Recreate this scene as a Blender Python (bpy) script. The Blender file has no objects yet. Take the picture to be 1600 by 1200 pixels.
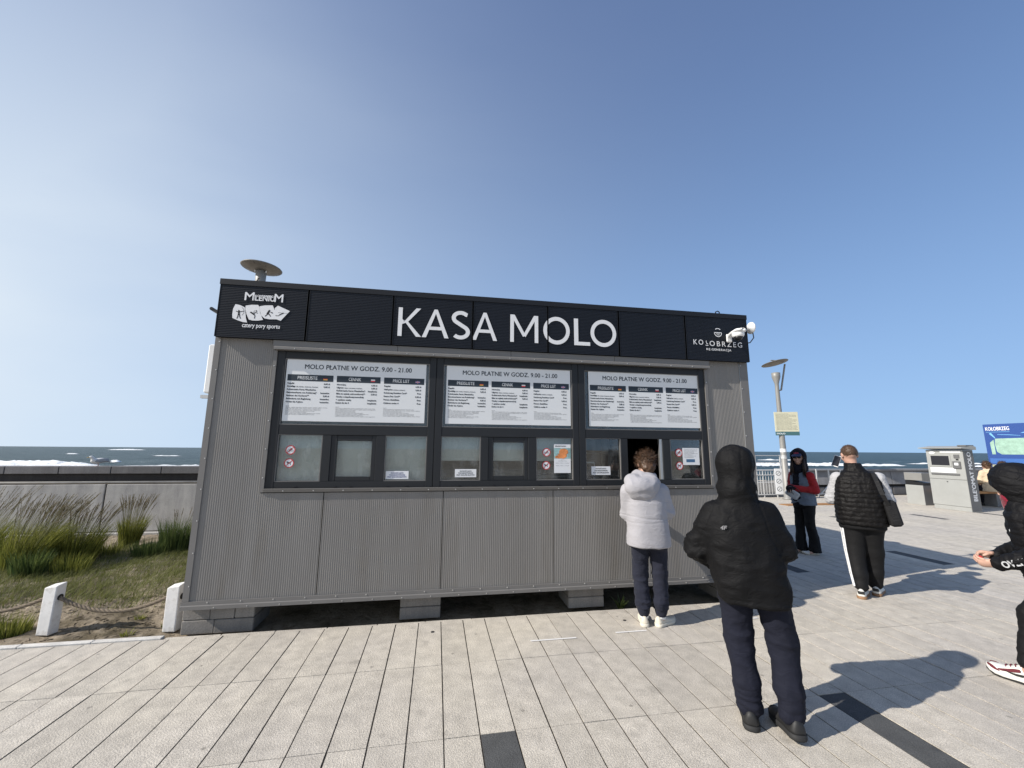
import bpy, math, random
import numpy as np
from mathutils import Vector, Matrix
R = math.radians
random.seed(7)
RNG = np.random.default_rng(11)
scene = bpy.context.scene
COL = scene.collection

# ------------------------------------------------------------------ camera
YAW, PITCH, ROLL = 0.1710, 0.1601, 0.0072
CAM = Vector((2.1944, -4.2902, 1.62))
fw = Vector((math.sin(YAW) * math.cos(PITCH), math.cos(YAW) * math.cos(PITCH), math.sin(PITCH)))
r0 = Vector((math.cos(YAW), -math.sin(YAW), 0))
u0 = r0.cross(fw)
rt = r0 * math.cos(ROLL) + u0 * math.sin(ROLL)
up = -r0 * math.sin(ROLL) + u0 * math.cos(ROLL)
cd = bpy.data.cameras.new('camera')
cam = bpy.data.objects.new('camera', cd)
COL.objects.link(cam)
cam.matrix_world = Matrix(((rt.x, up.x, -fw.x, CAM.x), (rt.y, up.y, -fw.y, CAM.y), (rt.z, up.z, -fw.z, CAM.z), (0, 0, 0, 1)))
cd.sensor_width = 36.0
cd.lens = 635.05 / 1600 * 36
cd.clip_start = 0.05
cd.clip_end = 20000
scene.camera = cam

# ------------------------------------------------------------------ sky and sun
SUN_EL = R(35.0)
SKY_G, SKY_TINT, SKY_HAZE = .52, (.72, 1.17, 2.12), (6.3, 7.05, 7.8)
SUN_DIR = Vector((-math.cos(SUN_EL) * math.cos(R(11.5)), -math.cos(SUN_EL) * math.sin(R(11.5)), math.sin(SUN_EL)))  # towards the sun
world = bpy.data.worlds.new('World')
scene.world = world
world.use_nodes = True
wn = world.node_tree
bg = wn.nodes['Background']
sky = wn.nodes.new('ShaderNodeTexSky')
sky.sky_type = 'NISHITA'
sky.sun_disc = False
sky.sun_elevation = SUN_EL
sky.sun_rotation = math.atan2(SUN_DIR.x, SUN_DIR.y)
sky.altitude = 1000
sky.air_density = 0.7
sky.dust_density = 1.0
sky.ozone_density = 3.0
# the camera's soft shoulder on the whole sky, and hazy sea air scattering forward round the sun
_g = wn.nodes.new('ShaderNodeGamma'); _g.inputs[1].default_value = SKY_G
wn.links.new(sky.outputs[0], _g.inputs[0])
_m = wn.nodes.new('ShaderNodeMix'); _m.data_type = 'RGBA'; _m.blend_type = 'MULTIPLY'; _m.inputs[0].default_value = 1.0
_m.inputs[7].default_value = (*SKY_TINT, 1)
wn.links.new(_g.outputs[0], _m.inputs[6])
_tc = wn.nodes.new('ShaderNodeTexCoord')
_dt = wn.nodes.new('ShaderNodeVectorMath'); _dt.operation = 'DOT_PRODUCT'
_dt.inputs[1].default_value = SUN_DIR
wn.links.new(_tc.outputs['Generated'], _dt.inputs[0])
_mr = wn.nodes.new('ShaderNodeMapRange')
_mr.inputs['From Min'].default_value = -1.0; _mr.inputs['From Max'].default_value = 1.0
wn.links.new(_dt.outputs['Value'], _mr.inputs['Value'])
_pw = wn.nodes.new('ShaderNodeMath'); _pw.operation = 'POWER'; _pw.inputs[1].default_value = 3.2
wn.links.new(_mr.outputs[0], _pw.inputs[0])
# faint veils of high cirrus break up the glow
_cm = wn.nodes.new('ShaderNodeMapping'); _cm.inputs['Scale'].default_value = (1.2, 2.6, 5.0); _cm.inputs['Rotation'].default_value = (0.3, 0.5, 0.4)
wn.links.new(_tc.outputs['Generated'], _cm.inputs[0])
_cn = wn.nodes.new('ShaderNodeTexNoise'); _cn.inputs['Scale'].default_value = 1.1; _cn.inputs['Detail'].default_value = 5.0; _cn.inputs['Roughness'].default_value = .5
wn.links.new(_cm.outputs[0], _cn.inputs['Vector'])
_cr = wn.nodes.new('ShaderNodeMapRange')
_cr.inputs['From Min'].default_value = .3; _cr.inputs['From Max'].default_value = .7; _cr.inputs['To Min'].default_value = .90; _cr.inputs['To Max'].default_value = 1.10
wn.links.new(_cn.outputs[0], _cr.inputs['Value'])
_cx = wn.nodes.new('ShaderNodeMath'); _cx.operation = 'MULTIPLY'
wn.links.new(_pw.outputs[0], _cx.inputs[0]); wn.links.new(_cr.outputs[0], _cx.inputs[1])
_sc = wn.nodes.new('ShaderNodeMath'); _sc.operation = 'MULTIPLY'; _sc.inputs[1].default_value = 2.0; _sc.use_clamp = True
wn.links.new(_cx.outputs[0], _sc.inputs[0])
_sp = wn.nodes.new('ShaderNodeSeparateXYZ'); wn.links.new(_tc.outputs['Generated'], _sp.inputs[0])
_el = wn.nodes.new('ShaderNodeMapRange')
_el.inputs['From Min'].default_value = 0.0; _el.inputs['From Max'].default_value = 1.0
_el.inputs['To Min'].default_value = 1.25; _el.inputs['To Max'].default_value = 0.0
wn.links.new(_sp.outputs[2], _el.inputs['Value'])
_s2 = wn.nodes.new('ShaderNodeMath'); _s2.operation = 'MULTIPLY'; _s2.use_clamp = True
wn.links.new(_sc.outputs[0], _s2.inputs[0]); wn.links.new(_el.outputs[0], _s2.inputs[1])
_hz = wn.nodes.new('ShaderNodeMapRange')          # pale sea haze low over the whole horizon
_hz.inputs['From Min'].default_value = 1.0; _hz.inputs['From Max'].default_value = 0.0
wn.links.new(_sp.outputs[2], _hz.inputs['Value'])
_hp = wn.nodes.new('ShaderNodeMath'); _hp.operation = 'POWER'; _hp.inputs[1].default_value = 1.75
wn.links.new(_hz.outputs[0], _hp.inputs[0])
_hm = wn.nodes.new('ShaderNodeMath'); _hm.operation = 'MULTIPLY'; _hm.inputs[1].default_value = 0.92; _hm.use_clamp = True
wn.links.new(_hp.outputs[0], _hm.inputs[0])
_v = wn.nodes.new('ShaderNodeMix'); _v.data_type = 'RGBA'
wn.links.new(_hm.outputs[0], _v.inputs[0]); wn.links.new(_m.outputs[2], _v.inputs[6]); _v.inputs[7].default_value = (3.25, 5.1, 7.5, 1)
_h = wn.nodes.new('ShaderNodeMix'); _h.data_type = 'RGBA'
wn.links.new(_s2.outputs[0], _h.inputs[0])
wn.links.new(_v.outputs[2], _h.inputs[6])
_h.inputs[7].default_value = (*SKY_HAZE, 1)
wn.links.new(_h.outputs[2], bg.inputs[0])
bg.inputs[1].default_value = 0.096
sl = bpy.data.lights.new('sun', 'SUN')
sl.energy = 4.7
sl.angle = R(0.53)
sl.color = (1.0, 0.94, 0.86)
so = bpy.data.objects.new('sun', sl)
COL.objects.link(so)
so.rotation_euler = SUN_DIR.to_track_quat('Z', 'Y').to_euler()
so.location = SUN_DIR * 60
vs = scene.view_settings
vs.view_transform = 'Standard'
vs.look = 'None'
vs.exposure = 0.33
vs.gamma = 1.0
vs.use_curve_mapping = False

# ------------------------------------------------------------------ object helpers
def link(o, parent=None):
    COL.objects.link(o)
    if parent is not None:
        o.parent = parent
    return o

def tag(o, label=None, cat=None, group=None, kind=None):
    if label: o['label'] = label
    if cat: o['category'] = cat
    if group: o['group'] = group
    if kind: o['kind'] = kind
    return o

def empty(name, loc=(0, 0, 0), rz=0.0):
    o = bpy.data.objects.new(name, None)
    o.location = loc
    o.rotation_euler = (0, 0, rz)
    o.empty_display_size = 0.1
    return link(o)

def mesh_obj(name, verts, faces, mat, parent=None, smooth=False, fmat=None):
    me = bpy.data.meshes.new(name)
    me.from_pydata([tuple(v) for v in verts], [], [tuple(f) for f in faces])
    for m in (mat if isinstance(mat, (list, tuple)) else [mat]):
        me.materials.append(m)
    if smooth:
        me.polygons.foreach_set('use_smooth', [True] * len(me.polygons))
    if fmat is not None:
        me.polygons.foreach_set('material_index', np.asarray(fmat, dtype=np.int32))
    me.update()
    o = bpy.data.objects.new(name, me)
    return link(o, parent)

class MB:
    """collects simple shapes; build() links them as one mesh object"""
    def __init__(s):
        s.v, s.f, s.m = [], [], []
        s.cur = 0
    def add(s, vs_, fs_):
        b = len(s.v)
        s.v += [tuple(v) for v in vs_]
        s.f += [tuple(i + b for i in f) for f in fs_]
        s.m += [s.cur] * len(fs_)
        return s
    def box(s, x0, x1, y0, y1, z0, z1, bev=0.0):
        if bev <= 0:
            return s.add([(x0, y0, z0), (x1, y0, z0), (x1, y1, z0), (x0, y1, z0), (x0, y0, z1), (x1, y0, z1), (x1, y1, z1), (x0, y1, z1)],
                         [(0, 3, 2, 1), (4, 5, 6, 7), (0, 1, 5, 4), (1, 2, 6, 5), (2, 3, 7, 6), (3, 0, 4, 7)])
        b = min(bev, (x1 - x0) * .45, (y1 - y0) * .45, (z1 - z0) * .45)
        vv = []
        for z, i in ((z0, b), (z0 + b, 0), (z1 - b, 0), (z1, b)):
            c = 0 if i else b
            xa, xb, ya, yb = x0 + i, x1 - i, y0 + i, y1 - i
            if i:
                c = b * .5
            vv += [(xa + c, ya, z), (xb - c, ya, z), (xb, ya + c, z), (xb, yb - c, z), (xb - c, yb, z), (xa + c, yb, z), (xa, yb - c, z), (xa, ya + c, z)]
        ff = [tuple(range(7, -1, -1)), tuple(range(24, 32))]
        for k in range(3):
            for j in range(8):
                a, c2 = k * 8 + j, k * 8 + (j + 1) % 8
                ff.append((a, c2, c2 + 8, a + 8))
        return s.add(vv, ff)
    def prism(s, pts, d0, d1, plane='xz'):
        """polygon pts in a plane, extruded from d0 to d1 along the third axis"""
        n = len(pts)
        def P(p, d):
            return (p[0], d, p[1]) if plane == 'xz' else ((p[0], p[1], d) if plane == 'xy' else (d, p[0], p[1]))
        vv = [P(p, d0) for p in pts] + [P(p, d1) for p in pts]
        ff = [tuple(range(n)), tuple(range(2 * n - 1, n - 1, -1))]
        ff += [(i, i + n, (i + 1) % n + n, (i + 1) % n) for i in range(n)]
        return s.add(vv, ff)
    def lathe(s, prof, c=(0, 0, 0), seg=20, axis='z'):
        vv, ff = [], []
        n = len(prof)
        for r_, h in prof:
            for k in range(seg):
                a = 2 * math.pi * k / seg
                p = (r_ * math.cos(a), r_ * math.sin(a), h)
                if axis == 'x': p = (p[2], p[0], p[1])
                if axis == 'y': p = (p[0], p[2], p[1])
                vv.append((p[0] + c[0], p[1] + c[1], p[2] + c[2]))
        for i in range(n - 1):
            for k in range(seg):
                k2 = (k + 1) % seg
                ff.append((i * seg + k, i * seg + k2, (i + 1) * seg + k2, (i + 1) * seg + k))
        ff.append(tuple(range(seg - 1, -1, -1)))
        ff.append(tuple((n - 1) * seg + k for k in range(seg)))
        return s.add(vv, ff)
    def tube(s, pts, rad, seg=8, cap=True):
        pts = [Vector(p) for p in pts]
        n = len(pts)
        rr = rad if isinstance(rad, (list, tuple)) else [rad] * n
        vv, ff = [], []
        t0 = (pts[1] - pts[0]).normalized()
        ref = Vector((0, 0, 1)) if abs(t0.z) < .9 else Vector((1, 0, 0))
        a = t0.cross(ref).normalized()
        for i in range(n):
            t = (pts[min(i + 1, n - 1)] - pts[max(i - 1, 0)]).normalized()
            a = (a - t * a.dot(t)).normalized()
            b = t.cross(a)
            for k in range(seg):
                q = 2 * math.pi * k / seg
                vv.append(pts[i] + (a * math.cos(q) + b * math.sin(q)) * rr[i])
        for i in range(n - 1):
            for k in range(seg):
                k2 = (k + 1) % seg
                ff.append((i * seg + k, i * seg + k2, (i + 1) * seg + k2, (i + 1) * seg + k))
        if cap:
            ff.append(tuple(range(seg - 1, -1, -1)))
            ff.append(tuple((n - 1) * seg + k for k in range(seg)))
        return s.add(vv, ff)
    def mat(s, i):
        s.cur = i
        return s
    def xform(s, M_, start=0):
        s.v[start:] = [tuple(M_ @ Vector(v)) for v in s.v[start:]]
        return s
    def build(s, name, mat, parent=None, smooth=False):
        return mesh_obj(name, s.v, s.f, mat, parent, smooth, s.m if isinstance(mat, (list, tuple)) else None)

# ------------------------------------------------------------------ materials (all procedural)
def new_mat(name):
    m = bpy.data.materials.new(name)
    m.use_nodes = True
    nt = m.node_tree
    return m, nt, nt.nodes['Principled BSDF']

def N(nt, typ, **kw):
    n = nt.nodes.new(typ)
    for k, v in kw.items():
        if k.startswith('i_'):
            n.inputs[k[2:].replace('_', ' ')].default_value = v
        else:
            setattr(n, k, v)
    return n

def ramp(nt, src, stops):
    n = nt.nodes.new('ShaderNodeValToRGB')
    e = n.color_ramp.elements
    while len(e) < len(stops):
        e.new(0.5)
    for el, (p, c) in zip(e, stops):
        el.position = p
        el.color = (c[0], c[1], c[2], 1) if isinstance(c, (tuple, list)) else (c, c, c, 1)
    nt.links.new(src, n.inputs[0])
    return n.outputs[0]

def mixc(nt, fac, a, b, mode='MIX'):
    n = nt.nodes.new('ShaderNodeMix')
    n.data_type = 'RGBA'
    n.blend_type = mode
    for sock, val in ((n.inputs[0], fac), (n.inputs[6], a), (n.inputs[7], b)):
        if isinstance(val, bpy.types.NodeSocket):
            nt.links.new(val, sock)
        elif sock == n.inputs[0]:
            sock.default_value = val
        else:
            sock.default_value = (val[0], val[1], val[2], 1)
    return n.outputs[2]

def mat(name, col, rough=.6, metal=0.0, var=.0, vscale=4.0, stretch=(1, 1, 1), bump=0.0, bscale=60.0, bdist=.004,
        spec=.5, rnd=0.0, sheen=0.0, world_pos=False, rvar=0.0, dirt=None, dscale=1.5):
    m, nt, p = new_mat(name)
    L = nt.links.new
    p.inputs['Roughness'].default_value = rough
    p.inputs['Metallic'].default_value = metal
    p.inputs['Specular IOR Level'].default_value = spec
    if sheen:
        p.inputs['Sheen Weight'].default_value = sheen
        p.inputs['Sheen Roughness'].default_value = .5
    tc = N(nt, 'ShaderNodeTexCoord')
    src = tc.outputs['Object']
    if world_pos:
        src = N(nt, 'ShaderNodeNewGeometry').outputs['Position']
    mp = N(nt, 'ShaderNodeMapping')
    mp.inputs['Scale'].default_value = stretch
    L(src, mp.inputs[0])
    co = mp.outputs[0]
    out = None
    if var > 0:
        nz = N(nt, 'ShaderNodeTexNoise', i_Scale=vscale, i_Detail=7.0, i_Roughness=.62)
        L(co, nz.inputs['Vector'])
        lo = tuple(max(0, c * (1 - var)) for c in col)
        hi = tuple(min(1, c * (1 + var)) for c in col)
        out = ramp(nt, nz.outputs[0], [(.3, lo), (.7, hi)])
        if rvar:
            rr_ = N(nt, 'ShaderNodeMapRange')
            rr_.inputs['From Min'].default_value = .3
            rr_.inputs['From Max'].default_value = .7
            rr_.inputs['To Min'].default_value = max(.02, rough - rvar)
            rr_.inputs['To Max'].default_value = min(1, rough + rvar)
            L(nz.outputs[0], rr_.inputs['Value'])
            L(rr_.outputs[0], p.inputs['Roughness'])
    if dirt:
        nd = N(nt, 'ShaderNodeTexNoise', i_Scale=dscale, i_Detail=8.0, i_Roughness=.7)
        L(co, nd.inputs['Vector'])
        fac = ramp(nt, nd.outputs[0], [(.5, 0.0), (.75, .8)])
        out = mixc(nt, fac, out if out else col, dirt)
    if rnd > 0:
        oi = N(nt, 'ShaderNodeObjectInfo')
        f2 = N(nt, 'ShaderNodeMapRange')
        f2.inputs['To Min'].default_value = 1 - rnd
        f2.inputs['To Max'].default_value = 1 + rnd
        L(oi.outputs['Random'], f2.inputs['Value'])
        hs = N(nt, 'ShaderNodeHueSaturation')
        L(f2.outputs[0], hs.inputs['Value'])
        if out: L(out, hs.inputs['Color'])
        else: hs.inputs['Color'].default_value = (*col, 1)
        out = hs.outputs[0]
    if out is not None:
        L(out, p.inputs['Base Color'])
    else:
        p.inputs['Base Color'].default_value = (*col, 1)
    if bump > 0:
        nb = N(nt, 'ShaderNodeTexNoise', i_Scale=bscale, i_Detail=5.0, i_Roughness=.6)
        L(co, nb.inputs['Vector'])
        b = N(nt, 'ShaderNodeBump', i_Strength=bump, i_Distance=bdist)
        L(nb.outputs[0], b.inputs['Height'])
        L(b.outputs[0], p.inputs['Normal'])
    return m

def glass(name, tint=(.93, .96, .95), rough=.01, dirt=.05):
    m, nt, p = new_mat(name)
    nt.nodes.remove(p)
    L = nt.links.new
    out = nt.nodes['Material Output']
    tr = N(nt, 'ShaderNodeBsdfTransparent')
    tr.inputs[0].default_value = (*tint, 1)
    gl = N(nt, 'ShaderNodeBsdfGlossy')
    gl.inputs['Roughness'].default_value = rough
    fr = N(nt, 'ShaderNodeFresnel')
    fr.inputs[0].default_value = 1.65
    mx = N(nt, 'ShaderNodeMixShader')
    L(fr.outputs[0], mx.inputs[0]); L(tr.outputs[0], mx.inputs[1]); L(gl.outputs[0], mx.inputs[2])
    df = N(nt, 'ShaderNodeBsdfDiffuse')
    df.inputs[0].default_value = (.55, .58, .58, 1)
    tc = N(nt, 'ShaderNodeTexCoord')
    mp = N(nt, 'ShaderNodeMapping')
    mp.inputs['Scale'].default_value = (2.0, 1.0, 1.0)
    L(tc.outputs['Object'], mp.inputs[0])
    nz = N(nt, 'ShaderNodeTexNoise', i_Scale=4.0, i_Detail=9.0, i_Roughness=.72)
    L(mp.outputs[0], nz.inputs['Vector'])
    fac = ramp(nt, nz.outputs[0], [(.48, dirt * .35), (.72, dirt * 2.2)])
    mx2 = N(nt, 'ShaderNodeMixShader')
    L(fac, mx2.inputs[0]); L(mx.outputs[0], mx2.inputs[1]); L(df.outputs[0], mx2.inputs[2])
    L(mx2.outputs[0], out.inputs[0])
    return m

# ------------------------------------------------------------------ flat lettering
_txt = {}
def text_geo(body, size=1.0, align='LEFT', space=1.0, shear=0.0):
    """flat glyph mesh in the XY plane (verts, faces, width)"""
    key = (body, space, shear)
    if key not in _txt:
        c = bpy.data.curves.new('glyphs', 'FONT')
        c.body = body
        c.size = 1.0
        c.space_character = space
        c.shear = shear
        c.resolution_u = 3
        o = bpy.data.objects.new('glyphs', c)
        COL.objects.link(o)
        dg = bpy.context.evaluated_depsgraph_get()
        me = o.evaluated_get(dg).to_mesh()
        v = np.array([tuple(p.co) for p in me.vertices]).reshape(-1, 3)
        f = [tuple(p.vertices) for p in me.polygons]
        o.evaluated_get(dg).to_mesh_clear()
        bpy.data.objects.remove(o)
        bpy.data.curves.remove(c)
        _txt[key] = (v, f)
    v, f = _txt[key]
    v = v.copy()
    if len(v):
        v[:, 0] -= v[:, 0].min()
        w = v[:, 0].max()
    else:
        w = 0
    if align == 'CENTER': v[:, 0] -= w / 2
    if align == 'RIGHT': v[:, 0] -= w
    return v * size, f, w * size

def put_text(mb, body, origin, ux, uy, size, align='LEFT', space=1.0, bold=0.0, fit=None, shear=0.0, lift=0.0, sx=1.0):
    """adds lettering to mb: origin + x*ux + y*uy, lifted along the normal"""
    v, f, w = text_geo(body, size, align, space, shear)
    if fit:
        sx = fit / max(w, 1e-6)
    o, ux, uy = Vector(origin), Vector(ux), Vector(uy)
    n = ux.cross(uy).normalized()
    shifts = [(0, 0)] if bold <= 0 else [(-bold, 0), (bold, 0), (0, bold * .8), (0, -bold * .8)]
    for k, (dx, dy) in enumerate(shifts):
        mb.add([o + ux * (p[0] * sx + dx) + uy * (p[1] + dy) + n * (lift + k * .00025) for p in v], f)
    return w * sx
# ------------------------------------------------------------------ materials used by the setting
def granite(name, base, speck=.22):
    m, nt, p = new_mat(name)
    L = nt.links.new
    geo = N(nt, 'ShaderNodeNewGeometry')
    n1 = N(nt, 'ShaderNodeTexNoise', i_Scale=170.0, i_Detail=3.0, i_Roughness=.7)
    n2 = N(nt, 'ShaderNodeTexNoise', i_Scale=9.0, i_Detail=6.0, i_Roughness=.6)
    n3 = N(nt, 'ShaderNodeTexNoise', i_Scale=.55, i_Detail=5.0, i_Roughness=.6)
    v1 = N(nt, 'ShaderNodeTexVoronoi', i_Scale=120.0)
    for n in (n1, n2, n3, v1):
        L(geo.outputs['Position'], n.inputs['Vector'])
    dk = tuple(c * (1 - speck) for c in base)
    lt = tuple(min(1, c * (1 + speck)) for c in base)
    c1 = ramp(nt, n1.outputs[0], [(.34, dk), (.66, lt)])
    c2 = mixc(nt, 1.0, c1, ramp(nt, n2.outputs[0], [(.3, .80), (.7, 1.08)]), 'MULTIPLY')
    c3 = mixc(nt, 1.0, c2, ramp(nt, n3.outputs[0], [(.32, (.88, .88, .90)), (.68, (1.05, 1.04, 1.0))]), 'MULTIPLY')
    # small dark stains
    n4 = N(nt, 'ShaderNodeTexNoise', i_Scale=5.3, i_Detail=2.0)
    L(geo.outputs['Position'], n4.inputs['Vector'])
    c3 = mixc(nt, ramp(nt, n4.outputs[0], [(.66, 0.0), (.74, .40)]), c3, tuple(c * .45 for c in base))
    gm = N(nt, 'ShaderNodeTexVoronoi', i_Scale=1.25)
    gm.voronoi_dimensions = '2D'
    L(geo.outputs['Position'], gm.inputs['Vector'])
    c3 = mixc(nt, ramp(nt, gm.outputs['Distance'], [(.012, .55), (.019, 0.0)]), c3, tuple(c * .30 for c in base))
    oi = N(nt, 'ShaderNodeObjectInfo')
    mr = N(nt, 'ShaderNodeMapRange')
    mr.inputs['To Min'].default_value = .93
    mr.inputs['To Max'].default_value = 1.06
    L(oi.outputs['Random'], mr.inputs['Value'])
    hs = N(nt, 'ShaderNodeHueSaturation')
    L(mr.outputs[0], hs.inputs['Value'])
    L(c3, hs.inputs['Color'])
    L(hs.outputs[0], p.inputs['Base Color'])
    p.inputs['Roughness'].default_value = .82
    p.inputs['Specular IOR Level'].default_value = .3
    ad = N(nt, 'ShaderNodeMath', operation='ADD')
    L(n1.outputs[0], ad.inputs[0]); L(v1.outputs['Distance'], ad.inputs[1])
    b = N(nt, 'ShaderNodeBump', i_Strength=.55, i_Distance=.0035)
    L(ad.outputs[0], b.inputs['Height'])
    L(b.outputs[0], p.inputs['Normal'])
    return m

def concrete(name, base, streak=.3, bump=.4, rnd=0.0):
    m, nt, p = new_mat(name)
    L = nt.links.new
    geo = N(nt, 'ShaderNodeNewGeometry')
    mp = N(nt, 'ShaderNodeMapping')
    mp.inputs['Scale'].default_value = (7, 7, .8)
    L(geo.outputs['Position'], mp.inputs[0])
    n1 = N(nt, 'ShaderNodeTexNoise', i_Scale=1.0, i_Detail=8.0, i_Roughness=.7)
    L(mp.outputs[0], n1.inputs['Vector'])
    n2 = N(nt, 'ShaderNodeTexNoise', i_Scale=2.2, i_Detail=9.0, i_Roughness=.65)
    n3 = N(nt, 'ShaderNodeTexNoise', i_Scale=90.0, i_Detail=4.0)
    L(geo.outputs['Position'], n2.inputs['Vector']); L(geo.outputs['Position'], n3.inputs['Vector'])
    c1 = ramp(nt, n2.outputs[0], [(.3, tuple(c * .78 for c in base)), (.7, tuple(min(1, c * 1.14) for c in base))])
    c2 = mixc(nt, 1.0, c1, ramp(nt, n1.outputs[0], [(.42, (1, 1, 1)), (.75, (1 - streak, 1 - streak, 1 - streak * .9))]), 'MULTIPLY')
    c3 = mixc(nt, 1.0, c2, ramp(nt, n3.outputs[0], [(.35, .85), (.6, 1.05)]), 'MULTIPLY')
    if rnd:
        oi = N(nt, 'ShaderNodeObjectInfo')
        mr = N(nt, 'ShaderNodeMapRange')
        mr.inputs['To Min'].default_value = 1 - rnd
        mr.inputs['To Max'].default_value = 1 + rnd
        L(oi.outputs['Random'], mr.inputs['Value'])
        hs = N(nt, 'ShaderNodeHueSaturation')
        L(mr.outputs[0], hs.inputs['Value']); L(c3, hs.inputs['Color'])
        c3 = hs.outputs[0]
    L(c3, p.inputs['Base Color'])
    p.inputs['Roughness'].default_value = .88
    p.inputs['Specular IOR Level'].default_value = .25
    b = N(nt, 'ShaderNodeBump', i_Strength=bump, i_Distance=.004)
    L(n3.outputs[0], b.inputs['Height'])
    L(b.outputs[0], p.inputs['Normal'])
    return m

def sand_mat():
    m, nt, p = new_mat('sand')
    L = nt.links.new
    geo = N(nt, 'ShaderNodeNewGeometry')
    n1 = N(nt, 'ShaderNodeTexNoise', i_Scale=13.0, i_Detail=9.0, i_Roughness=.75)
    n2 = N(nt, 'ShaderNodeTexNoise', i_Scale=260.0, i_Detail=2.0)
    n3 = N(nt, 'ShaderNodeTexNoise', i_Scale=1.3, i_Detail=6.0, i_Roughness=.6)
    for n in (n1, n2, n3):
        L(geo.outputs['Position'], n.inputs['Vector'])
    c1 = ramp(nt, n1.outputs[0], [(.3, (.15, .12, .085)), (.47, (.34, .28, .205)), (.72, (.45, .385, .30))])
    c2 = mixc(nt, 1.0, c1, ramp(nt, n2.outputs[0], [(.3, .75), (.7, 1.15)]), 'MULTIPLY')
    c3 = mixc(nt, ramp(nt, n3.outputs[0], [(.47, 0.0), (.62, .8)]), c2, (.085, .07, .04))
    L(c3, p.inputs['Base Color'])
    p.inputs['Roughness'].default_value = .95
    p.inputs['Specular IOR Level'].default_value = .15
    b = N(nt, 'ShaderNodeBump', i_Strength=1.0, i_Distance=.035)
    L(n1.outputs[0], b.inputs['Height'])
    L(b.outputs[0], p.inputs['Normal'])
    return m

def sea_mat():
    m, nt, p = new_mat('sea_water')
    L = nt.links.new
    geo = N(nt, 'ShaderNodeNewGeometry')
    mp = N(nt, 'ShaderNodeMapping')
    mp.inputs['Scale'].default_value = (.05, .16, .1)
    L(geo.outputs['Position'], mp.inputs[0])
    n1 = N(nt, 'ShaderNodeTexNoise', i_Scale=1.0, i_Detail=9.0, i_Roughness=.66)
    L(mp.outputs[0], n1.inputs['Vector'])
    mp2 = N(nt, 'ShaderNodeMapping')
    mp2.inputs['Scale'].default_value = (.5, 1.3, 1)
    L(geo.outputs['Position'], mp2.inputs[0])
    n2 = N(nt, 'ShaderNodeTexNoise', i_Scale=1.0, i_Detail=6.0, i_Roughness=.6)
    L(mp2.outputs[0], n2.inputs['Vector'])
    water = ramp(nt, n1.outputs[0], [(.3, (.022, .044, .050)), (.7, (.060, .092, .092))])
    fm = ramp(nt, n1.outputs[0], [(.665, 0.0), (.70, 1.0)])
    ff = ramp(nt, n2.outputs[0], [(.45, 0.0), (.55, 1.0)])
    fac = mixc(nt, 1.0, fm, ff, 'MULTIPLY')
    L(mixc(nt, fac, water, (.78, .80, .80)), p.inputs['Base Color'])
    p.inputs['Roughness'].default_value = .42
    p.inputs['Specular IOR Level'].default_value = .22
    b = N(nt, 'ShaderNodeBump', i_Strength=1.0, i_Distance=.55)
    L(n2.outputs[0], b.inputs['Height'])
    L(b.outputs[0], p.inputs['Normal'])
    return m

MAT = {}
MAT['slab'] = granite('granite_slab', (.525, .485, .422), .34)
MAT['slab_dark'] = granite('dark_granite_slab', (.085, .087, .088), .35)
MAT['joint'] = mat('joint_sand', (.05, .045, .04), .95, var=.4, vscale=30, bump=.6, bscale=200, spec=.1)
MAT['edge_stone'] = granite('edge_stone', (.66, .64, .60), .1)
MAT['paint'] = mat('white_floor_tape', (.72, .71, .69), .6, var=.12, vscale=60)
MAT['stud'] = mat('steel_stud', (.10, .10, .10), .45, .8)
MAT['sand'] = sand_mat()
MAT['beach'] = mat('beach_sand', (.42, .36, .28), .95, var=.2, vscale=.3, world_pos=True)
MAT['sea'] = sea_mat()
MAT['foam'] = mat('sea_foam', (.80, .82, .82), .8, var=.18, vscale=1.2, bump=.6, bscale=3, bdist=.3, world_pos=True)
MAT['wall_conc'] = concrete('seawall_concrete', (.45, .435, .41), .35)
MAT['cope'] = concrete('coping_concrete', (.17, .165, .165), .25, .2, .1)
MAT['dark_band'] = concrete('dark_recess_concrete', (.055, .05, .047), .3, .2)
MAT['pipe'] = mat('zinc_pipe', (.42, .39, .34), .5, .3, var=.2, vscale=3)
MAT['panel_grey'] = concrete('grey_panel', (.25, .25, .255), .25, .2, .07)

# ------------------------------------------------------------------ pavement
PA = .0082
PC, PS = math.cos(PA), math.sin(PA)
SP, PO, Y1, L1 = .2077, 2.047, -.8782, .8134
def pv(a, l, z=0.0):
    return Vector((a * PC - l * PS, a * PS + l * PC, z))
def to_px(P):
    d = Vector(P) - CAM
    z = d.dot(fw)
    if z < .05: return None
    return 800 + 635.05 * d.dot(rt) / z, 600 - 635.05 * d.dot(up) / z

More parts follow.
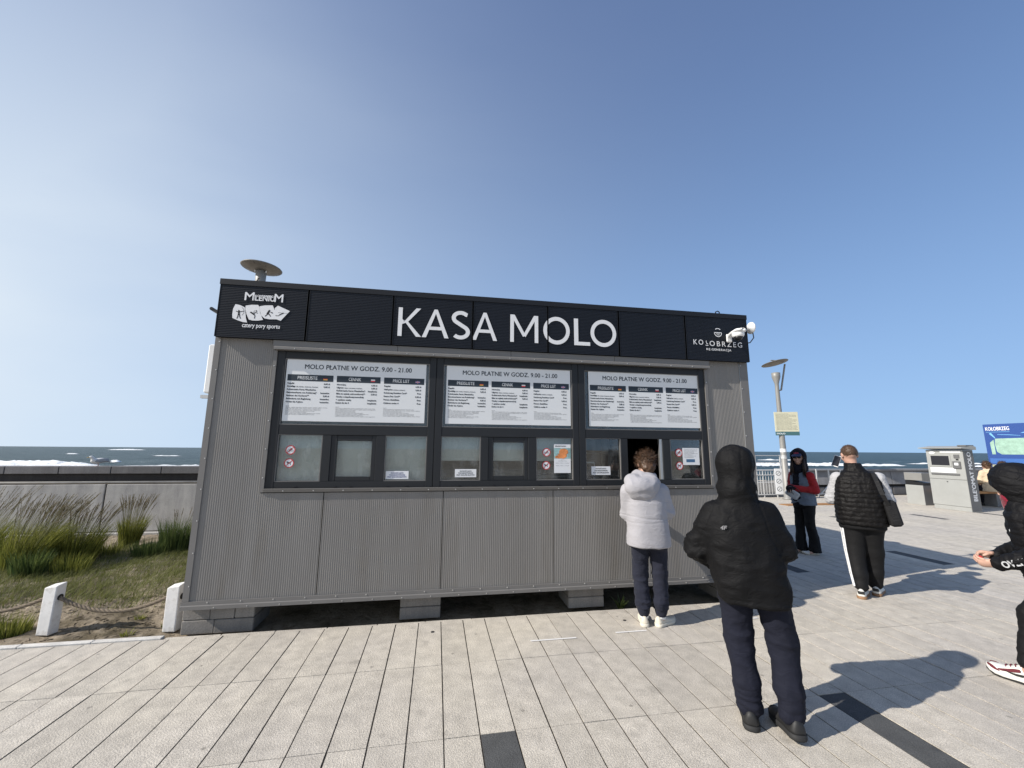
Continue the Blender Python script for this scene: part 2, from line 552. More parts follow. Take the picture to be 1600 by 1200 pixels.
pav = MB()
X0, X1, YB, YF = -26.0, 62.0, -30.0, 9.6
ZB = -.0036
XN, YN = 28.9, -10.55            # slabs are laid one by one up to here, plain paving goes on beyond
pav.add([pv(-8.35, YN, ZB), pv(XN, YN, ZB), pv(XN, -.068, ZB), pv(-8.35, -.068, ZB)], [(0, 1, 2, 3)])
pav.add([pv(6.2, -.068, ZB), pv(XN, -.068, ZB), pv(XN, YF, ZB), pv(6.2, YF, ZB)], [(0, 1, 2, 3)])
pav.mat(1)
pav.add([pv(X0, YB, ZB), pv(X1, YB, ZB), pv(X1, YN, ZB), pv(X0, YN, ZB)], [(0, 1, 2, 3)])
pav.add([pv(XN, YN, ZB), pv(X1, YN, ZB), pv(X1, YF, ZB), pv(XN, YF, ZB)], [(0, 1, 2, 3)])
pav.add([pv(X0, YN, ZB), pv(-8.35, YN, ZB), pv(-8.35, -.068, ZB), pv(X0, -.068, ZB)], [(0, 1, 2, 3)])
pavement = pav.build('pavement', [MAT['joint'], MAT['slab']])
tag(pavement, kind='structure')

dark_cells = {(2, -2), (13, -2), (24, 2), (36, 2), (47, 2), (48, 6), (60, 6), (-9, -2), (71, 6), (59, 2)}
SW, SL, ST = SP - .0085, L1 - .0045, .03
def slab_mesh(name, m):
    s = MB().box(-SW / 2, SW / 2, -SL / 2, SL / 2, -ST, 0)
    me = bpy.data.meshes.new(name)
    me.from_pydata(s.v, [], s.f)
    me.materials.append(m)
    me.update()
    return me
slab_me, slab_dk = slab_mesh('slab', MAT['slab']), slab_mesh('slab_dark', MAT['slab_dark'])
cells = []
for i in range(-50, 130):
    for k in range(-12, 13):
        a, l = PO + SP * (i + .5), Y1 + L1 * (k + .5)
        if l > -.1 and a < 6.3: continue
        c = pv(a, l)
        if c.y > 9.1: continue
        px = to_px(c)
        area, vis = 0.0, False
        if px:
            q = [to_px(pv(a + dx * SW / 2, l + dy * SL / 2)) for dx, dy in ((-1, -1), (1, -1), (1, 1), (-1, 1))]
            if all(q):
                vis = any(-20 < x < 1620 and -20 < y < 1215 for x, y in q)
                area = abs(sum(q[j][0] * q[(j + 1) % 4][1] - q[(j + 1) % 4][0] * q[j][1] for j in range(4))) / 2
                # only what lies inside the frame counts
                if not (0 < px[0] < 1600 and 0 < px[1] < 1200): area *= .35
                if to_px(c)[0] < 1190 and c.y > -.1: vis = False
        cells.append((vis, area, i, k, a, l))
order = sorted([c for c in cells if c[0]], key=lambda c: -c[1])
chosen = {(c[2], c[3]) for c in order[:298]}
rest = MB()
for vis, area, i, k, a, l in cells:
    c = pv(a, l)
    dk = (i, k) in dark_cells
    h = random.uniform(-.0012, .0012)
    tx, ty = random.uniform(-.0035, .0035), random.uniform(-.0012, .0012)
    jit = random.uniform(-.0012, .0012)
    if (i, k) in chosen:
        o = bpy.data.objects.new('slab', slab_dk if dk else slab_me)
        o.location = (c.x + jit, c.y, h)
        o.rotation_euler = (ty, tx, PA + random.uniform(-.0012, .0012))
        link(o, pavement)
    else:
        rest.mat(1 if dk else 0)
        b = len(rest.v)
        rest.box(-SW / 2, SW / 2, -SL / 2, SL / 2, -ST, 0)
        rest.xform(Matrix.Translation((c.x, c.y, h)) @ Matrix.Rotation(PA, 4, 'Z') @ Matrix.Rotation(tx, 4, 'Y'), b)
ro = rest.build('slab_field', [MAT['slab'], MAT['slab_dark']], pavement)
tag(ro, kind='stuff')
# light edging stones along the sand and a row in front of the kiosk
for i in range(-14, 0):
    x0 = -.10 + i * .52
    e = MB().box(x0 + .002, x0 + .518, -.062, -.006, -.08, .010, .004).build('edging_stone', MAT['edge_stone'], pavement)
for i in range(14):
    x0 = -.09 + i * .44
    e = MB().box(x0 + .002, x0 + .438, -.062, -.012, -.08, -.004 - .004 * random.random(), .004).build('edging_stone', MAT['slab'], pavement)
def gpt(u, v, z=0.0):
    d = fw + rt * ((u - 800) / 635.05) + up * ((600 - v) / 635.05)
    t = (z - CAM.z) / d.z
    return CAM + d * t
# short strips of white tape showing where to queue
for (xa, ya, xb, yb) in ((3.01, -.60, 3.42, -.60), (3.80, -.56, 4.10, -.56), (5.05, -.47, 5.32, -.47)):
    b = MB()
    b.add([(xa, ya, .0045), (xb, yb, .0045), (xb, yb + .022, .0045), (xa, ya + .022, .0045)], [(0, 1, 2, 3)])
    b.build('floor_tape', MAT['paint'], pavement)
for (u, v) in ((676, 987.5), (976, 969.5)):
    c = gpt(u, v)
    MB().lathe([(.017, -.01), (.017, .002), (.013, .004)], (c.x, c.y, 0), 14).build('floor_stud', MAT['stud'], pavement)

# ------------------------------------------------------------------ sandy planting strip, beach, sea
_tab = RNG.random((64, 64, 64)).astype(np.float32)
def vnoise(P):
    """smooth value noise, P (...,3) -> -1..1"""
    P = np.asarray(P, dtype=np.float32)
    i = np.floor(P).astype(np.int64)
    f = P - i
    f = f * f * (3 - 2 * f)
    i0, i1 = i & 63, (i + 1) & 63
    x0, y0, z0 = i0[..., 0], i0[..., 1], i0[..., 2]
    x1, y1, z1 = i1[..., 0], i1[..., 1], i1[..., 2]
    fx, fy, fz = f[..., 0], f[..., 1], f[..., 2]
    def lp(a, b, t): return a + (b - a) * t
    c = lp(lp(lp(_tab[x0, y0, z0], _tab[x1, y0, z0], fx), lp(_tab[x0, y1, z0], _tab[x1, y1, z0], fx), fy),
           lp(lp(_tab[x0, y0, z1], _tab[x1, y0, z1], fx), lp(_tab[x0, y1, z1], _tab[x1, y1, z1], fx), fy), fz)
    return c * 2 - 1
def fbm(P, oct_=4):
    P = np.asarray(P, dtype=np.float32)
    s, a = 0, 1.0
    for k in range(oct_):
        s = s + a * vnoise(P * (2.0 ** k) + 17.3 * k)
        a *= .5
    return s

def grid_obj(name, xs, ys, zf, m, parent=None, smooth=True):
    X, Y = np.meshgrid(xs, ys)
    Z = zf(X, Y)
    v = np.stack([X, Y, Z], -1).reshape(-1, 3)
    nx, ny = len(xs), len(ys)
    idx = np.arange(nx * ny).reshape(ny, nx)
    f = np.stack([idx[:-1, :-1], idx[:-1, 1:], idx[1:, 1:], idx[1:, :-1]], -1).reshape(-1, 4)
    return np_mesh(name, v, f, m, parent, smooth)

def np_mesh(name, v, f, m, parent=None, smooth=True, fmat=None):
    me = bpy.data.meshes.new(name)
    v = np.asarray(v, dtype=np.float32)
    f = np.asarray(f, dtype=np.int32)
    me.vertices.add(len(v))
    me.vertices.foreach_set('co', v.ravel())
    k = f.shape[1]
    me.loops.add(f.size)
    me.loops.foreach_set('vertex_index', f.ravel())
    me.polygons.add(len(f))
    me.polygons.foreach_set('loop_start', np.arange(len(f), dtype=np.int32) * k)
    me.polygons.foreach_set('loop_total', np.full(len(f), k, dtype=np.int32))
    for q in (m if isinstance(m, (list, tuple)) else [m]):
        me.materials.append(q)
    if fmat is not None:
        me.polygons.foreach_set('material_index', np.asarray(fmat, dtype=np.int32))
    me.polygons.foreach_set('use_smooth', np.full(len(f), smooth, dtype=bool))
    me.update(calc_edges=True)
    me.validate()
    o = bpy.data.objects.new(name, me)
    return link(o, parent)

def sand_z(X, Y):
    P = np.stack([X, Y, np.zeros_like(X)], -1)
    h = .035 * fbm(P * 1.3, 3) + .020 * fbm(P * 6.0, 3) + .010 * fbm(P * 19.0, 2) - .008
    rise = np.clip((Y - .25) / 1.6, 0, 1)
    h = h * (.35 + .65 * np.clip(Y / .5, 0, 1)) + .05 * rise
    under = np.clip((X + .25) / .3, 0, 1)
    return h * (1 - under) - .05 * under - .012
sand = grid_obj('sand', np.concatenate([np.linspace(-26, -5, 40), np.linspace(-4.9, .6, 300), np.linspace(.7, 6.8, 40)]),
                np.concatenate([np.linspace(-.004, 1.6, 120), np.linspace(1.65, 4.75, 60)]), sand_z, MAT['sand'])
tag(sand, kind='structure')
back = MB().box(6.21, 6.8, -.03, 4.75, -.12, -.03).build('ground_strip', MAT['joint'])
tag(back, kind='structure')
# one terrain sheet that reaches the horizon (beach, then the sea floor)
tv, tf = [], []
for y, z in ((-9000, -.6), (-31, -.6), (4.9, -.9), (9.9, -1.6), (40, -2.6), (75, -3.6), (200, -6), (9000, -6)):
    tv += [(-9000, y, z), (9000, y, z)]
for j in range(7):
    tf.append((2 * j, 2 * j + 1, 2 * j + 3, 2 * j + 2))
tag(mesh_obj('terrain', tv, tf, MAT['beach']), kind='structure')

SEA = -3.0
wv = [(RNG.uniform(-.5, .5) + math.pi / 2, lam, amp, RNG.uniform(0, 6.28)) for lam, amp in
      ((23, .16), (17, .15), (11, .13), (8.3, .11), (6.1, .09), (4.7, .07), (3.4, .05))]
def sea_z(X, Y):
    D = np.sqrt((X - 2) ** 2 + (Y + 4) ** 2)
    Z = np.zeros_like(X)
    for a, lam, amp, ph in wv:
        k = 2 * math.pi / lam
        res = D * .012
        w = np.clip(1.6 - res * 2.2 / lam * 1.6, 0, 1)
        P = np.stack([X / 40, Y / 40, np.full_like(X, lam)], -1)
        s = np.sin(k * (X * math.cos(a) + Y * math.sin(a)) + ph + 2.5 * vnoise(P))
        Z += amp * w * (1 - 2 * np.sqrt(np.abs(np.sin(.5 * np.arcsin(np.clip(s, -1, 1))))) + s * .4)
    return Z * 1.15
th = np.linspace(R(-80), R(80), 560)
yy = np.geomspace(46, 8500, 430)
T, YY = np.meshgrid(th, yy)
XX = 2 + np.tan(T) * YY
v = np.stack([XX, YY, SEA + sea_z(XX, YY)], -1).reshape(-1, 3)
idx = np.arange(len(th) * len(yy)).reshape(len(yy), len(th))
f = np.stack([idx[:-1, :-1], idx[:-1, 1:], idx[1:, 1:], idx[1:, :-1]], -1).reshape(-1, 4)
sea = np_mesh('sea', v, f, MAT['sea'], None, True)
tag(sea, kind='structure')

def breaker(x0, x1, y, h, depth, seed, taper=.15, ragged=.6):
    n = max(24, int((x1 - x0) / .45))
    prof = [(-depth, -.1), (-depth * .5, .35), (-depth * .2, .8), (.1, 1.0), (depth * .3, .7), (depth * .7, -.1)]
    vv, ff = [], []
    for i in range(n + 1):
        t = i / n
        x = x0 + (x1 - x0) * t
        env = min(1, t / taper, (1 - t) / taper) ** .6
        hv = h * env * (1 - ragged * .5 + ragged * .5 * float(fbm(np.array([x * .35, seed * 3.1, 0.]), 4)))
        dy = 2.2 * float(fbm(np.array([x * .05, seed * 7.7, 2.]), 3))
        for dx, z in prof:
            jx = .25 * float(fbm(np.array([x * .9, dx * 2.0, seed * 1.0]), 2))
            vv.append((x, y + dy + dx + jx, SEA + .12 + max(z * hv + .12 * hv * float(vnoise(np.array([x * 1.7, dx * 3., seed * 1.0]))), -.35)))
    m = len(prof)
    for i in range(n):
        for j in range(m - 1):
            ff.append((i * m + j, (i + 1) * m + j, (i + 1) * m + j + 1, i * m + j + 1))
    return mesh_obj('breaker', vv, ff, MAT['foam'], sea, True)
def sea_line(u0, u1, v, h, depth, seed, **k):
    a, b = gpt(u0, v, SEA), gpt(u1, v + (u1 - u0) * .0072, SEA)
    breaker(min(a.x, b.x), max(a.x, b.x), (a.y + b.y) / 2, h, depth, seed, **k)
sea_line(-330, 118, 726, 1.25, 3.0, 1, taper=.06, ragged=.35)
sea_line(-200, 142, 729, .9, 3.0, 2, taper=.1, ragged=.5)
sea_line(172, 222, 702.9, 1.5, 6.0, 3, taper=.3, ragged=.4)
sea_line(176, 192, 722, .7, 1.2, 4, ragged=.9)
sea_line(196, 320, 728.5, .5, 1.5, 5, ragged=1.0)
sea_line(246, 286, 712.5, .5, 1.5, 6, ragged=.9)
sea_line(110, 124, 709.5, .6, 1.5, 7, ragged=.9)
sea_line(1140, 1330, 727.0, 1.0, 3.0, 8, taper=.05, ragged=.4)
sea_line(1290, 1420, 727.5, .75, 2.5, 9, taper=.1, ragged=.6)
sea_line(1395, 1700, 724.5, .55, 2.0, 10, taper=.1, ragged=.9)
sea_line(1430, 1640, 729.0, .5, 2.0, 11, taper=.1, ragged=.9)
sea_line(1180, 1250, 719.0, .6, 2.0, 12, ragged=.9)

# ------------------------------------------------------------------ sea walls
YW = 4.70
lw = empty('sea_wall', (0, YW, 0))
tag(lw, 'low weathered concrete sea wall with grey coping behind the tall grass', 'wall')
JX = -3.942
k0 = -4
for k in range(-4, 2):
    xa, xb = JX + k * 4.2, JX + (k + 1) * 4.2
    MB().box(xa + .012, xb - .012, 0, .34, .07, .925, .008).build('wall_slab', MAT['wall_conc'], lw)
xl, xr = JX - 4 * 4.2, JX + 2 * 4.2
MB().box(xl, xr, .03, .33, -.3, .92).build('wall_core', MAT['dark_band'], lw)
MB().box(xl, xr, -.13, -.003, -.25, .062, .008).build('footing', MAT['wall_conc'], lw)
MB().tube([(xl, .022, .958), (xr, .022, .958)], .024, 10).build('hand_pipe', MAT['pipe'], lw, True)
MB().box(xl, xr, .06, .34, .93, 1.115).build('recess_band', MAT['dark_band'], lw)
for k in range(-20, 10):
    xa = -3.917 + k * .8417
    if xa < xl or xa > xr - .8: continue
    MB().box(xa + .006, xa + .836, .015, .42, 1.118, 1.252, .006).build('coping_block', MAT['cope'], lw)
YR = 9.2
rw = empty('sea_wall', (0, YR, 0))
tag(rw, 'grey panelled sea wall along the promenade behind the ticket machine', 'wall')
x = 15.15
j = 0
while x < 58:
    w = 1.12
    MB().prism([(-.02, .40), (.10, .40), (.12, .905), (.04, .905)], x + .012, x + w - .012, 'yz').build('wall_panel', MAT['panel_grey'], rw)
    MB().box(x + .02, x + w - .02, .02, .2, 0, .30, .01).build('plinth_panel', MAT['cope'], rw)
    MB().box(x + .004, x + w - .004, -.06, .36, .91, .975, .008).build('coping_block', MAT['panel_grey'], rw)
    x += w
MB().box(15.15, 58, .12, .34, -.2, .905).build('wall_core', MAT['dark_band'], rw)
rt_w = empty('sea_wall', (6.9, 7, 0))
tag(rt_w, 'short grey wall section running seaward behind the kiosk', 'wall')
MB().box(-.15, .15, -2.2, 2.4, -.3, .95, .01).build('wall_slab', MAT['wall_conc'], rt_w)
MB().box(-.2, .2, -2.25, 2.45, .953, 1.03, .01).build('coping_block', MAT['cope'], rt_w)
MB().box(-.15 + .3, 8.1, 2.15, 2.4, -.3, .50, .01).build('low_wall', MAT['wall_conc'], rt_w)

# ------------------------------------------------------------------ grass
def grass_mat(name, lo, hi):
    m, nt, p = new_mat(name)
    L = nt.links.new
    geo = N(nt, 'ShaderNodeNewGeometry')
    c = ramp(nt, geo.outputs['Random Per Island'], [(0, lo), (1, hi)])
    L(c, p.inputs['Base Color'])
    p.inputs['Roughness'].default_value = .6
    p.inputs['Specular IOR Level'].default_value = .25
    tl = N(nt, 'ShaderNodeBsdfTranslucent')
    L(c, tl.inputs[0])
    mx = N(nt, 'ShaderNodeMixShader')
    mx.inputs[0].default_value = .3
    L(p.outputs[0], mx.inputs[1]); L(tl.outputs[0], mx.inputs[2])
    L(mx.outputs[0], nt.nodes['Material Output'].inputs[0])
    return m
MAT['blade'] = grass_mat('tall_grass_blades', (.05, .072, .012), (.36, .36, .08))
MAT['blade_dk'] = grass_mat('dark_grass_blades', (.028, .055, .018), (.15, .19, .055))
MAT['straw'] = grass_mat('straw_stems', (.12, .12, .05), (.32, .29, .16))
MAT['plume'] = grass_mat('purple_brown_plumes', (.07, .055, .035), (.25, .20, .13))
MAT['turf'] = grass_mat('dry_turf', (.075, .095, .022), (.27, .275, .095))

def blades(n, cx, cy, spread, h0, h1, lean, width, rng, zf=0.0, arch=.6, seg=5, out=.55, base_lean=0.0):
    """n bent grass blades: returns verts, quads"""
    V, F = [], []
    for i in range(n):
        a = rng.uniform(0, 2 * math.pi)
        rr_ = spread * math.sqrt(rng.random())
        bx, by = cx + rr_ * math.cos(a), cy + rr_ * .7 * math.sin(a)
        h = rng.uniform(h0, h1)
        dx = out * math.cos(a) * rng.uniform(.1, .6) * h + lean[0] * h * rng.uniform(.5, 1.4)
        dy = out * math.sin(a) * rng.uniform(.1, .6) * h + lean[1] * h * rng.uniform(.5, 1.4)
        w = width * rng.uniform(.7, 1.3)
        pa = rng.uniform(0, math.pi)
        wx, wy = math.cos(pa) * w, math.sin(pa) * w
        b = len(V)
        for s in range(seg + 1):
            t = s / seg
            q = t ** (1 + arch)
            z = zf + h * (t - .28 * arch * t * t)
            k = (1 - t * .92) if s else .8
            x_, y_ = bx + dx * q, by + dy * q
            V.append((x_ - wx * k, y_ - wy * k, z)); V.append((x_ + wx * k, y_ + wy * k, z))
        for s in range(seg):
            F.append((b + 2 * s, b + 2 * s + 1, b + 2 * s + 3, b + 2 * s + 2))
    return V, F

def plumes(n, cx, cy, spread, h0, h1, lean, rng, zf=0.0):
    """flower stems: a thin stalk and a feathery head"""
    SV, SF, PV, PF = [], [], [], []
    for i in range(n):
        a = rng.uniform(0, 2 * math.pi)
        rr_ = spread * math.sqrt(rng.random())
        bx, by = cx + rr_ * math.cos(a), cy + rr_ * .7 * math.sin(a)
        h = rng.uniform(h0, h1)
        dx = .22 * math.cos(a) * h * rng.random() + lean[0] * h * rng.uniform(.6, 1.3)
        dy = .22 * math.sin(a) * h * rng.random() + lean[1] * h * rng.uniform(.6, 1.3)
        def pt(t):
            q = t ** 1.7
            return np.array([bx + dx * q, by + dy * q, zf + h * (t - .13 * t * t)])
        w = .0022
        b = len(SV)
        for s in range(6):
            p_ = pt(s / 5)
            SV.append(p_ + (-w, 0, 0)); SV.append(p_ + (w, 0, 0))
        for s in range(5):
            SF.append((b + 2 * s, b + 2 * s + 1, b + 2 * s + 3, b + 2 * s + 2))
        # head: small slivers along the last fifth
        for s in range(13):
            t = .80 + .2 * s / 12
            p_ = pt(t)
            d = pt(min(1, t + .04)) - pt(t - .04)
            d /= np.linalg.norm(d)
            o = rng.normal(size=3)
            o -= d * (o @ d)
            o /= np.linalg.norm(o) + 1e-9
            ln = .035 * (1.1 - .6 * (s / 12))
            tip = p_ + d * ln + o * ln * .35
            sd = np.cross(d, o) * .0032
            b = len(PV)
            PV += [p_ - sd, p_ + sd, tip + sd * .3, tip - sd * .3]
            PF.append((b, b + 1, b + 2, b + 3))
    return SV, SF, PV, PF

def tuft(cx, cy, n, spread, h0, h1, lean, label, seed, np_=0, ph=(0.7, 1.0), bm='blade', width=.0045, nm='grass_clump'):
    rng = np.random.default_rng(seed)
    z0 = float(sand_z(np.array([[cx]]), np.array([[cy]]))[0, 0]) - .01
    e = empty(nm, (cx, cy, z0))
    tag(e, label, 'grass clump', 'tall grass clumps in front of the sea wall')
    V, F = blades(n, 0, 0, spread, h0, h1, lean, width, rng)
    tag(np_mesh('leaves', V, F, MAT[bm], e, False), kind='stuff')
    if np_:
        SV, SF, PV, PF = plumes(np_, 0, 0, spread * .8, ph[0], ph[1], lean, rng)
        tag(np_mesh('stems', SV, SF, MAT['straw'], e, False), kind='stuff')
        tag(np_mesh('plumes', PV, PF, MAT['plume'], e, False), kind='stuff')
    return e
LEAN = (.30, -.05)
def gtuft(u, v_, *a, **k):
    c = gpt(u, v_)
    return tuft(c.x, c.y, *a, **k)
gtuft(28, 894, 800, .24, .40, .78, LEAN, 'tall wind-blown grass clump with brown plumes at the left edge of the frame', 1, 70, (.8, 1.12))
gtuft(-45, 880, 600, .30, .40, .75, LEAN, 'tall grass clump half cut off by the left edge of the frame', 11, 60, (.8, 1.15))
gtuft(62, 882, 700, .20, .38, .72, LEAN, 'wide dark green grass clump, second from the left, with swept plumes', 2, 70, (.8, 1.08))
gtuft(118, 882, 900, .21, .34, .66, (.22, -.03), 'yellow-green grass clump in front of the dark wall joint', 3, 60, (.70, .96))
gtuft(200, 858, 620, .13, .42, .62, (.08, 0), 'narrow upright yellowish grass clump with straight plumes', 4, 60, (.76, .98))
gtuft(279, 866, 1000, .26, .34, .66, (.10, 0), 'dense dark green grass clump beside the kiosk wall', 5, 16, (.66, .78), 'blade_dk', .005)
gtuft(236, 872, 500, .24, .14, .34, (.05, 0), 'low dark leafy clump between the taller grasses near the kiosk', 6, 0, bm='blade_dk', width=.006)
gtuft(42, 905, 300, .18, .18, .42, (.1, -.1), 'broad-leaved low green clump under the left tall grass', 7, 0, bm='blade_dk', width=.008)
gtuft(108, 898, 350, .20, .16, .36, (.1, -.05), 'short grassy clump at the foot of the yellow-green grass', 8, 0, bm='blade', width=.005)
gtuft(165, 872, 260, .16, .12, .30, (.1, -.05), 'sparse short grass between the two yellowish clumps', 12, 0, bm='blade', width=.004)
tuft(-1.52, .33, 520, .15, .10, .24, (.05, .02), 'small green tuft growing in the sand beside the left white post', 9, 0, bm='blade', width=.004)
tuft(-1.70, .30, 380, .13, .08, .20, (.05, .02), 'small green tuft at the left frame edge beyond the white post', 10, 0, bm='blade', width=.004)
# short dry turf: nobody could count it
rng = np.random.default_rng(21)
V, F = [], []
nb = 0
while nb < 38000:
    x_, y_ = rng.uniform(-5.2, -.12), rng.uniform(.62, 3.4)
    lim = .95 + .22 * float(fbm(np.array([x_ * 1.1, 3.0, 0.]), 3)) + (.35 if x_ > -1.2 else 0) * (x_ + 1.2)
    dens = 1.0 if y_ > lim + .12 else (.10 if y_ < lim - .1 else .4)
    if rng.random() > dens: continue
    h = rng.uniform(.03, .11)
    a = rng.uniform(0, 6.28)
    z0 = 0.0
    dx, dy = .6 * h + .7 * h * math.cos(a), .7 * h * math.sin(a) - .1 * h
    w = .0022
    px_, py_ = math.cos(a + 1.57) * w, math.sin(a + 1.57) * w
    b = len(V)
    V += [(x_ - px_, y_ - py_, 0), (x_ + px_, y_ + py_, 0), (x_ + dx * .4 + px_ * .7, y_ + dy * .4 + py_ * .7, h * .6), (x_ + dx * .4 - px_ * .7, y_ + dy * .4 - py_ * .7, h * .6),
          (x_ + dx + px_ * .15, y_ + dy, h), (x_ + dx - px_ * .15, y_ + dy, h)]
    F += [(b, b + 1, b + 2, b + 3), (b + 3, b + 2, b + 4, b + 5)]
    nb += 1
V = np.array(V)
V[:, 2] += np.repeat(sand_z(V[::6, 0], V[::6, 1]), 6) - .004
tag(np_mesh('turf', V, F, MAT['turf'], None, False), 'short dry turf between the sand and the tall grass', kind='stuff')
# a few sprigs on the bare sand
for q, (x_, y_, n_) in enumerate(((-.62, .52, 40), (-.50, .17, 50), (-.28, .30, 18))):
    V, F = blades(n_, 0, 0, .05, .02, .06, (.1, 0), .004, np.random.default_rng(40 + q), out=1.2)
    o = np_mesh('sprig', V, F, MAT['blade'], None, False)
    o.location = (x_, y_, float(sand_z(np.array([[x_]]), np.array([[y_]]))[0, 0]))
    tag(o, ['tiny green sprig in the middle of the bare sand', 'tiny green sprig at the pavement edge near the right white post', 'sparse sprig in the sand beside the right white post'][q], 'plant', 'sprigs in the sand')

# ------------------------------------------------------------------ white posts and rope
MAT['post'] = mat('chipped_white_paint', (.70, .69, .67), .75, var=.10, vscale=9, bump=.5, bscale=40, dirt=(.26, .23, .19), dscale=9)
MAT['rope'] = mat('brown_rope', (.17, .135, .095), .9, var=.3, vscale=60, bump=.6, bscale=150)
MAT['hole'] = mat('dark_hole', (.02, .018, .015), .9)
def post(x_, y_, rz, h, label, tilt=0.0):
    e = empty('rope_post', (x_, y_, -.03), rz)
    e.rotation_euler[1] = tilt
    tag(e, label, 'post', 'white posts along the sand')
    b = MB()
    a, c = .056, .044
    b.add([(-a, -c, 0), (a, -c, 0), (a, c, 0), (-a, c, 0), (-a, -c, h), (a, -c, h + .02), (a, c, h + .035), (-a, c, h + .012)],
          [(0, 3, 2, 1), (4, 5, 6, 7), (0, 1, 5, 4), (1, 2, 6, 5), (2, 3, 7, 6), (3, 0, 4, 7)])
    o = b.build('post_body', MAT['post'], e)
    bv = o.modifiers.new('bevel', 'BEVEL')
    bv.width = .008
    bv.segments = 2
    MB().lathe([(.026, -.004), (.026, .004)], (a, 0, h * .78), 12, 'x').build('rope_hole', MAT['hole'], e)
    MB().lathe([(.026, -.004), (.026, .004)], (-a, 0, h * .78), 12, 'x').build('rope_hole', MAT['hole'], e)
    return e
post(-1.205, .29, -.16, .395, 'white concrete post standing in the sand at the left', .02)
post(-.165, .20, -.12, .375, 'white concrete post in the sand beside the kiosk corner', -.01)
def rope(p0, p1, sag, label, n=120):
    p0, p1 = Vector(p0), Vector(p1)
    b = MB()
    core = []
    for i in range(n + 1):
        t = i / n
        p_ = p0.lerp(p1, t)
        p_.z -= sag * 4 * t * (1 - t)
        core.append(p_)
    Lr = sum((core[i + 1] - core[i]).length for i in range(n))
    for s in range(3):
        pts = []
        for i, p_ in enumerate(core):
            q = i / n * Lr / .042 * 2 * math.pi / 3 * 1.0 + s * 2 * math.pi / 3
            d = (core[min(i + 1, n)] - core[max(i - 1, 0)]).normalized()
            a_ = d.cross(Vector((0, 0, 1))).normalized()
            c_ = d.cross(a_)
            pts.append(p_ + (a_ * math.cos(q) + c_ * math.sin(q)) * .0075)
        b.tube(pts, .0095, 6)
    o = b.build('rope', MAT['rope'], None, True)
    tag(o, label, 'rope', 'ropes slung between the white posts')
rope((-1.15, .281, .275), (-.225, .207, .265), .125, 'brown twisted rope sagging between the two white posts')
rope((-1.26, .299, .275), (-2.265, .404, .275), .12, 'brown twisted rope running from the left post out of frame', 120)
post(-2.32, .41, -.1, .395, 'white concrete post beyond the left end of the rope')
# dry bits and small stones scattered on the sand: nobody could count them
rng = np.random.default_rng(91)
V, F = [], []
for i in range(900):
    x_, y_ = rng.uniform(-2.4, -.05), rng.uniform(.02, 1.15)
    a = rng.uniform(0, 3.14)
    l_, w = rng.uniform(.006, .03), rng.uniform(.0015, .004)
    h = rng.uniform(.002, .006)
    z0 = float(sand_z(np.array([[x_]]), np.array([[y_]]))[0, 0])
    ca, sa = math.cos(a), math.sin(a)
    b = len(V)
    for dx, dy, dz in ((-l_, -w, 0), (l_, -w, 0), (l_, w, 0), (-l_, w, 0), (-l_ * .8, 0, h), (l_ * .8, 0, h)):
        V.append((x_ + dx * ca - dy * sa, y_ + dx * sa + dy * ca, z0 + dz))
    F += [(b, b + 1, b + 5, b + 4), (b + 2, b + 3, b + 4, b + 5)]
MAT['litter'] = grass_mat('dry_plant_litter', (.05, .04, .025), (.24, .19, .12))
tag(np_mesh('dry_litter', V, F, MAT['litter'], None, False), 'dry plant litter scattered over the sand', kind='stuff')
# ------------------------------------------------------------------ ticket kiosk
MAT['clad'] = mat('warm_grey_cladding', (.210, .200, .187), .5, var=.09, vscale=1.0, stretch=(3.5, 3.5, .5), spec=.35, rvar=.08, dirt=(.17, .155, .135), dscale=1.6)
MAT['trim'] = mat('grey_folded_trim', (.165, .158, .15), .45, var=.06, vscale=3, spec=.4)
MAT['anthra'] = mat('anthracite_fascia', (.0100, .0125, .0185), .5, var=.10, vscale=2, spec=.28)
MAT['anthra_cap'] = mat('anthracite_cap', (.010, .011, .014), .5, spec=.3)
MAT['frame'] = mat('anthracite_window_frame', (.018, .0195, .022), .45, var=.06, vscale=5, spec=.3)
MAT['black'] = mat('black_gap', (.006, .006, .007), .8)
MAT['white_vinyl'] = mat('white_vinyl_lettering', (.74, .74, .74), .5, var=.03, vscale=20)
MAT['screw'] = mat('bright_screw_heads', (.55, .54, .52), .35, .6)
MAT['block'] = concrete('grey_concrete_block', (.26, .245, .225), .3, .8, .12)
MAT['glass'] = glass('window_glass', dirt=.06)
MAT['glass_dirty'] = glass('smeared_window_glass', dirt=.09)
MAT['blind'] = mat('pale_roller_blind', (.78, .80, .77), .85, var=.05, vscale=3)
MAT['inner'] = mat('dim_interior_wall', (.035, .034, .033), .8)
MAT['alu'] = mat('bare_aluminium', (.55, .55, .54), .35, .8)
MAT['roofing'] = mat('roof_membrane', (.12, .12, .12), .8, var=.15, vscale=3)
KW, KD = 5.826, 3.0
ZB0, ZB1, ZFB, ZFT, ZTOP = .205, .272, 2.678, 3.206, 3.262
FY = -.0724
kiosk = empty('ticket_kiosk', (0, 0, 0))
tag(kiosk, 'dark grey corrugated ticket kiosk with black fascia sign and three window bays', 'kiosk')

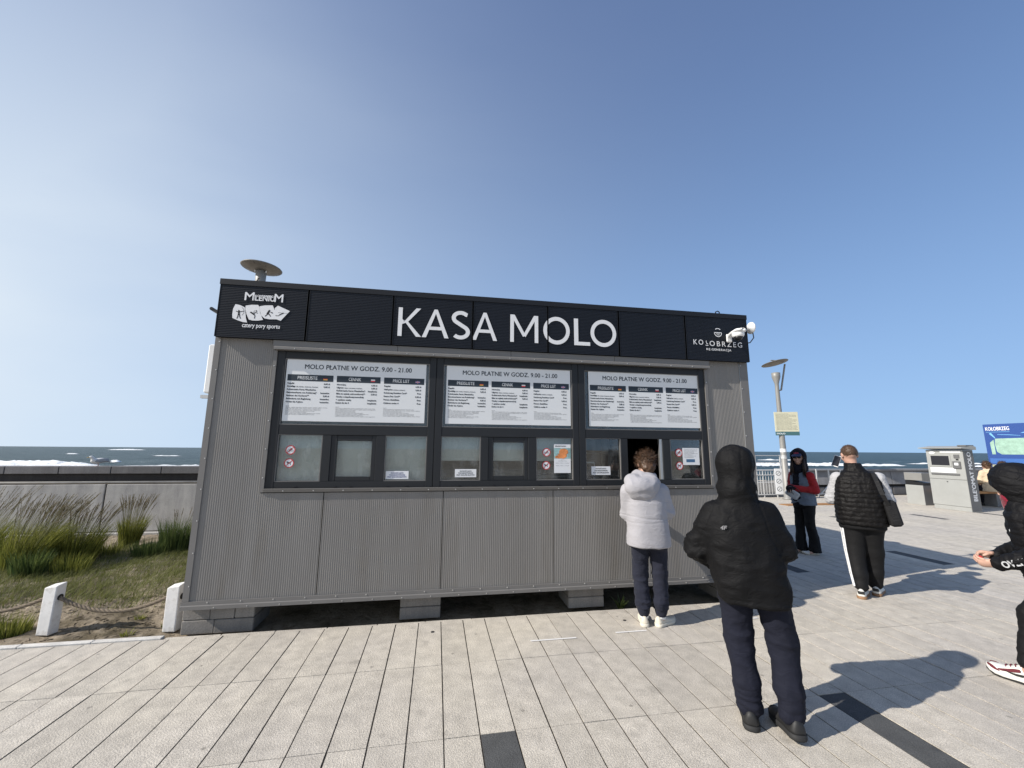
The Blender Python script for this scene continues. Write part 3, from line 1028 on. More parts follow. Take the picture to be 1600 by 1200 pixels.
def ribbed(name, x0, x1, zt, z0=ZB1, parent=kiosk, pitch=.0187, dep=.0019, y=0.0, xform=None, m='clad', horiz=False):
    """panel with fine vertical (or horizontal) ribs; zt may be a function of x"""
    prof = [(0, 0), (.38, 0), (.50, 1), (.88, 1)]
    V, F = [], []
    a0, a1 = (z0, zt) if horiz else (x0, x1)
    n = max(1, round((a1 - a0) / pitch))
    p_ = (a1 - a0) / n
    stations = []
    for i in range(n):
        for t, d in prof:
            stations.append((a0 + (i + t) * p_, d * dep))
    stations.append((a1, 0))
    for s, d in stations:
        if horiz:
            V += [(x0, y + d, s), (x1, y + d, s)]
        else:
            top = zt(s) if callable(zt) else zt
            V += [(s, y + d, z0), (s, y + d, top)]
    for i in range(len(stations) - 1):
        if horiz: F.append((2 * i, 2 * i + 1, 2 * i + 3, 2 * i + 2))
        else: F.append((2 * i, 2 * i + 2, 2 * i + 3, 2 * i + 1))
    # back and sides, so that the sheet has thickness
    zb = (zt if not callable(zt) else zt((x0 + x1) / 2))
    b = len(V)
    yb = y + .03
    if not callable(zt):
        V += [(x0, yb, z0), (x1, yb, z0), (x1, yb, zt), (x0, yb, zt), (x0, y, z0), (x1, y, z0), (x1, y, zt), (x0, y, zt)]
        F += [(b, b + 3, b + 2, b + 1), (b, b + 4, b + 7, b + 3), (b + 1, b + 2, b + 6, b + 5)]
    if xform is not None:
        V = [xform @ Vector(p) for p in V]
    return mesh_obj(name, V, F, MAT[m], parent)

CT = .048     # corner trim width
WX0, WX1, WZ0, WZ1 = .567, 5.245, 1.240, 2.577
TR = .034
ribbed('wall_panel', CT, 1.0975, lambda s: 2.70 if s < WX0 - TR + .002 else WZ0 - TR - .008)
for a, b in ((1.1055, 2.2345), (2.2425, 3.3805), (3.3885, 4.5185)):
    ribbed('wall_panel', a, b, WZ0 - TR - .008)
ribbed('wall_panel', 4.5265, KW - .10, lambda s: 2.70 if s > WX1 + TR - .002 else WZ0 - TR - .008)
# backing behind the cladding, with the window opening left free
bk = MB()
for a in ((.02, WX0 - .01, .03, .08, ZB0 + .02, 3.2), (WX1 + .01, KW - .02, .03, .08, ZB0 + .02, 3.2), (WX0 - .01, WX1 + .01, .03, .08, ZB0 + .02, WZ0 - .004), (WX0 - .01, WX1 + .01, .03, .08, WZ1 + .004, 3.2)):
    bk.box(*a)
bk.build('wall_core', MAT['black'], kiosk)
# side and back walls
Ml = Matrix.Translation((0, KD, 0)) @ Matrix.Rotation(-math.pi / 2, 4, 'Z')
Mr = Matrix.Translation((KW, 0, 0)) @ Matrix.Rotation(math.pi / 2, 4, 'Z')
Mb = Matrix.Translation((KW, KD, 0)) @ Matrix.Rotation(math.pi, 4, 'Z')
for k in range(2):
    w = (KD - 2 * CT) / 2
    ribbed('wall_panel', CT + k * w, CT + (k + 1) * w - .004, 2.70, xform=Ml)
    ribbed('wall_panel', CT + k * w, CT + (k + 1) * w - .004, 2.70, xform=Mr)
for k in range(5):
    w = (KW - 2 * CT) / 5
    ribbed('wall_panel', CT + k * w, CT + (k + 1) * w - .004, 2.70, xform=Mb)
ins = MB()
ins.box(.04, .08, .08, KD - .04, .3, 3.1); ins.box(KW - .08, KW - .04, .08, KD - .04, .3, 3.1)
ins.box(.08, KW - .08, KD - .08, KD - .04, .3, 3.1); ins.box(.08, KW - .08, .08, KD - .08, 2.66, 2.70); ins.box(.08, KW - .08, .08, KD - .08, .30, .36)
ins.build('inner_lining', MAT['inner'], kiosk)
# folded trims: corners and base
for (x0, x1) in ((-.004, CT), (KW - .10, KW + .004)):
    MB().box(x0, x1, -.010, .045, ZB1 + .001, 2.70).build('corner_trim', MAT['trim'], kiosk)
    if x0 > 1:
        MB().box(KW - .106, KW - .1005, -.006, .02, ZB1 + .002, 2.70).build('trim_seam', MAT['alu'], kiosk)
for (x0, x1) in ((-.004, CT), (KW - CT, KW + .004)):
    MB().box(x0, x1, KD - .045, KD + .010, ZB1 + .001, 2.70).build('corner_trim', MAT['trim'], kiosk)
bt = MB()
bt.prism([(-.012, ZB1), (.02, ZB1), (.02, ZB0), (-.022, ZB0), (-.022, ZB0 + .030), (-.012, ZB0 + .036)], -.012, KW + .012, 'yz')
bt.build('base_trim', MAT['trim'], kiosk)
MB().box(-.012, -.002, .021, KD + .01, ZB0, ZB1).build('base_trim', MAT['trim'], kiosk)
MB().box(KW + .002, KW + .012, .021, KD + .01, ZB0, ZB1).build('base_trim', MAT['trim'], kiosk)
MB().box(0, KW, .021, KD, ZB0 + .012, ZB0 + .06).build('floor_frame', MAT['black'], kiosk)
# window surround
sr = MB()
sr.box(WX0 - TR, WX0, -.014, .03, WZ0 - TR, WZ1)
sr.box(WX1, WX1 + TR, -.014, .03, WZ0 - TR, WZ1)
sr.prism([(-.014, WZ0 - TR), (-.030, WZ0 - .004), (-.030, WZ0), (.03, WZ0), (.03, WZ0 - TR)], WX0 + .0005, WX1 - .0005, 'yz')
sr.build('window_surround', MAT['trim'], kiosk)
# shutter rail over the windows
for k in range(4):
    a, b = .535 + k * 1.19, .535 + (k + 1) * 1.19 - .004
    MB().prism([(-.050, 2.612), (.03, 2.612), (.03, 2.672), (-.050, 2.672)], a, b, 'yz').build('shutter_rail', MAT['trim'], kiosk)
MB().prism([(-.066, 2.580), (.03, 2.580), (.03, 2.6115), (-.058, 2.6115), (-.066, 2.602)], .548, 5.288, 'yz').build('drip_edge', MAT['trim'], kiosk)
# screws
sc_ = MB()
for z in np.arange(.40, 2.65, .28):
    sc_.lathe([(.0065, 0), (.005, -.004)], (CT - .012, -.0102, z), 8, 'y')
    sc_.lathe([(.0065, 0), (.005, -.004)], (KW - .088, -.0102, z), 8, 'y')
for z in np.arange(1.34, 2.5, .27):
    sc_.lathe([(.0065, 0), (.005, -.004)], (WX0 - TR * .5, -.0142, z), 8, 'y')
    sc_.lathe([(.0065, 0), (.005, -.004)], (WX1 + TR * .5, -.0142, z), 8, 'y')
for x_ in np.arange(.2, 5.7, .27):
    sc_.lathe([(.0065, 0), (.005, -.004)], (x_, -.0122, ZB1 - .012), 8, 'y')
    sc_.lathe([(.0055, 0), (.004, -.004)], (x_ + .06, -.0222, ZB0 + .014), 8, 'y')
    if WX0 < x_ < WX1: sc_.lathe([(.0065, 0), (.005, -.004)], (x_, -.0232, WZ0 - .020), 8, 'y')
    if .55 < x_ < 5.2: sc_.lathe([(.0055, 0), (.004, -.004)], (x_, -.0665, 2.592), 8, 'y')
tag(sc_.build('screw_heads', MAT['screw'], kiosk), kind='stuff')

# fascia
FX = [.014, .829, 1.659, 2.490, 3.321, 4.157, 4.991, 5.818]
panels = []
for i in range(7):
    g = .0085
    a, b = FX[i] + (g if i else 0), FX[i + 1] - (g if i < 6 else 0)
    o = ribbed('fascia_panel', a, b, ZFT - .002, ZFB, kiosk, .0168, .0030, FY, None, 'anthra', True)
    panels.append((o, a, b))
    MB().box(a, a + .004, FY - .003, FY + .03, ZFB, ZFT - .002).build('panel_edge', MAT['anthra_cap'], o)
    MB().box(b - .004, b, FY - .003, FY + .03, ZFB, ZFT - .002).build('panel_edge', MAT['anthra_cap'], o)
fb = MB()
fb.box(FX[0], FX[-1], FY + .034, -.002 + .03, ZFB + .004, ZFT)
fb.build('fascia_core', MAT['black'], kiosk)
cap = MB()
cap.prism([(FY - .006, ZFT), (FY + .08, ZFT), (FY + .08, ZTOP), (FY - .006, ZTOP)], FX[0] - .006, FX[-1] + .006, 'yz')
cap.box(FX[0] - .006, FX[0] + .07, FY + .081, KD + .06, ZFT, ZTOP); cap.box(FX[-1] - .07, FX[-1] + .006, FY + .081, KD + .06, ZFT, ZTOP)
cap.box(FX[0] + .071, FX[-1] - .071, KD - .02, KD + .06, ZFT, ZTOP)
cap.build('roof_edge_cap', MAT['anthra_cap'], kiosk)
MB().box(FX[0] + .0705, FX[-1] - .0705, FY + .081, KD - .021, 3.12, 3.19).build('roof', MAT['roofing'], kiosk)
for (x0, x1) in ((FX[0], FX[0] + .03), (FX[-1] - .03, FX[-1])):
    sgn = -1 if x0 < 1 else 1
    MB().box(x0 + (0 if sgn > 0 else -.0), x1, .0305, KD + .05, ZFB, ZFT - .002).build('fascia_side', MAT['anthra'], kiosk)
MB().box(FX[0] + .031, FX[-1] - .031, KD + .015, KD + .05, ZFB, ZFT - .002).build('fascia_back', MAT['anthra'], kiosk)
bl = MB()
bl.tube([(5.45, -.02, 3.262), (5.45, -.02, 3.30), (5.48, -.02, 3.312), (5.50, -.02, 3.30), (5.50, -.02, 3.262)], .007, 6)
bl.build('lifting_eye', MAT['anthra_cap'], kiosk)

# --- lettering: drawn as broad strokes, split where the panels part
def stroke(pts, w, close=False):
    """flat mitred ribbon around a polyline -> list of quads (2-D)"""
    P = [Vector((p[0], p[1])) for p in pts]
    n = len(P)
    Lf, Rt = [], []
    for i in range(n):
        if close:
            d0, d1 = (P[i] - P[i - 1]).normalized(), (P[(i + 1) % n] - P[i]).normalized()
        else:
            d0 = (P[i] - P[i - 1]).normalized() if i else (P[1] - P[0]).normalized()
            d1 = (P[i + 1] - P[i]).normalized() if i < n - 1 else d0
        m_ = (d0 + d1).normalized()
        nn = Vector((-m_.y, m_.x))
        k = w / 2 / max(.35, nn.dot(Vector((-d0.y, d0.x))))
        Lf.append(P[i] + nn * k); Rt.append(P[i] - nn * k)
    q = []
    for i in range(n if close else n - 1):
        j = (i + 1) % n
        q.append([Lf[i], Rt[i], Rt[j], Lf[j]])
    return q
def arc(cx, cy, rx, ry, a0, a1, n=28):
    return [(cx + rx * math.cos(R(a0 + (a1 - a0) * i / n)), cy + ry * math.sin(R(a0 + (a1 - a0) * i / n))) for i in range(n + 1)]
def glyph(ch, w):
    """strokes on a cap height of 1; returns quads, advance"""
    h = w / 2
    if ch == 'K':
        return stroke([(h, 0), (h, 1)], w) + [[Vector((.63, 1)), Vector((.80, 1)), Vector((.335, .49)), Vector((w * .98, .42))]] + \
            [[Vector((w * .98, .42)), Vector((w * .98, .60)), Vector((.20, .545)), Vector((.20, .44))]] + \
            [[Vector((.205, .55)), Vector((.345, .52)), Vector((.84, 0)), Vector((.655, 0))]], .84
    if ch == 'A':
        return [[Vector((0, 0)), Vector((w * .98, 0)), Vector((.468, .9)), Vector((.395, 1))]] + [[Vector((.395, 1)), Vector((.505, 1)), Vector((.468, .9)), Vector((.43, .9))]] + \
            [[Vector((.90, 0)), Vector((.90 - w * .98, 0)), Vector((.432, .9)), Vector((.505, 1))]] + [[Vector((.20, .27)), Vector((.70, .27)), Vector((.655, .385)), Vector((.245, .385))]], .90
    if ch == 'S':
        pts = arc(.335, .745, .235, .195, 28, 270, 26)[:-1]
        pts = [(.545, .865)] + arc(.325, .75, .235, .190, 42, 235, 22) + arc(.325, .255, .250, .200, 55, -140, 26)
        return stroke(pts, w * .93), .64
    if ch == 'M':
        return stroke([(h, 0), (h, 1)], w * .9) + stroke([(1.02 - h, 0), (1.02 - h, 1)], w * .9) + \
            [[Vector((.02, 1)), Vector((.16, 1)), Vector((.555, .26)), Vector((.465, .20))], [Vector((1.0, 1)), Vector((.86, 1)), Vector((.465, .26)), Vector((.555, .20))]], 1.02
    if ch == 'O':
        return stroke(arc(.52, .5, .52 - h, .515 - h, 0, 360, 44)[:-1], w, True), 1.04
    if ch == 'L':
        return stroke([(h, 0), (h, 1)], w) + [[Vector((w * .99, 0)), Vector((.55, 0)), Vector((.55, w * .92)), Vector((w * .99, w * .92))]], .55
import bmesh
def clip_quads(qs, xa, xb):
    bm = bmesh.new()
    for q in qs:
        try: bm.faces.new([bm.verts.new((p.x, p.y, 0)) for p in q])
        except ValueError: pass
    for x_, nn in ((xa, (-1, 0, 0)), (xb, (1, 0, 0))):
        bmesh.ops.bisect_plane(bm, geom=bm.verts[:] + bm.edges[:] + bm.faces[:], plane_co=(x_, 0, 0), plane_no=nn, clear_outer=True)
    bm.verts.index_update()
    out = ([(v.co.x, v.co.y) for v in bm.verts], [tuple(v.index for v in f.verts) for f in bm.faces])
    bm.free()
    return out
CAPH, LZ = .308, 2.774
# (letter, left x) measured along the fascia
quads = []
for ch, x0, wx in (('K', 1.715, .93), ('A', 1.961, 1.0), ('S', 2.258, 1.03), ('A', 2.486, .97), ('M', 2.896, 1.01), ('O', 3.268, .95), ('L', 3.622, 1.1), ('O', 3.815, .96)):
    qs, adv = glyph(ch, .145)
    for qi, q in enumerate(qs):
        quads.append([Vector((x0 + p.x * CAPH * wx, LZ + p.y * CAPH)) for p in q] + [qi])
LY = FY - .0045
for o, a, b in panels[2:5]:
    vv, ff = [], []
    for q in quads:
        vs2, fs2 = clip_quads([q[:4]], a, b)
        k = len(vv)
        dy = .00004 * (q[4] % 40)
        vv += [(p[0], LY - dy, p[1]) for p in vs2]
        ff += [tuple(i + k for i in f_) for f_ in fs2]
    mesh_obj('lettering', vv, ff, MAT['white_vinyl'], o)
# left panel: emblem of four sports
lg = None
def lz(px, py):   # sketch coordinates (zoomed pixels 1600 x 1091 of the panel) to the fascia plane
    u, v_ = 355 + px / 14.545, 450 + py / 14.545
    d = fw + rt * ((u - 800) / 635.05) + up * ((600 - v_) / 635.05)
    t = (LY - CAM.y) / d.y
    return CAM + d * t
def emb(pts, y, mb):
    pp = [lz(*p) for p in pts]
    if mb is None:
        MB().add([(p.x, y, p.z) for p in pp], [tuple(range(len(pp)))]).build('emblem_panel', MAT['white_vinyl'], panels[0][0])
        return
    mb.add([(p.x, y, p.z) for p in pp], [tuple(range(len(pp)))])
emb([(190, 365), (300, 390), (400, 440), (415, 560), (425, 690), (452, 785), (360, 775), (240, 735), (118, 680), (115, 590), (135, 470)], LY, lg)
emb([(420, 400), (560, 380), (705, 385), (735, 440), (745, 560), (815, 725), (690, 742), (570, 738), (490, 715), (440, 600), (410, 470)], LY - .0001, lg)
emb([(735, 415), (860, 395), (1035, 395), (1065, 470), (1110, 580), (1110, 712), (960, 712), (845, 690), (770, 620), (745, 520)], LY - .0002, lg)
emb([(1080, 460), (1155, 402), (1425, 525), (1215, 745), (1105, 708), (1085, 580)], LY - .0003, lg)

fg = MB()
def limb(pts, w, y=LY - .0012):
    for i in range(len(pts) - 1):
        a_, b_ = Vector(pts[i]), Vector(pts[i + 1])
        d = (b_ - a_).normalized()
        n_ = Vector((-d.y, d.x)) * w / 2
        emb([tuple(a_ - d * w * .3 + n_), tuple(a_ - d * w * .3 - n_), tuple(b_ + d * w * .3 - n_), tuple(b_ + d * w * .3 + n_)], y - .00003 * i, fg)
def blob(cx, cy, r_):
    emb([(cx + r_ * math.cos(k * .785), cy + r_ * math.sin(k * .785)) for k in range(8)], LY - .0014, fg)
blob(268, 510, 14); limb([(268, 530), (265, 600)], 42); limb([(250, 600), (240, 650), (218, 690)], 20); limb([(278, 600), (285, 650), (298, 690)], 20)
limb([(250, 545), (205, 525)], 16); limb([(285, 540), (380, 525)], 14)
limb([(335, 440), (372, 480), (385, 530), (372, 580), (335, 620)], 8)
fg.build('emblem_figure', MAT['anthra_cap'], panels[0][0]); fg = MB()
blob(535, 555, 16); limb([(550, 560), (610, 600)], 36); limb([(610, 600), (632, 630), (618, 690)], 18); limb([(600, 590), (640, 555), (690, 570)], 15); limb([(600, 560), (620, 510)], 9); blob(662, 522, 18)
fg.build('emblem_figure', MAT['anthra_cap'], panels[0][0]); fg = MB()
blob(965, 508, 15); limb([(950, 530), (915, 590)], 44); limb([(915, 590), (890, 620), (862, 640)], 19); limb([(940, 585), (965, 610), (980, 645)], 19); limb([(965, 540), (1035, 568)], 12); blob(1020, 566, 16)
fg.build('emblem_figure', MAT['anthra_cap'], panels[0][0]); fg = MB()
blob(1275, 572, 12); limb([(1270, 575), (1190, 612)], 22); limb([(1190, 612), (1165, 632), (1100, 630)], 13); limb([(1270, 572), (1365, 575)], 6); limb([(1265, 570), (1160, 560)], 7)
fg.build('emblem_figure', MAT['anthra_cap'], panels[0][0])
tl = MB()
def ptxt(mb, s, px0, py0, px1, py1, size, bold=0, space=1.0, shear=0, align='LEFT'):
    a_, b_ = lz(px0, py0), lz(px1, py1)
    d = (b_ - a_)
    d.y = 0
    put_text(mb, s, a_, d.normalized(), (0, 0, 1), size, align, space, bold, d.length, shear, .0003)
ptxt(tl, 'M', 395, 272, 605, 280, .118, .0022)
ptxt(tl, 'ILENIU', 595, 280, 1075, 308, .078, .0022)
ptxt(tl, 'M', 1070, 312, 1262, 325, .118, .0022)
ptxt(tl, 'KOŁOBRZEG', 635, 200, 1045, 222, .030, .001)
ptxt(tl, 'cztery pory sportu', 335, 885, 1190, 925, .062, .0012)
tl.build('lettering', MAT['white_vinyl'], panels[0][0])
# right panel: town mark
tr_ = MB()
put_text(tr_, 'KO', (5.088, LY, 2.860), (1, 0, 0), (0, 0, 1), .088, space=1.35, bold=.0008, fit=.126)
put_text(tr_, 'OBRZEG', (5.297, LY, 2.852), (1, 0, 0), (0, 0, 1), .088, space=1.35, bold=.0008, fit=.432)
put_text(tr_, 'RE:GENERACJA', (5.252, LY, 2.797), (1, 0, 0), (0, 0, 1), .036, space=1.25, bold=.0012, fit=.325)
for a_ in (arc(5.268, 2.900, .014, .026, 150, 300, 8),):
    for q in stroke(a_, .008): tr_.add([(p.x, LY, p.y) for p in q], [(0, 1, 2, 3)])
for q in stroke([(5.243, 2.856), (5.279, 2.856)], .008): tr_.add([(p.x, LY, p.y) for p in q], [(0, 1, 2, 3)])
for q in stroke(arc(5.418, 3.020, .048, .050, 180, 360, 16), .009) + stroke([(5.370, 3.020), (5.466, 3.020)], .009) + stroke(arc(5.418, 3.020, .052, .050, 50, 130, 10), .009) \
        + stroke([(5.392, 3.004), (5.444, 3.004)], .006) + stroke([(5.400, 2.990), (5.436, 2.990)], .006): tr_.add([(p.x, LY - .0002, p.y) for p in q], [(0, 1, 2, 3)])
tr_.build('lettering', MAT['white_vinyl'], panels[6][0])

# --- windows: three bays
BAY = 1.5585
bays = []
for k in range(3):
    o_ = k * BAY
    f_ = MB()
    xl_, xr_ = (WX0 if k == 0 else .64 + o_ - .0705), (WX1 if k == 2 else 2.0545 + o_ + .0705)
    y0, y1 = -.002, .055
    f_.box(xl_ + .0005, .642 + o_, y0, y1, WZ0 + .0005, WZ1 - .0005, .003)
    f_.box(2.056 + o_, xr_ - .0005, y0, y1, WZ0 + .0005, WZ1 - .0005, .003)
    f_.box(.6425 + o_, 2.0555 + o_, y0 + .002, y1 - .002, 2.506, WZ1 - .001, .003)
    f_.box(.6425 + o_, 2.0555 + o_, y0 + .002, y1 - .002, 1.750, 1.846, .003)
    f_.box(.6425 + o_, 2.0555 + o_, y0 + .002, y1 - .002, WZ0 + .001, 1.302, .003)
    f_.box(1.050 + o_, 1.131 + o_, y0 + .004, y1 - .004, 1.3025, 1.7495, .003)
    f_.box(1.556 + o_, 1.646 + o_, y0 + .004, y1 - .004, 1.3025, 1.7495, .003)
    wf = f_.build('window_frame', MAT['frame'], kiosk)
    bays.append(wf)
    # bright glazing beads at the right and lower edges of the panes
    bd = MB()
    for (a_, b_, z0, z1) in ((.6425, 2.0555, 1.8465, 2.5055), (.6425, 1.0495, 1.3025, 1.7495), (1.6465, 2.0555, 1.3025, 1.7495)):
        a_, b_ = a_ + o_, b_ + o_
        bd.box(b_ - .008, b_, .004, .022, z0, z1); bd.box(a_, b_ - .0085, .004, .022, z0, z0 + .007)
        bd.box(a_, a_ + .006, .004, .022, z0 + .0075, z1); bd.box(a_ + .0065, b_ - .0085, .004, .022, z1 - .006, z1)
    bd.build('glazing_bead', MAT['trim'], wf)
    MB().box(.6430 + o_, 2.055 + o_, .024, .030, 1.847, 2.505).build('pane', MAT['glass'], wf)
    MB().box(.6430 + o_, 1.049 + o_, .024, .030, 1.303, 1.749).build('pane', MAT['glass_dirty'] if k < 2 else MAT['glass'], wf)
    MB().box(1.647 + o_, 2.055 + o_, .024, .030, 1.303, 1.749).build('pane', MAT['glass_dirty'] if k < 2 else MAT['glass'], wf)
    # sliding sash in the middle
    if k < 2:
        s_ = MB()
        a_, b_, z0, z1 = 1.1315 + o_, 1.5555 + o_, 1.303, 1.7490
        w = .054
        s_.box(a_, a_ + w, .010, .046, z0, z1, .003); s_.box(b_ - w * .75, b_, .010, .046, z0, z1, .003)
        s_.box(a_ + w + .0005, b_ - w * .75 - .0005, .011, .045, z0, z0 + w * .8, .003); s_.box(a_ + w + .0005, b_ - w * .75 - .0005, .011, .045, z1 - w, z1, .003)
        s_.build('sash', MAT['frame'], wf)
        MB().box(a_ + w + .001, b_ - w * .75 - .001, .026, .032, z0 + w * .8 + .001, z1 - w - .001).build('pane', MAT['glass_dirty'], wf)
    else:
        s_ = MB()
        s_.box(1.520 + o_, 1.530 + o_, .012, .046, 1.303, 1.749); s_.box(1.533 + o_, 1.5555 + o_, .016, .046, 1.303, 1.749)
        s_.build('sash_edge', MAT['alu'], wf)
    # small drain caps in the sill
    for dx in (.20, .56, .70, 1.05, 1.24):
        MB().box(.62 + o_ + dx, .655 + o_ + dx, -.010, -.0025, 1.246, 1.258, .003).build('drain_cap', MAT['anthra_cap'], wf)

# roller blinds, counter and a few dim things inside
def blind(x0, x1, zb, label):
    o = MB()
    n = 14
    V, F = [], []
    for i in range(n + 1):
        x_ = x0 + (x1 - x0) * i / n
        dy = .006 * math.sin(i * .9)
        V += [(x_, .125 + dy, zb), (x_, .125 + dy * .3, 1.80), (x_, .128 + dy * .3, 1.80), (x_, .128 + dy, zb)]
    for i in range(n):
        for j in range(4):
            F.append((4 * i + j, 4 * i + (j + 1) % 4, 4 * i + 4 + (j + 1) % 4, 4 * i + 4 + j))
    o.add(V, F)
    e = o.build('roller_blind', MAT['blind'])
    tag(e, label, 'blind', 'roller blinds inside the kiosk')
    MB().box(x0, x1, .118, .136, zb - .020, zb, .004).build('bottom_bar', MAT['blind'], e)
blind(.60, 2.10, 1.285, 'pale roller blind fully lowered behind the left window bay')
blind(2.16, 3.66, 1.520, 'pale roller blind half lowered behind the middle window bay')
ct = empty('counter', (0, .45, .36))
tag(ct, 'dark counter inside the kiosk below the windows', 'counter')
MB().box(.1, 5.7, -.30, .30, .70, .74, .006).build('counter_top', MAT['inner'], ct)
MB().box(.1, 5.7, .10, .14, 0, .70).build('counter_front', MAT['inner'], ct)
MAT['screen_dark'] = mat('dark_screen', (.02, .02, .025), .2)
mn = empty('monitor', (3.95, .62, 1.10), .35)
tag(mn, 'white framed cash desk monitor seen through the right bay window', 'monitor')
MB().box(-.17, .17, -.02, .02, .12, .38, .008).build('monitor_case', MAT['blind'], mn)
MB().box(-.15, .15, -.0225, -.0205, .14, .36).build('screen', MAT['screen_dark'], mn)
MB().box(-.02, .02, -.01, .03, .01, .12).build('stand', MAT['blind'], mn)
MB().box(-.10, .10, -.07, .07, 0, .012, .004).build('foot', MAT['blind'], mn)
sh = empty('shelf_unit', (3.72, 2.7, .36))
tag(sh, 'pale shelf unit deep inside the kiosk behind the right bay', 'shelf')
for z in (.4, .8, 1.2, 1.6): MB().box(0, 1.4, -.15, .15, z, z + .025).build('shelf_board', MAT['blind'], sh)
for x_ in (0, 1.38): MB().box(x_, x_ + .02, -.15, .15, 0, 1.7).build('side_panel', MAT['blind'], sh)

# foundation piers of concrete blocks
def pier(x0, x1, y0, y1, z0, cut, cut2):
    e = empty('foundation_pier', ((x0 + x1) / 2, (y0 + y1) / 2, z0))
    e.parent = kiosk
    h = (ZB0 - z0 - .003) / 2
    for r_, cs in ((0, cut), (1, cut2)):
        xs = [x0] + [x0 + (x1 - x0) * c for c in cs] + [x1]
        for i in range(len(xs) - 1):
            b = MB().box(xs[i] + .002 - e.location.x, xs[i + 1] - .002 - e.location.x, y0 - e.location.y + random.uniform(0, .01), y1 - e.location.y, r_ * (h + .002), r_ * (h + .002) + h - .002, .006)
            b.build('block', MAT['block'], e)
pier(-.036, .562, .075, .46, -.035, (.45,), (.38, .72))
pier(1.856, 2.250, .085, .46, -.022, (), ())
pier(3.563, 3.956, .085, .46, -.010, (), ())
pier(5.30, 5.80, .075, .46, -.010, (.5,), (.4,))
for x0 in (0, 1.85, 3.56, 5.3): pier(x0, x0 + .45, 2.5, 2.9, -.06, (.5,), ())
# weed under the kiosk
V, F = blades(34, 0, 0, .03, .10, .19, (0, -.2), .012, np.random.default_rng(77), out=1.3)
o = np_mesh('weed', V, F, MAT['blade_dk'], None, False)
o.location = (4.15, .10, -.06)
tag(o, 'drooping weed growing under the kiosk beside the right pier', 'plant')
# ------------------------------------------------------------------ price boards behind the upper panes
def yp(u, v_, y):
    d = fw + rt * ((u - 800) / 635.05) + up * ((600 - v_) / 635.05)
    t = (y - CAM.y) / d.y
    return CAM + d * t
MAT['board'] = mat('white_price_board', (.70, .71, .71), .45, var=.02, vscale=2)
MAT['ink'] = mat('navy_ink', (.012, .022, .034), .5)
MAT['ink_grey'] = mat('grey_print', (.07, .075, .08), .6)
MAT['paper'] = mat('white_paper', (.72, .73, .74), .6)
MAT['red'] = mat('sign_red', (.48, .03, .035), .5)
MAT['gold'] = mat('flag_gold', (.65, .38, .05), .5)
MAT['flagblue'] = mat('flag_blue', (.03, .05, .22), .5)
MAT['teal'] = mat('poster_teal', (.25, .40, .40), .5, var=.5, vscale=25)
MAT['orange'] = mat('poster_orange', (.62, .22, .07), .5, var=.6, vscale=30)
MAT['navyblock'] = mat('notice_blue', (.05, .13, .24), .5)
ROWS = [
    (('Regulär', '6,00 zł'), ('Ermäßigt (für Schüler, Studenten, Rentner)', '5,00 zł'), ('Kołobrzeska Karta Mieszkańca', ''), ('Bewohnerkarte von Kołobrzeg*', 'kostenlos'), ('Besitzer der Kurkarte**', '5,00 zł'), ('Behinderte mit Begleitung', 'kostenlos'), ('Kinder bis 4 Jahre', 'kostenlos')),
    (('Normalny', '6,00 zł'), ('Ulgowy (dzieci, uczniowie, studenci)', '5,00 zł'), ('Kołobrzeska Karta Mieszkańca*', 'bezpłatnie'), ('Bilet za opłatą uzdrowiskową**', '5,00 zł'), ('Osoby z niepełnosprawnością', ''), ('+ opiekun osoby', 'bezpłatnie'), ('Dzieci do lat 4', 'bezpłatnie')),
    (('Regular', '6,00 zł'), ('Half-price (children, students)', '5,00 zł'), ('Kołobrzeg Resident Card*', 'Free'), ('Resort Fee Card**', '5,00 zł'), ('Person disabilities', 'Free'), ('Children under 4', 'Free'))]
HEAD = ('PREISLISTE', 'CENNIK', 'PRICE LIST')
bl_names = ('white price board with tariff columns behind the left upper pane', 'white price board with tariff columns behind the middle upper pane', 'white price board with tariff columns behind the right upper pane')
BY = .0125
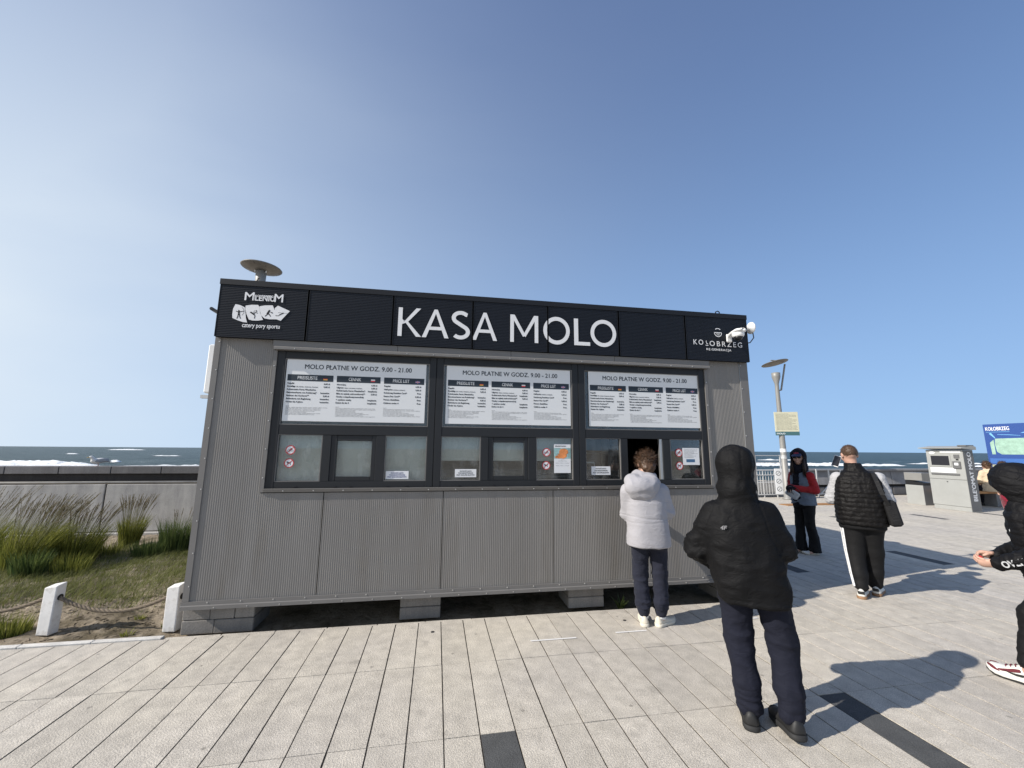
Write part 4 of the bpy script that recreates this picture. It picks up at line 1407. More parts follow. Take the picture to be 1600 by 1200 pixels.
for k in range(3):
    x0, x1, z0, z1 = .656 + k * 1.577, 2.020 + k * 1.577, 1.882, 2.512
    e = MB().box(x0, x1, BY, BY + .006, z0, z1, .001).build('price_board', MAT['board'])
    tag(e, bl_names[k], 'price board', 'price boards over the windows')
    W_, H_ = x1 - x0, z1 - z0
    yt = BY - .0008
    def P(fx, fz): return (x0 + fx * W_, yt, z1 - fz * H_)
    t = MB()
    put_text(t, 'MOLO PŁATNE W GODZ. 9.00 - 21.00', P(.125, .165), (1, 0, 0), (0, 0, 1), .066, bold=.0012, fit=.765 * W_)
    t.build('title', MAT['ink'], e)
    for c, (fa, fb_) in enumerate(((.012, .328), (.352, .664), (.690, .988))):
        bar = MB()
        bar.add([P(fa, .365), P(fb_, .365), P(fb_, .262), P(fa, .262)], [(0, 1, 2, 3)])
        bo = bar.build('header_bar', MAT['ink'], e)
        t = MB()
        put_text(t, HEAD[c], (x0 + (fa + (.22, .27, .22)[c] * (fb_ - fa)) * W_, yt - .0006, z1 - .338 * H_), (1, 0, 0), (0, 0, 1), .046, bold=.0004, fit=(.185, .120, .165)[c])
        t.build('lettering', MAT['board'], bo)
        fl = MB()
        fx = x0 + (fa + .78 * (fb_ - fa)) * W_
        zf_ = z1 - .342 * H_
        def fr(a0, a1, b0, b1, mi, dy=0):
            fl.mat(mi).add([(fx + a0, yt - .0006 - dy, zf_ + b0), (fx + a1, yt - .0006 - dy, zf_ + b0), (fx + a1, yt - .0006 - dy, zf_ + b1), (fx + a0, yt - .0006 - dy, zf_ + b1)], [(0, 1, 2, 3)])
        if c == 0: fr(0, .040, 0, .008, 1); fr(0, .040, .008, .016, 2); fr(0, .040, .016, .024, 3)
        elif c == 1: fr(0, .040, 0, .012, 2); fr(0, .040, .012, .024, 0)
        else:
            fr(0, .046, 0, .024, 4); fr(0, .046, .008, .016, 0, .0003); fr(.019, .027, 0, .024, 0, .0003); fr(0, .046, .010, .014, 2, .0006); fr(.021, .025, 0, .024, 2, .0006)
        fl.build('flag', [MAT['board'], MAT['gold'], MAT['red'], MAT['ink'], MAT['flagblue']], bo)
        t = MB()
        zr = .415
        for (s, pr_) in ROWS[c]:
            main = s.split(' (')[0]
            w0 = put_text(t, main, P(fa + .004, zr), (1, 0, 0), (0, 0, 1), .0215, bold=.0009)
            if '(' in s:
                put_text(t, '(' + s.split(' (')[1], (x0 + (fa + .010) * W_ + w0, yt, z1 - zr * H_), (1, 0, 0), (0, 0, 1), .0150, bold=.0002)
            if pr_:
                put_text(t, pr_, P(fb_ - .022, zr), (1, 0, 0), (0, 0, 1), .0215, 'RIGHT', bold=.0009)
            zr += .049 if c < 2 else .056
        t.build('price_list', MAT['ink'], e)
        t = MB()
        rr2 = random.Random(c)
        zr = .79
        put_text(t, 'Legenda:', P(fa + .004, zr - .02), (1, 0, 0), (0, 0, 1), .010)
        for q in range(8 if c == 1 else 7):
            words = ' '.join(rr2.choice(('zgodnie', 'z regulaminem', 'molo', 'bilet', 'ważny', 'dnia', 'opłata', 'osoby', 'karta', 'oraz', 'wstęp', 'kasa')) for _ in range(8))
            put_text(t, words, P(fa + .006, zr), (1, 0, 0), (0, 0, 1), .0115, fit=W_ * (fb_ - fa) * rr2.choice((.45, .62, .75, .9)))
            zr += .0185
        t.build('small_print', MAT['ink_grey'], e)

# ------------------------------------------------------------------ stickers and papers on the panes
def sticker(u, v_, kind, label):
    c = yp(u, v_, .0225)
    e = MB().lathe([(.041, 0), (.041, -.0006)], (0, 0, 0), 28, 'y').build('sticker', MAT['paper'])
    e.location = (c.x, .0232, c.z)
    tag(e, label, 'sticker', 'prohibition stickers on the panes')
    rg = MB()
    for q in stroke(arc(0, 0, .0405, .0405, 0, 360, 30)[:-1], .009, True): rg.add([(p.x, -.0010, p.y) for p in q], [(0, 1, 2, 3)])
    for q in stroke([(-.028, -.028), (.028, .028)], .006): rg.add([(p.x, -.0016, p.y) for p in q], [(0, 1, 2, 3)])
    rg.build('red_ring', MAT['red'], e)
    pg = MB()
    def S(pts, w, y=-.0012, cl=False):
        for j, q in enumerate(stroke(pts, w, cl)): pg.add([(p.x, y - .00003 * (j % 6), p.y) for p in q], [(0, 1, 2, 3)])
    if kind == 'bike':
        S(arc(-.016, -.008, .011, .011, 0, 360, 14)[:-1], .0028, cl=True); S(arc(.016, -.008, .011, .011, 0, 360, 14)[:-1], .0028, -.0012, True)
        S([(-.016, -.008), (-.004, .006), (.012, .006), (.016, -.008)], .0028, -.00135); S([(-.004, .006), (.001, -.008), (.012, .006)], .0028, -.0014)
        S([(.0, .010), (.012, .018)], .007, -.0013); S([(.012, .006), (.015, .014)], .003, -.00132)
    else:
        S([(-.014, .002), (.012, .002)], .013); S([(-.018, .012), (-.010, .004)], .011, -.0013); S([(-.024, .012), (-.016, .012)], .006, -.00135)
        S([(-.011, 0), (-.013, -.019)], .005, -.0014); S([(.011, 0), (.013, -.019)], .005, -.0014); S([(.012, .005), (.021, .014)], .004, -.0014)
    pg.build('pictogram', MAT['ink'], e)
sticker(453.8, 703, 'bike', 'round no-bicycles sticker on the leftmost lower pane')
sticker(451.6, 723.6, 'dog', 'round no-dogs sticker on the leftmost lower pane')
sticker(853.9, 706.7, 'bike', 'round no-bicycles sticker left of the orange poster')
sticker(853.4, 727.2, 'dog', 'round no-dogs sticker left of the orange poster')
sticker(1060.6, 707.4, 'bike', 'round no-bicycles sticker on the rightmost lower pane')
sticker(1061.9, 727.8, 'dog', 'round no-dogs sticker on the rightmost lower pane')
def paper(u0, u1, v0, v1, label, nm='notice'):
    a, b = yp(u0, v0, .0225), yp(u1, v1, .0225)
    e = MB().box(a.x, b.x, .0222, .0232, b.z, a.z).build(nm, MAT['paper'])
    tag(e, label, 'notice' if nm != 'poster' else 'poster')
    return e, a.x, b.x, b.z, a.z
for (u0, u1, v0, v1, lb) in ((603, 638, 736, 748.5, 'small white notice in the corner of the left bay window'), (711, 744, 733, 745.5, 'small white notice low in the middle bay window'), (924, 954, 728.7, 742, 'small white notice low in the right bay window')):
    e, xa, xb, za, zb = paper(u0, u1, v0, v1, lb)
    t = MB()
    w, h = xb - xa, zb - za
    for j, (s, f_) in enumerate((('PŁATNOŚĆ KARTĄ', .55), ('TYLKO BEZGOTÓWKOWA', .7), ('PRZY ZAKUPIE BILETÓW', .84))):
        put_text(t, s, ((xa + xb) / 2 - f_ * w / 2, .0220, zb - h * (.33 + .24 * j)), (1, 0, 0), (0, 0, 1), .018, fit=f_ * w, bold=.0006)
    t.build('lettering', MAT['flagblue'] if lb.endswith('left bay window') else MAT['ink_grey'], e)
e, xa, xb, za, zb = paper(865.5, 892, 693.8, 739, 'poster with an orange photograph on the right pane of the middle bay', 'poster')
w, h = xb - xa, zb - za
b = MB()
zt_, zl_ = zb - h * .135, zb - h * .505
b.mat(0).add([(xa, .0217, zl_), (xb, .0217, zl_), (xb, .0217, zt_), (xa, .0217, zt_)], [(0, 1, 2, 3)])
b.mat(1)
for (fx0, fx1, fz0, fz1) in ((.20, .78, .0, .55), (.30, .86, .30, .95), (.05, .5, .0, .3)):
    cx_, cz_ = xa + w * (fx0 + fx1) / 2, zl_ + (zt_ - zl_) * (fz0 + fz1) / 2
    rx_, rz_ = w * (fx1 - fx0) / 2, (zt_ - zl_) * (fz1 - fz0) / 2
    b.add([(cx_ + rx_ * math.cos(q * .4488), .0214 - fx0 * .0004, cz_ + rz_ * math.sin(q * .4488) * (1 + .12 * math.sin(q * 3))) for q in range(14)], [tuple(range(14))])
b.build('photograph', [MAT['teal'], MAT['orange']], e)
t = MB()
put_text(t, 'ZAPRASZAMY NA MOLO', (xa + .06 * w, .0218, zb - h * .09), (1, 0, 0), (0, 0, 1), .016, fit=.66 * w, bold=.0008)
for j, (z_, f_) in enumerate(((.56, .2), (.60, .5), (.67, .8), (.76, .8))):
    put_text(t, 'bilety online i w kasie', ((xa + xb) / 2 - f_ * w / 2, .0218, zb - h * z_), (1, 0, 0), (0, 0, 1), .011, fit=f_ * w)
t.build('lettering', MAT['ink_grey'], e)
e, xa, xb, za, zb = paper(1066, 1093.5, 700, 726.5, 'printed information sheet on the rightmost lower pane')
w, h = xb - xa, zb - za
t = MB()
for j in range(7):
    put_text(t, 'informacja dla zwiedzających molo', (xa + .1 * w, .0218, zb - h * (.12 + .075 * j)), (1, 0, 0), (0, 0, 1), .012, fit=(.8, .75, .6, .8, .5, .7, .55)[j] * w)
t.build('lettering', MAT['ink_grey'], e)
MB().add([(xa + .2 * w, .0218, zb - h * .84), (xa + .72 * w, .0218, zb - h * .84), (xa + .72 * w, .0218, zb - h * .66), (xa + .2 * w, .0218, zb - h * .66)], [(0, 1, 2, 3)]).build('blue_panel', MAT['navyblock'], e)

# ------------------------------------------------------------------ devices fixed to the kiosk
MAT['white_plastic'] = mat('white_plastic', (.80, .80, .79), .4, spec=.5)
MAT['grey_plastic'] = mat('light_grey_plastic', (.52, .53, .53), .5)
MAT['black_plastic'] = mat('black_plastic', (.012, .012, .013), .35)
cm = empty('security_camera', (5.555, FY, 2.958))
tag(cm, 'white dome security camera bracketed to the right end of the fascia', 'camera')
MB().box(-.035, .035, -.022, -.004, -.05, .045, .006).build('wall_plate', MAT['white_plastic'], cm)
b = MB()
n = 10
rings = []
for i in range(n + 1):
    t_ = i / n
    y_ = -.02 - .235 * t_
    w_ = .030 + .045 * math.sin(min(1, t_ * 1.25) * math.pi / 2) if t_ < .8 else .075 * math.cos((t_ - .8) / .2 * 1.25)
    zc = .022 + .020 * t_
    hh = .026 if t_ < .9 else .018
    rings.append([(w_ * math.cos(a_), y_, zc + hh * math.sin(a_)) for a_ in np.linspace(0, 2 * math.pi, 15)[:-1]])
vv = [p for r_ in rings for p in r_]
ff = [(i * 14 + j, i * 14 + (j + 1) % 14, (i + 1) * 14 + (j + 1) % 14, (i + 1) * 14 + j) for i in range(n) for j in range(14)] + [tuple(range(14)), tuple(n * 14 + j for j in range(13, -1, -1))]
mesh_obj('arm_hood', vv, ff, MAT['white_plastic'], cm, True)
MB().lathe([(.064, .03), (.066, .0), (.060, -.022), (.052, -.03)], (0, -.165, 0), 22).build('dome_housing', MAT['white_plastic'], cm, True)
MB().lathe([(.050, -.028), (.046, -.046), (.032, -.062), (.012, -.070)], (0, -.165, 0), 20).build('dome_glass', MAT['black_plastic'], cm, True)
an = empty('wireless_antenna', (KW, .30, 3.19))
tag(an, 'small white dish antenna on a bracket at the right end of the kiosk', 'antenna')
MB().tube([(0, 0, 0), (.30, 0, .035)], .016, 8).build('arm', MAT['white_plastic'], an)
MB().box(.012, .03, -.035, .035, -.07, .06, .005).build('bracket', MAT['grey_plastic'], an)
b = MB().lathe([(.014, .27), (.03, .30), (.034, .335), (.078, .365), (.080, .378), (.04, .392), (.01, .395)], (0, 0, .045), 22, 'x').build('dish', MAT['white_plastic'], an, True)
MB().tube([(.37, -.03, -.03), (.36, -.05, -.10), (.30, -.05, -.17), (.12, -.03, -.21), (.0, -.01, -.28)], .007, 6).build('cable', MAT['black_plastic'], an, True)
fl_ = empty('floodlight', (.014, .30, 2.99))
tag(fl_, 'black floodlight sticking out from the left end of the fascia', 'lamp')
MB().prism([(0, -.055), (-.035, -.04), (-.14, .02), (-.215, .035), (-.225, .05), (-.20, .055), (-.12, .05), (0, .06)], -.05, .05, 'xz').build('lamp_head', MAT['black_plastic'], fl_)
MB().lathe([(.018, -.05), (.018, .05)], (-.225, 0, .062), 12, 'y').build('pivot', MAT['black_plastic'], fl_)
MB().box(-.02, 0, -.04, .04, -.10, -.03).build('bracket', MAT['black_plastic'], fl_)
ac = empty('air_conditioner', (-.03, .46, 2.19))
tag(ac, 'white air conditioning unit on the left side wall of the kiosk', 'air conditioner')
MB().box(-.27, 0, 0, .76, 0, .53, .012).build('case', MAT['white_plastic'], ac)
for j in range(9): MB().box(-.2725, -.2705, .08, .52, .06 + j * .045, .075 + j * .045).build('grille_slat', MAT['grey_plastic'], ac)
MB().box(-.30, .03, .02, .06, -.055, -.02).build('bracket', MAT['grey_plastic'], ac)
MB().box(-.30, .03, .70, .74, -.055, -.02).build('bracket', MAT['grey_plastic'], ac)
MB().tube([(-.12, .02, 0), (-.12, .02, -.08), (-.02, .02, -.12)], .012, 6).build('hose', MAT['grey_plastic'], ac)
wb = empty('junction_box', (5.47, 0, 1.47))
tag(wb, 'small grey junction box on the kiosk wall right of the windows', 'box')
MB().box(-.06, .06, -.035, -.001, -.09, .09, .006).build('case', MAT['trim'], wb)
MB().tube([(-.02, -.02, -.09), (-.01, -.02, -.30)], .010, 6).build('conduit', MAT['trim'], wb)

# ------------------------------------------------------------------ gull on the sea wall
MAT['gull_white'] = mat('gull_white_plumage', (.74, .73, .70), .8, var=.06, vscale=12)
MAT['gull_grey'] = mat('gull_grey_wing', (.36, .37, .38), .8, var=.1, vscale=20)
MAT['gull_beak'] = mat('gull_yellow_beak', (.55, .36, .06), .5)
MAT['gull_leg'] = mat('gull_pink_leg', (.45, .28, .24), .6)
# ------------------------------------------------------------------ street furniture at the right
MAT['steel'] = mat('brushed_steel', (.42, .41, .39), .42, .6, var=.08, vscale=4)
MAT['lamp_grey'] = mat('grey_lamp_paint', (.25, .245, .23), .5, .2, var=.06, vscale=3)
MAT['reflector'] = mat('reflector_underside', (.17, .16, .145), .5, .3, var=.3, vscale=5)
MAT['cream'] = mat('cream_sign', (.58, .56, .41), .6)
MAT['teal_sign'] = mat('dark_teal_sign', (.05, .13, .14), .6)
MAT['rail_white'] = mat('galvanised_rail', (.55, .55, .54), .5, .2)
MAT['machine'] = mat('light_grey_machine', (.335, .34, .325), .55, .1, var=.06, vscale=3)
MAT['machine_dk'] = mat('dark_grey_machine_side', (.13, .13, .13), .5, .1, var=.06, vscale=3)
MAT['wood'] = mat('oiled_bench_wood', (.38, .19, .07), .6, var=.25, vscale=6, stretch=(1, 12, 12))
MAT['map_blue'] = mat('map_blue', (.025, .07, .26), .5)
MAT['map_blue2'] = mat('map_mid_blue', (.05, .14, .40), .45)
MAT['map_green'] = mat('map_green', (.30, .46, .37), .5, var=.2, vscale=7)
MAT['map_cyan'] = mat('map_cyan', (.18, .45, .72), .5)
MAT['map_photo'] = mat('map_photo', (.40, .42, .30), .5, var=.7, vscale=14)
# lamp rising behind the kiosk
la = empty('lamp_post', (-1.38, 3.95, 0))
tag(la, 'lamp post with a flat round reflector rising behind the left end of the kiosk', 'street lamp')
MB().lathe([(.10, 0), (.10, .03), (.06, .05), (.055, 4.6), (.088, 4.70), (.092, 5.02), (.07, 5.04)], seg=20).build('pole', MAT['lamp_grey'], la, True)
b = MB()
dz, tilt_ = 5.17, Matrix.Translation((0, 0, 5.10)) @ Matrix.Rotation(R(2.5), 4, 'Y')
s0 = len(b.v)
b.lathe([(.02, -.075), (.20, -.055), (.345, -.015), (.358, 0), (.345, .014), (.02, .04)], seg=36)
b.xform(tilt_, s0)
dsk = b.build('reflector', MAT['reflector'], la, True)
b = MB()
for k in range(3):
    q = k * 2.094 + .5
    b.add([(.03 * math.cos(q) - .004 * math.sin(q), .03 * math.sin(q) + .004 * math.cos(q), -.079), (.03 * math.cos(q) + .004 * math.sin(q), .03 * math.sin(q) - .004 * math.cos(q), -.079),
           (.36 * math.cos(q) + .004 * math.sin(q), .36 * math.sin(q) - .004 * math.cos(q), -.019), (.36 * math.cos(q) - .004 * math.sin(q), .36 * math.sin(q) + .004 * math.cos(q), -.019)], [(0, 1, 2, 3)])
b.xform(tilt_)
b.build('seam', MAT['black_plastic'], dsk)
for s in (-1, 1): MB().lathe([(.012, 0), (.012, .05)], (s * .10, -.03, 5.0), 8).build('bolt', MAT['white_plastic'], la)
MB().tube([(-.07, -.06, 4.72), (.0, -.09, 4.84), (.05, -.05, 4.90)], .012, 6).build('cable', MAT['black_plastic'], la, True)
# lamp with the sign
lb = empty('lamp_post', (14.03, 8.3, 0))
tag(lb, 'grey lamp post with tilted round reflector and a cream notice sign', 'street lamp')
MB().lathe([(.16, 0), (.16, .04), (.115, .06), (.09, 2.0), (.065, 3.9), (.065, 4.02), (.135, 4.26), (.14, 4.42), (.11, 4.43)], seg=20).build('pole', MAT['lamp_grey'], lb, True)
MB().tube([(.05, 0, 3.78), (.16, 0, 3.80), (.40, -.02, 4.76)], .03, 8).build('arm', MAT['lamp_grey'], lb)
b = MB()
b.lathe([(.02, -.035), (.25, -.03), (.42, -.010), (.43, 0), (.42, .012), (.02, .02)], seg=32)
b.xform(Matrix.Translation((0, 0, 4.78)) @ Matrix.Rotation(R(-7), 4, 'Y') @ Matrix.Rotation(R(-9), 4, 'X'))
b.build('reflector', MAT['reflector'], lb, True)
MB().box(-.16, .46, -.03, .03, 4.87, 4.895, .005).build('top_bar', MAT['lamp_grey'], lb)
sg = empty('notice_sign', (14.15, 8.17, 2.18))
sg.rotation_euler = (0, 0, -.35)
tag(sg, 'cream printed notice plate with dark green foot strip on the lamp post', 'sign')
MB().box(-.38, .38, -.012, .012, .13, .82, .004).build('plate', MAT['cream'], sg)
MB().box(-.38, .38, -.012, .012, 0, .128, .004).build('foot_strip', MAT['teal_sign'], sg)
t = MB()
rr2 = random.Random(5)
for j in range(14):
    put_text(t, 'regulamin korzystania z molo spacerowego w kołobrzegu', (-.33, -.0128, .74 - j * .042), (1, 0, 0), (0, 0, 1), .034, fit=rr2.choice((.5, .62, .64, .66, .4)))
t.build('lettering', MAT['ink_grey'], sg)
t = MB()
put_text(t, 'MOLO', (-.34, -.0128, .04), (1, 0, 0), (0, 0, 1), .07, bold=.003, fit=.26)
t.build('lettering', MAT['paper'], sg)
for k, z in enumerate((1.70, 1.95)): pass
st = MB()
for z_ in (1.38, 1.60): st.lathe([(.0985, z_), (.0965, z_ + .12)], seg=16)
MB().add(st.v, st.f).build('paper_patch', MAT['paper'], lb)

# railings at the pier entrance
def railing(name, label, p0, p1, h, rails, bal, pw=.03, parent_cat='railing', mat_='rail_white', post_every=1.4):
    p0, p1 = Vector(p0), Vector(p1)
    d = p1 - p0
    Lr = d.length
    e = empty(name, p0, math.atan2(d.y, d.x))
    tag(e, label, parent_cat)
    np_ = max(1, round(Lr / post_every))
    for i in range(np_ + 1):
        x_ = Lr * i / np_
        MB().box(x_ - pw / 2, x_ + pw / 2, -pw / 2, pw / 2, 0, h).build('post', MAT[mat_], e)
    for z in rails:
        MB().tube([(0, 0, z), (Lr, 0, z)], .019, 8).build('rail', MAT[mat_], e)
    if bal:
        n_ = int(Lr / bal)
        for i in range(1, n_):
            x_ = i * Lr / n_
            MB().box(x_ - .008, x_ + .008, -.008, .008, rails[0], rails[-1] - .01).build('baluster', MAT[mat_], e)
    return e
railing('railing', 'white balustrade with upright bars beside the hooded man', (12.4, 8.9, 0), (14.9, 8.9, 0), .97, (.10, .78, .95), .11)
railing('railing', 'white pier railing farther out over the water', (13.0, 13.2, .2), (18.4, 13.2, .2), 1.25, (.55, .9, 1.22), 0, .04)
railing('railing', 'grey ramp handrail with sloping brace behind the woman in red', (15.75, 8.75, 0), (17.3, 8.75, 0), 1.0, (.12, .98), 0, .035, post_every=.5)
br = MB().tube([(15.8, 8.72, .10), (16.55, 8.72, .72)], .02, 8).build('brace_bar', MAT['rail_white'])
tag(br, 'sloping metal bar leaning against the ramp handrail', 'bar')
rs = empty('rules_board', (14.12, 8.55, .12), -.25)
tag(rs, 'white rules board with three prohibition symbols at the railing', 'sign')
MB().box(-.25, .25, -.01, .01, .02, .90, .004).build('plate', MAT['paper'], rs)
for j in range(3):
    rg = MB()
    zc = .74 - j * .27
    for q in stroke(arc(-.13, zc, .075, .075, 0, 360, 22)[:-1], .016, True) + stroke([(-.18, zc - .05), (-.08, zc + .05)], .012): rg.add([(p.x, -.0115, p.y) for p in q], [(0, 1, 2, 3)])
    rg.build('symbol', MAT['ink_grey'], rs)
    t = MB()
    for q in range(3): put_text(t, 'zakaz wstępu', (-.03, -.0115, zc + .03 - q * .045), (1, 0, 0), (0, 0, 1), .038, fit=.22)
    t.build('lettering', MAT['ink_grey'], rs)
for x_ in (-.2, .2): MB().box(x_ - .015, x_ + .015, .011, .035, -.12, .85).build('leg', MAT['rail_white'], rs)
# flat metal grating on the paving behind the woman in red
gr = empty('floor_grating', (12.6, 6.8, 0))
tag(gr, 'flat brown grating on the paving behind the woman in red', 'grating')
for j in range(6): MB().box(0, 1.8, j * .06, j * .06 + .045, .002, .02).build('slat', MAT['wood'], gr)

# ticket machine
tm = empty('ticket_machine', (16.70, 5.42, 0))
tag(tm, 'light grey ticket machine with screen and dark lettered side', 'ticket machine')
A, B = -.44, .46     # along y, the front faces -x
D = .34
MB().box(.012, D, A + .012, B - .012, 0, .12, .006).build('plinth', MAT['machine'], tm)
MB().box(0, D, A, B, .124, .86, .008).build('lower_door', MAT['machine'], tm)
MB().box(0, D, A, B, .866, 1.70, .008).build('cabinet', MAT['machine'], tm)
MB().box(-.003, D + .003, A - .006, A - .001, .03, 1.70).build('side_panel', MAT['machine_dk'], tm)
MB().prism([(-.13, 1.745), (D + .06, 1.705), (D + .06, 1.795), (D - .05, 1.815), (-.13, 1.765)], A - .06, B + .10, 'xz').build('roof', MAT['machine'], tm)
MB().box(.10, D + .05, A - .03, A + .18, 1.80, 1.84, .01).build('vent_hood', MAT['machine_dk'], tm)
MB().box(-.010, -.0005, A + .30, B - .06, 1.22, 1.58, .004).build('screen_bezel', MAT['machine'], tm)
MB().box(-.0135, -.0105, A + .34, B - .12, 1.26, 1.53).build('screen', MAT['screen_dark'], tm)
cr = MB().box(-.035, -.0005, A + .08, A + .26, 1.18, 1.38, .006).build('card_reader', MAT['machine_dk'], tm)
MB().box(-.038, -.0355, A + .12, A + .21, 1.27, 1.34).build('reader_label', MAT['paper'], cr)
MB().box(-.018, -.0005, A + .09, A + .22, 1.47, 1.57, .004).build('keypad', MAT['machine_dk'], tm)
MB().box(-.012, -.0005, A + .12, A + .18, 1.41, 1.45, .003).build('coin_slot', MAT['black_plastic'], tm)
MB().box(-.022, -.0005, A + .14, B - .08, .985, 1.035, .004).build('ticket_tray', MAT['machine_dk'], tm)
e_ = MB().box(-.004, -.0005, A + .22, B - .07, 1.05, 1.19).build('instruction_label', MAT['paper'], tm)
t = MB()
for j in range(2): put_text(t, 'BILETY WSTĘPU NA MOLO', (-.0045, B - .10, 1.14 - j * .04), (0, -1, 0), (0, 0, 1), .03, fit=.46 - j * .1)
t.build('lettering', MAT['ink_grey'], e_)
MB().box(-.004, -.0005, A + .05, B - .36, 1.625, 1.675).build('header_label', MAT['paper'], tm)
o_ = MB().lathe([(.075, -.001), (.075, -.004)], (0, B - .16, 1.62), 20, 'x')
o_.v = [(p[0], B - .16 + (p[1] - B + .16), 1.62 + (p[2] - 1.62) * .5) for p in o_.v]
ol = o_.build('oval_label', MAT['paper'], tm)
t = MB(); put_text(t, 'MOLO', (-.0048, B - .115, 1.61), (0, -1, 0), (0, 0, 1), .03, fit=.09, bold=.001); t.build('lettering', MAT['map_blue'], ol)
MB().lathe([(.014, -.001), (.014, -.02)], (0, .02, .80), 12, 'x').build('lock', MAT['machine_dk'], tm)
t = MB()
put_text(t, "BILE'OMAT MOLO", (.245, A - .0075, .30), (0, 0, 1), (-1, 0, 0), .185, bold=.006, fit=1.34)
t.build('lettering', MAT['paper'], tm)

# grey bin box
bx = empty('litter_bin', (17.10, 6.62, 0))
tag(bx, 'grey box-shaped litter bin standing left of the ticket machine', 'bin')
MB().box(0, .36, -.25, .25, 0, .60, .006).build('body', MAT['machine'], bx)
MB().prism([(-.247, .604), (.247, .604), (.247, .74), (-.247, .68)], .02, .34, 'yz').build('opening', MAT['black_plastic'], bx)
MB().box(0, .36, -.25, .25, .745, .985, .006).build('hood', MAT['lamp_grey'], bx)
MB().box(-.002, .362, -.255, -.2515, .0, .60).build('side_panel', MAT['machine_dk'], bx)

# bench
be = empty('bench', (18.3, 6.05, 0))
tag(be, 'wooden slatted bench on concrete supports beside the ticket machine', 'bench')
for j in range(5): MB().box(-.9, 3.2, -.30 + j * .125, -.30 + j * .125 + .115, .40, .47, .006).build('slat', MAT['wood'], be)
for x_ in (-.55, .75, 2.2): MB().box(x_, x_ + .42, -.22, .24, 0, .397, .01).build('support', MAT['panel_grey'], be)

# town map board
mp_ = empty('map_board', (19.5, 5.0, 0))
tag(mp_, 'large blue town map board on posts behind the bench', 'map board')
YA, YB_ = -1.35, 1.14       # facing -x
MB().box(0, .05, YA, YB_, .95, 2.53, .006).build('panel', MAT['map_blue'], mp_)
for y_ in (YA + .06, YB_ - .06): MB().box(.052, .11, y_ - .04, y_ + .04, 0, 2.5).build('post', MAT['map_blue2'], mp_)
def mpoly(pts, name, m, x_=-.003):
    MB().add([(x_, YB_ - (a_) * (YB_ - YA), 2.53 - b_ * 1.58) for a_, b_ in pts], [tuple(range(len(pts)))]).build(name, MAT[m], mp_)
mpoly([(.10, .29), (.30, .285), (.55, .28), (.97, .25), (.97, .62), (.75, .66), (.5, .60), (.14, .60), (.10, .55), (.09, .4)], 'map_land', 'map_green')
mpoly([(.045, .37), (.085, .31), (.085, .60), (.05, .60)], 'map_land', 'map_green', -.0032)
mpoly([(.05, .19), (.07, .17), (.105, .27), (.10, .285)], 'map_pier', 'map_cyan')
mpoly([(.13, .205), (.24, .215), (.34, .235), (.34, .24), (.24, .225), (.13, .212)], 'map_route', 'map_cyan')
mpoly([(.34, .19), (.40, .155), (.46, .15), (.40, .185)], 'map_ship', 'map_cyan')
mpoly([(.02, .68), (.98, .68), (.98, .78), (.02, .78)], 'map_strip', 'map_blue2')
for k in range(5): mpoly([(.03 + k * .19, .80), (.20 + k * .19, .80), (.20 + k * .19, .96), (.03 + k * .19, .96)], 'map_picture', 'map_photo')
t = MB()
put_text(t, 'KOŁOBRZEG', (-.0035, YB_ - .06, 2.33), (0, -1, 0), (0, 0, 1), .16, fit=.56, bold=.003)
t.build('lettering', MAT['paper'], mp_)
MB().add([(-.0035, YB_ - .06, 2.285), (-.0035, YB_ - .62, 2.285), (-.0035, YB_ - .62, 2.275), (-.0035, YB_ - .06, 2.275)], [(0, 1, 2, 3)]).build('underline', MAT['map_cyan'], mp_)
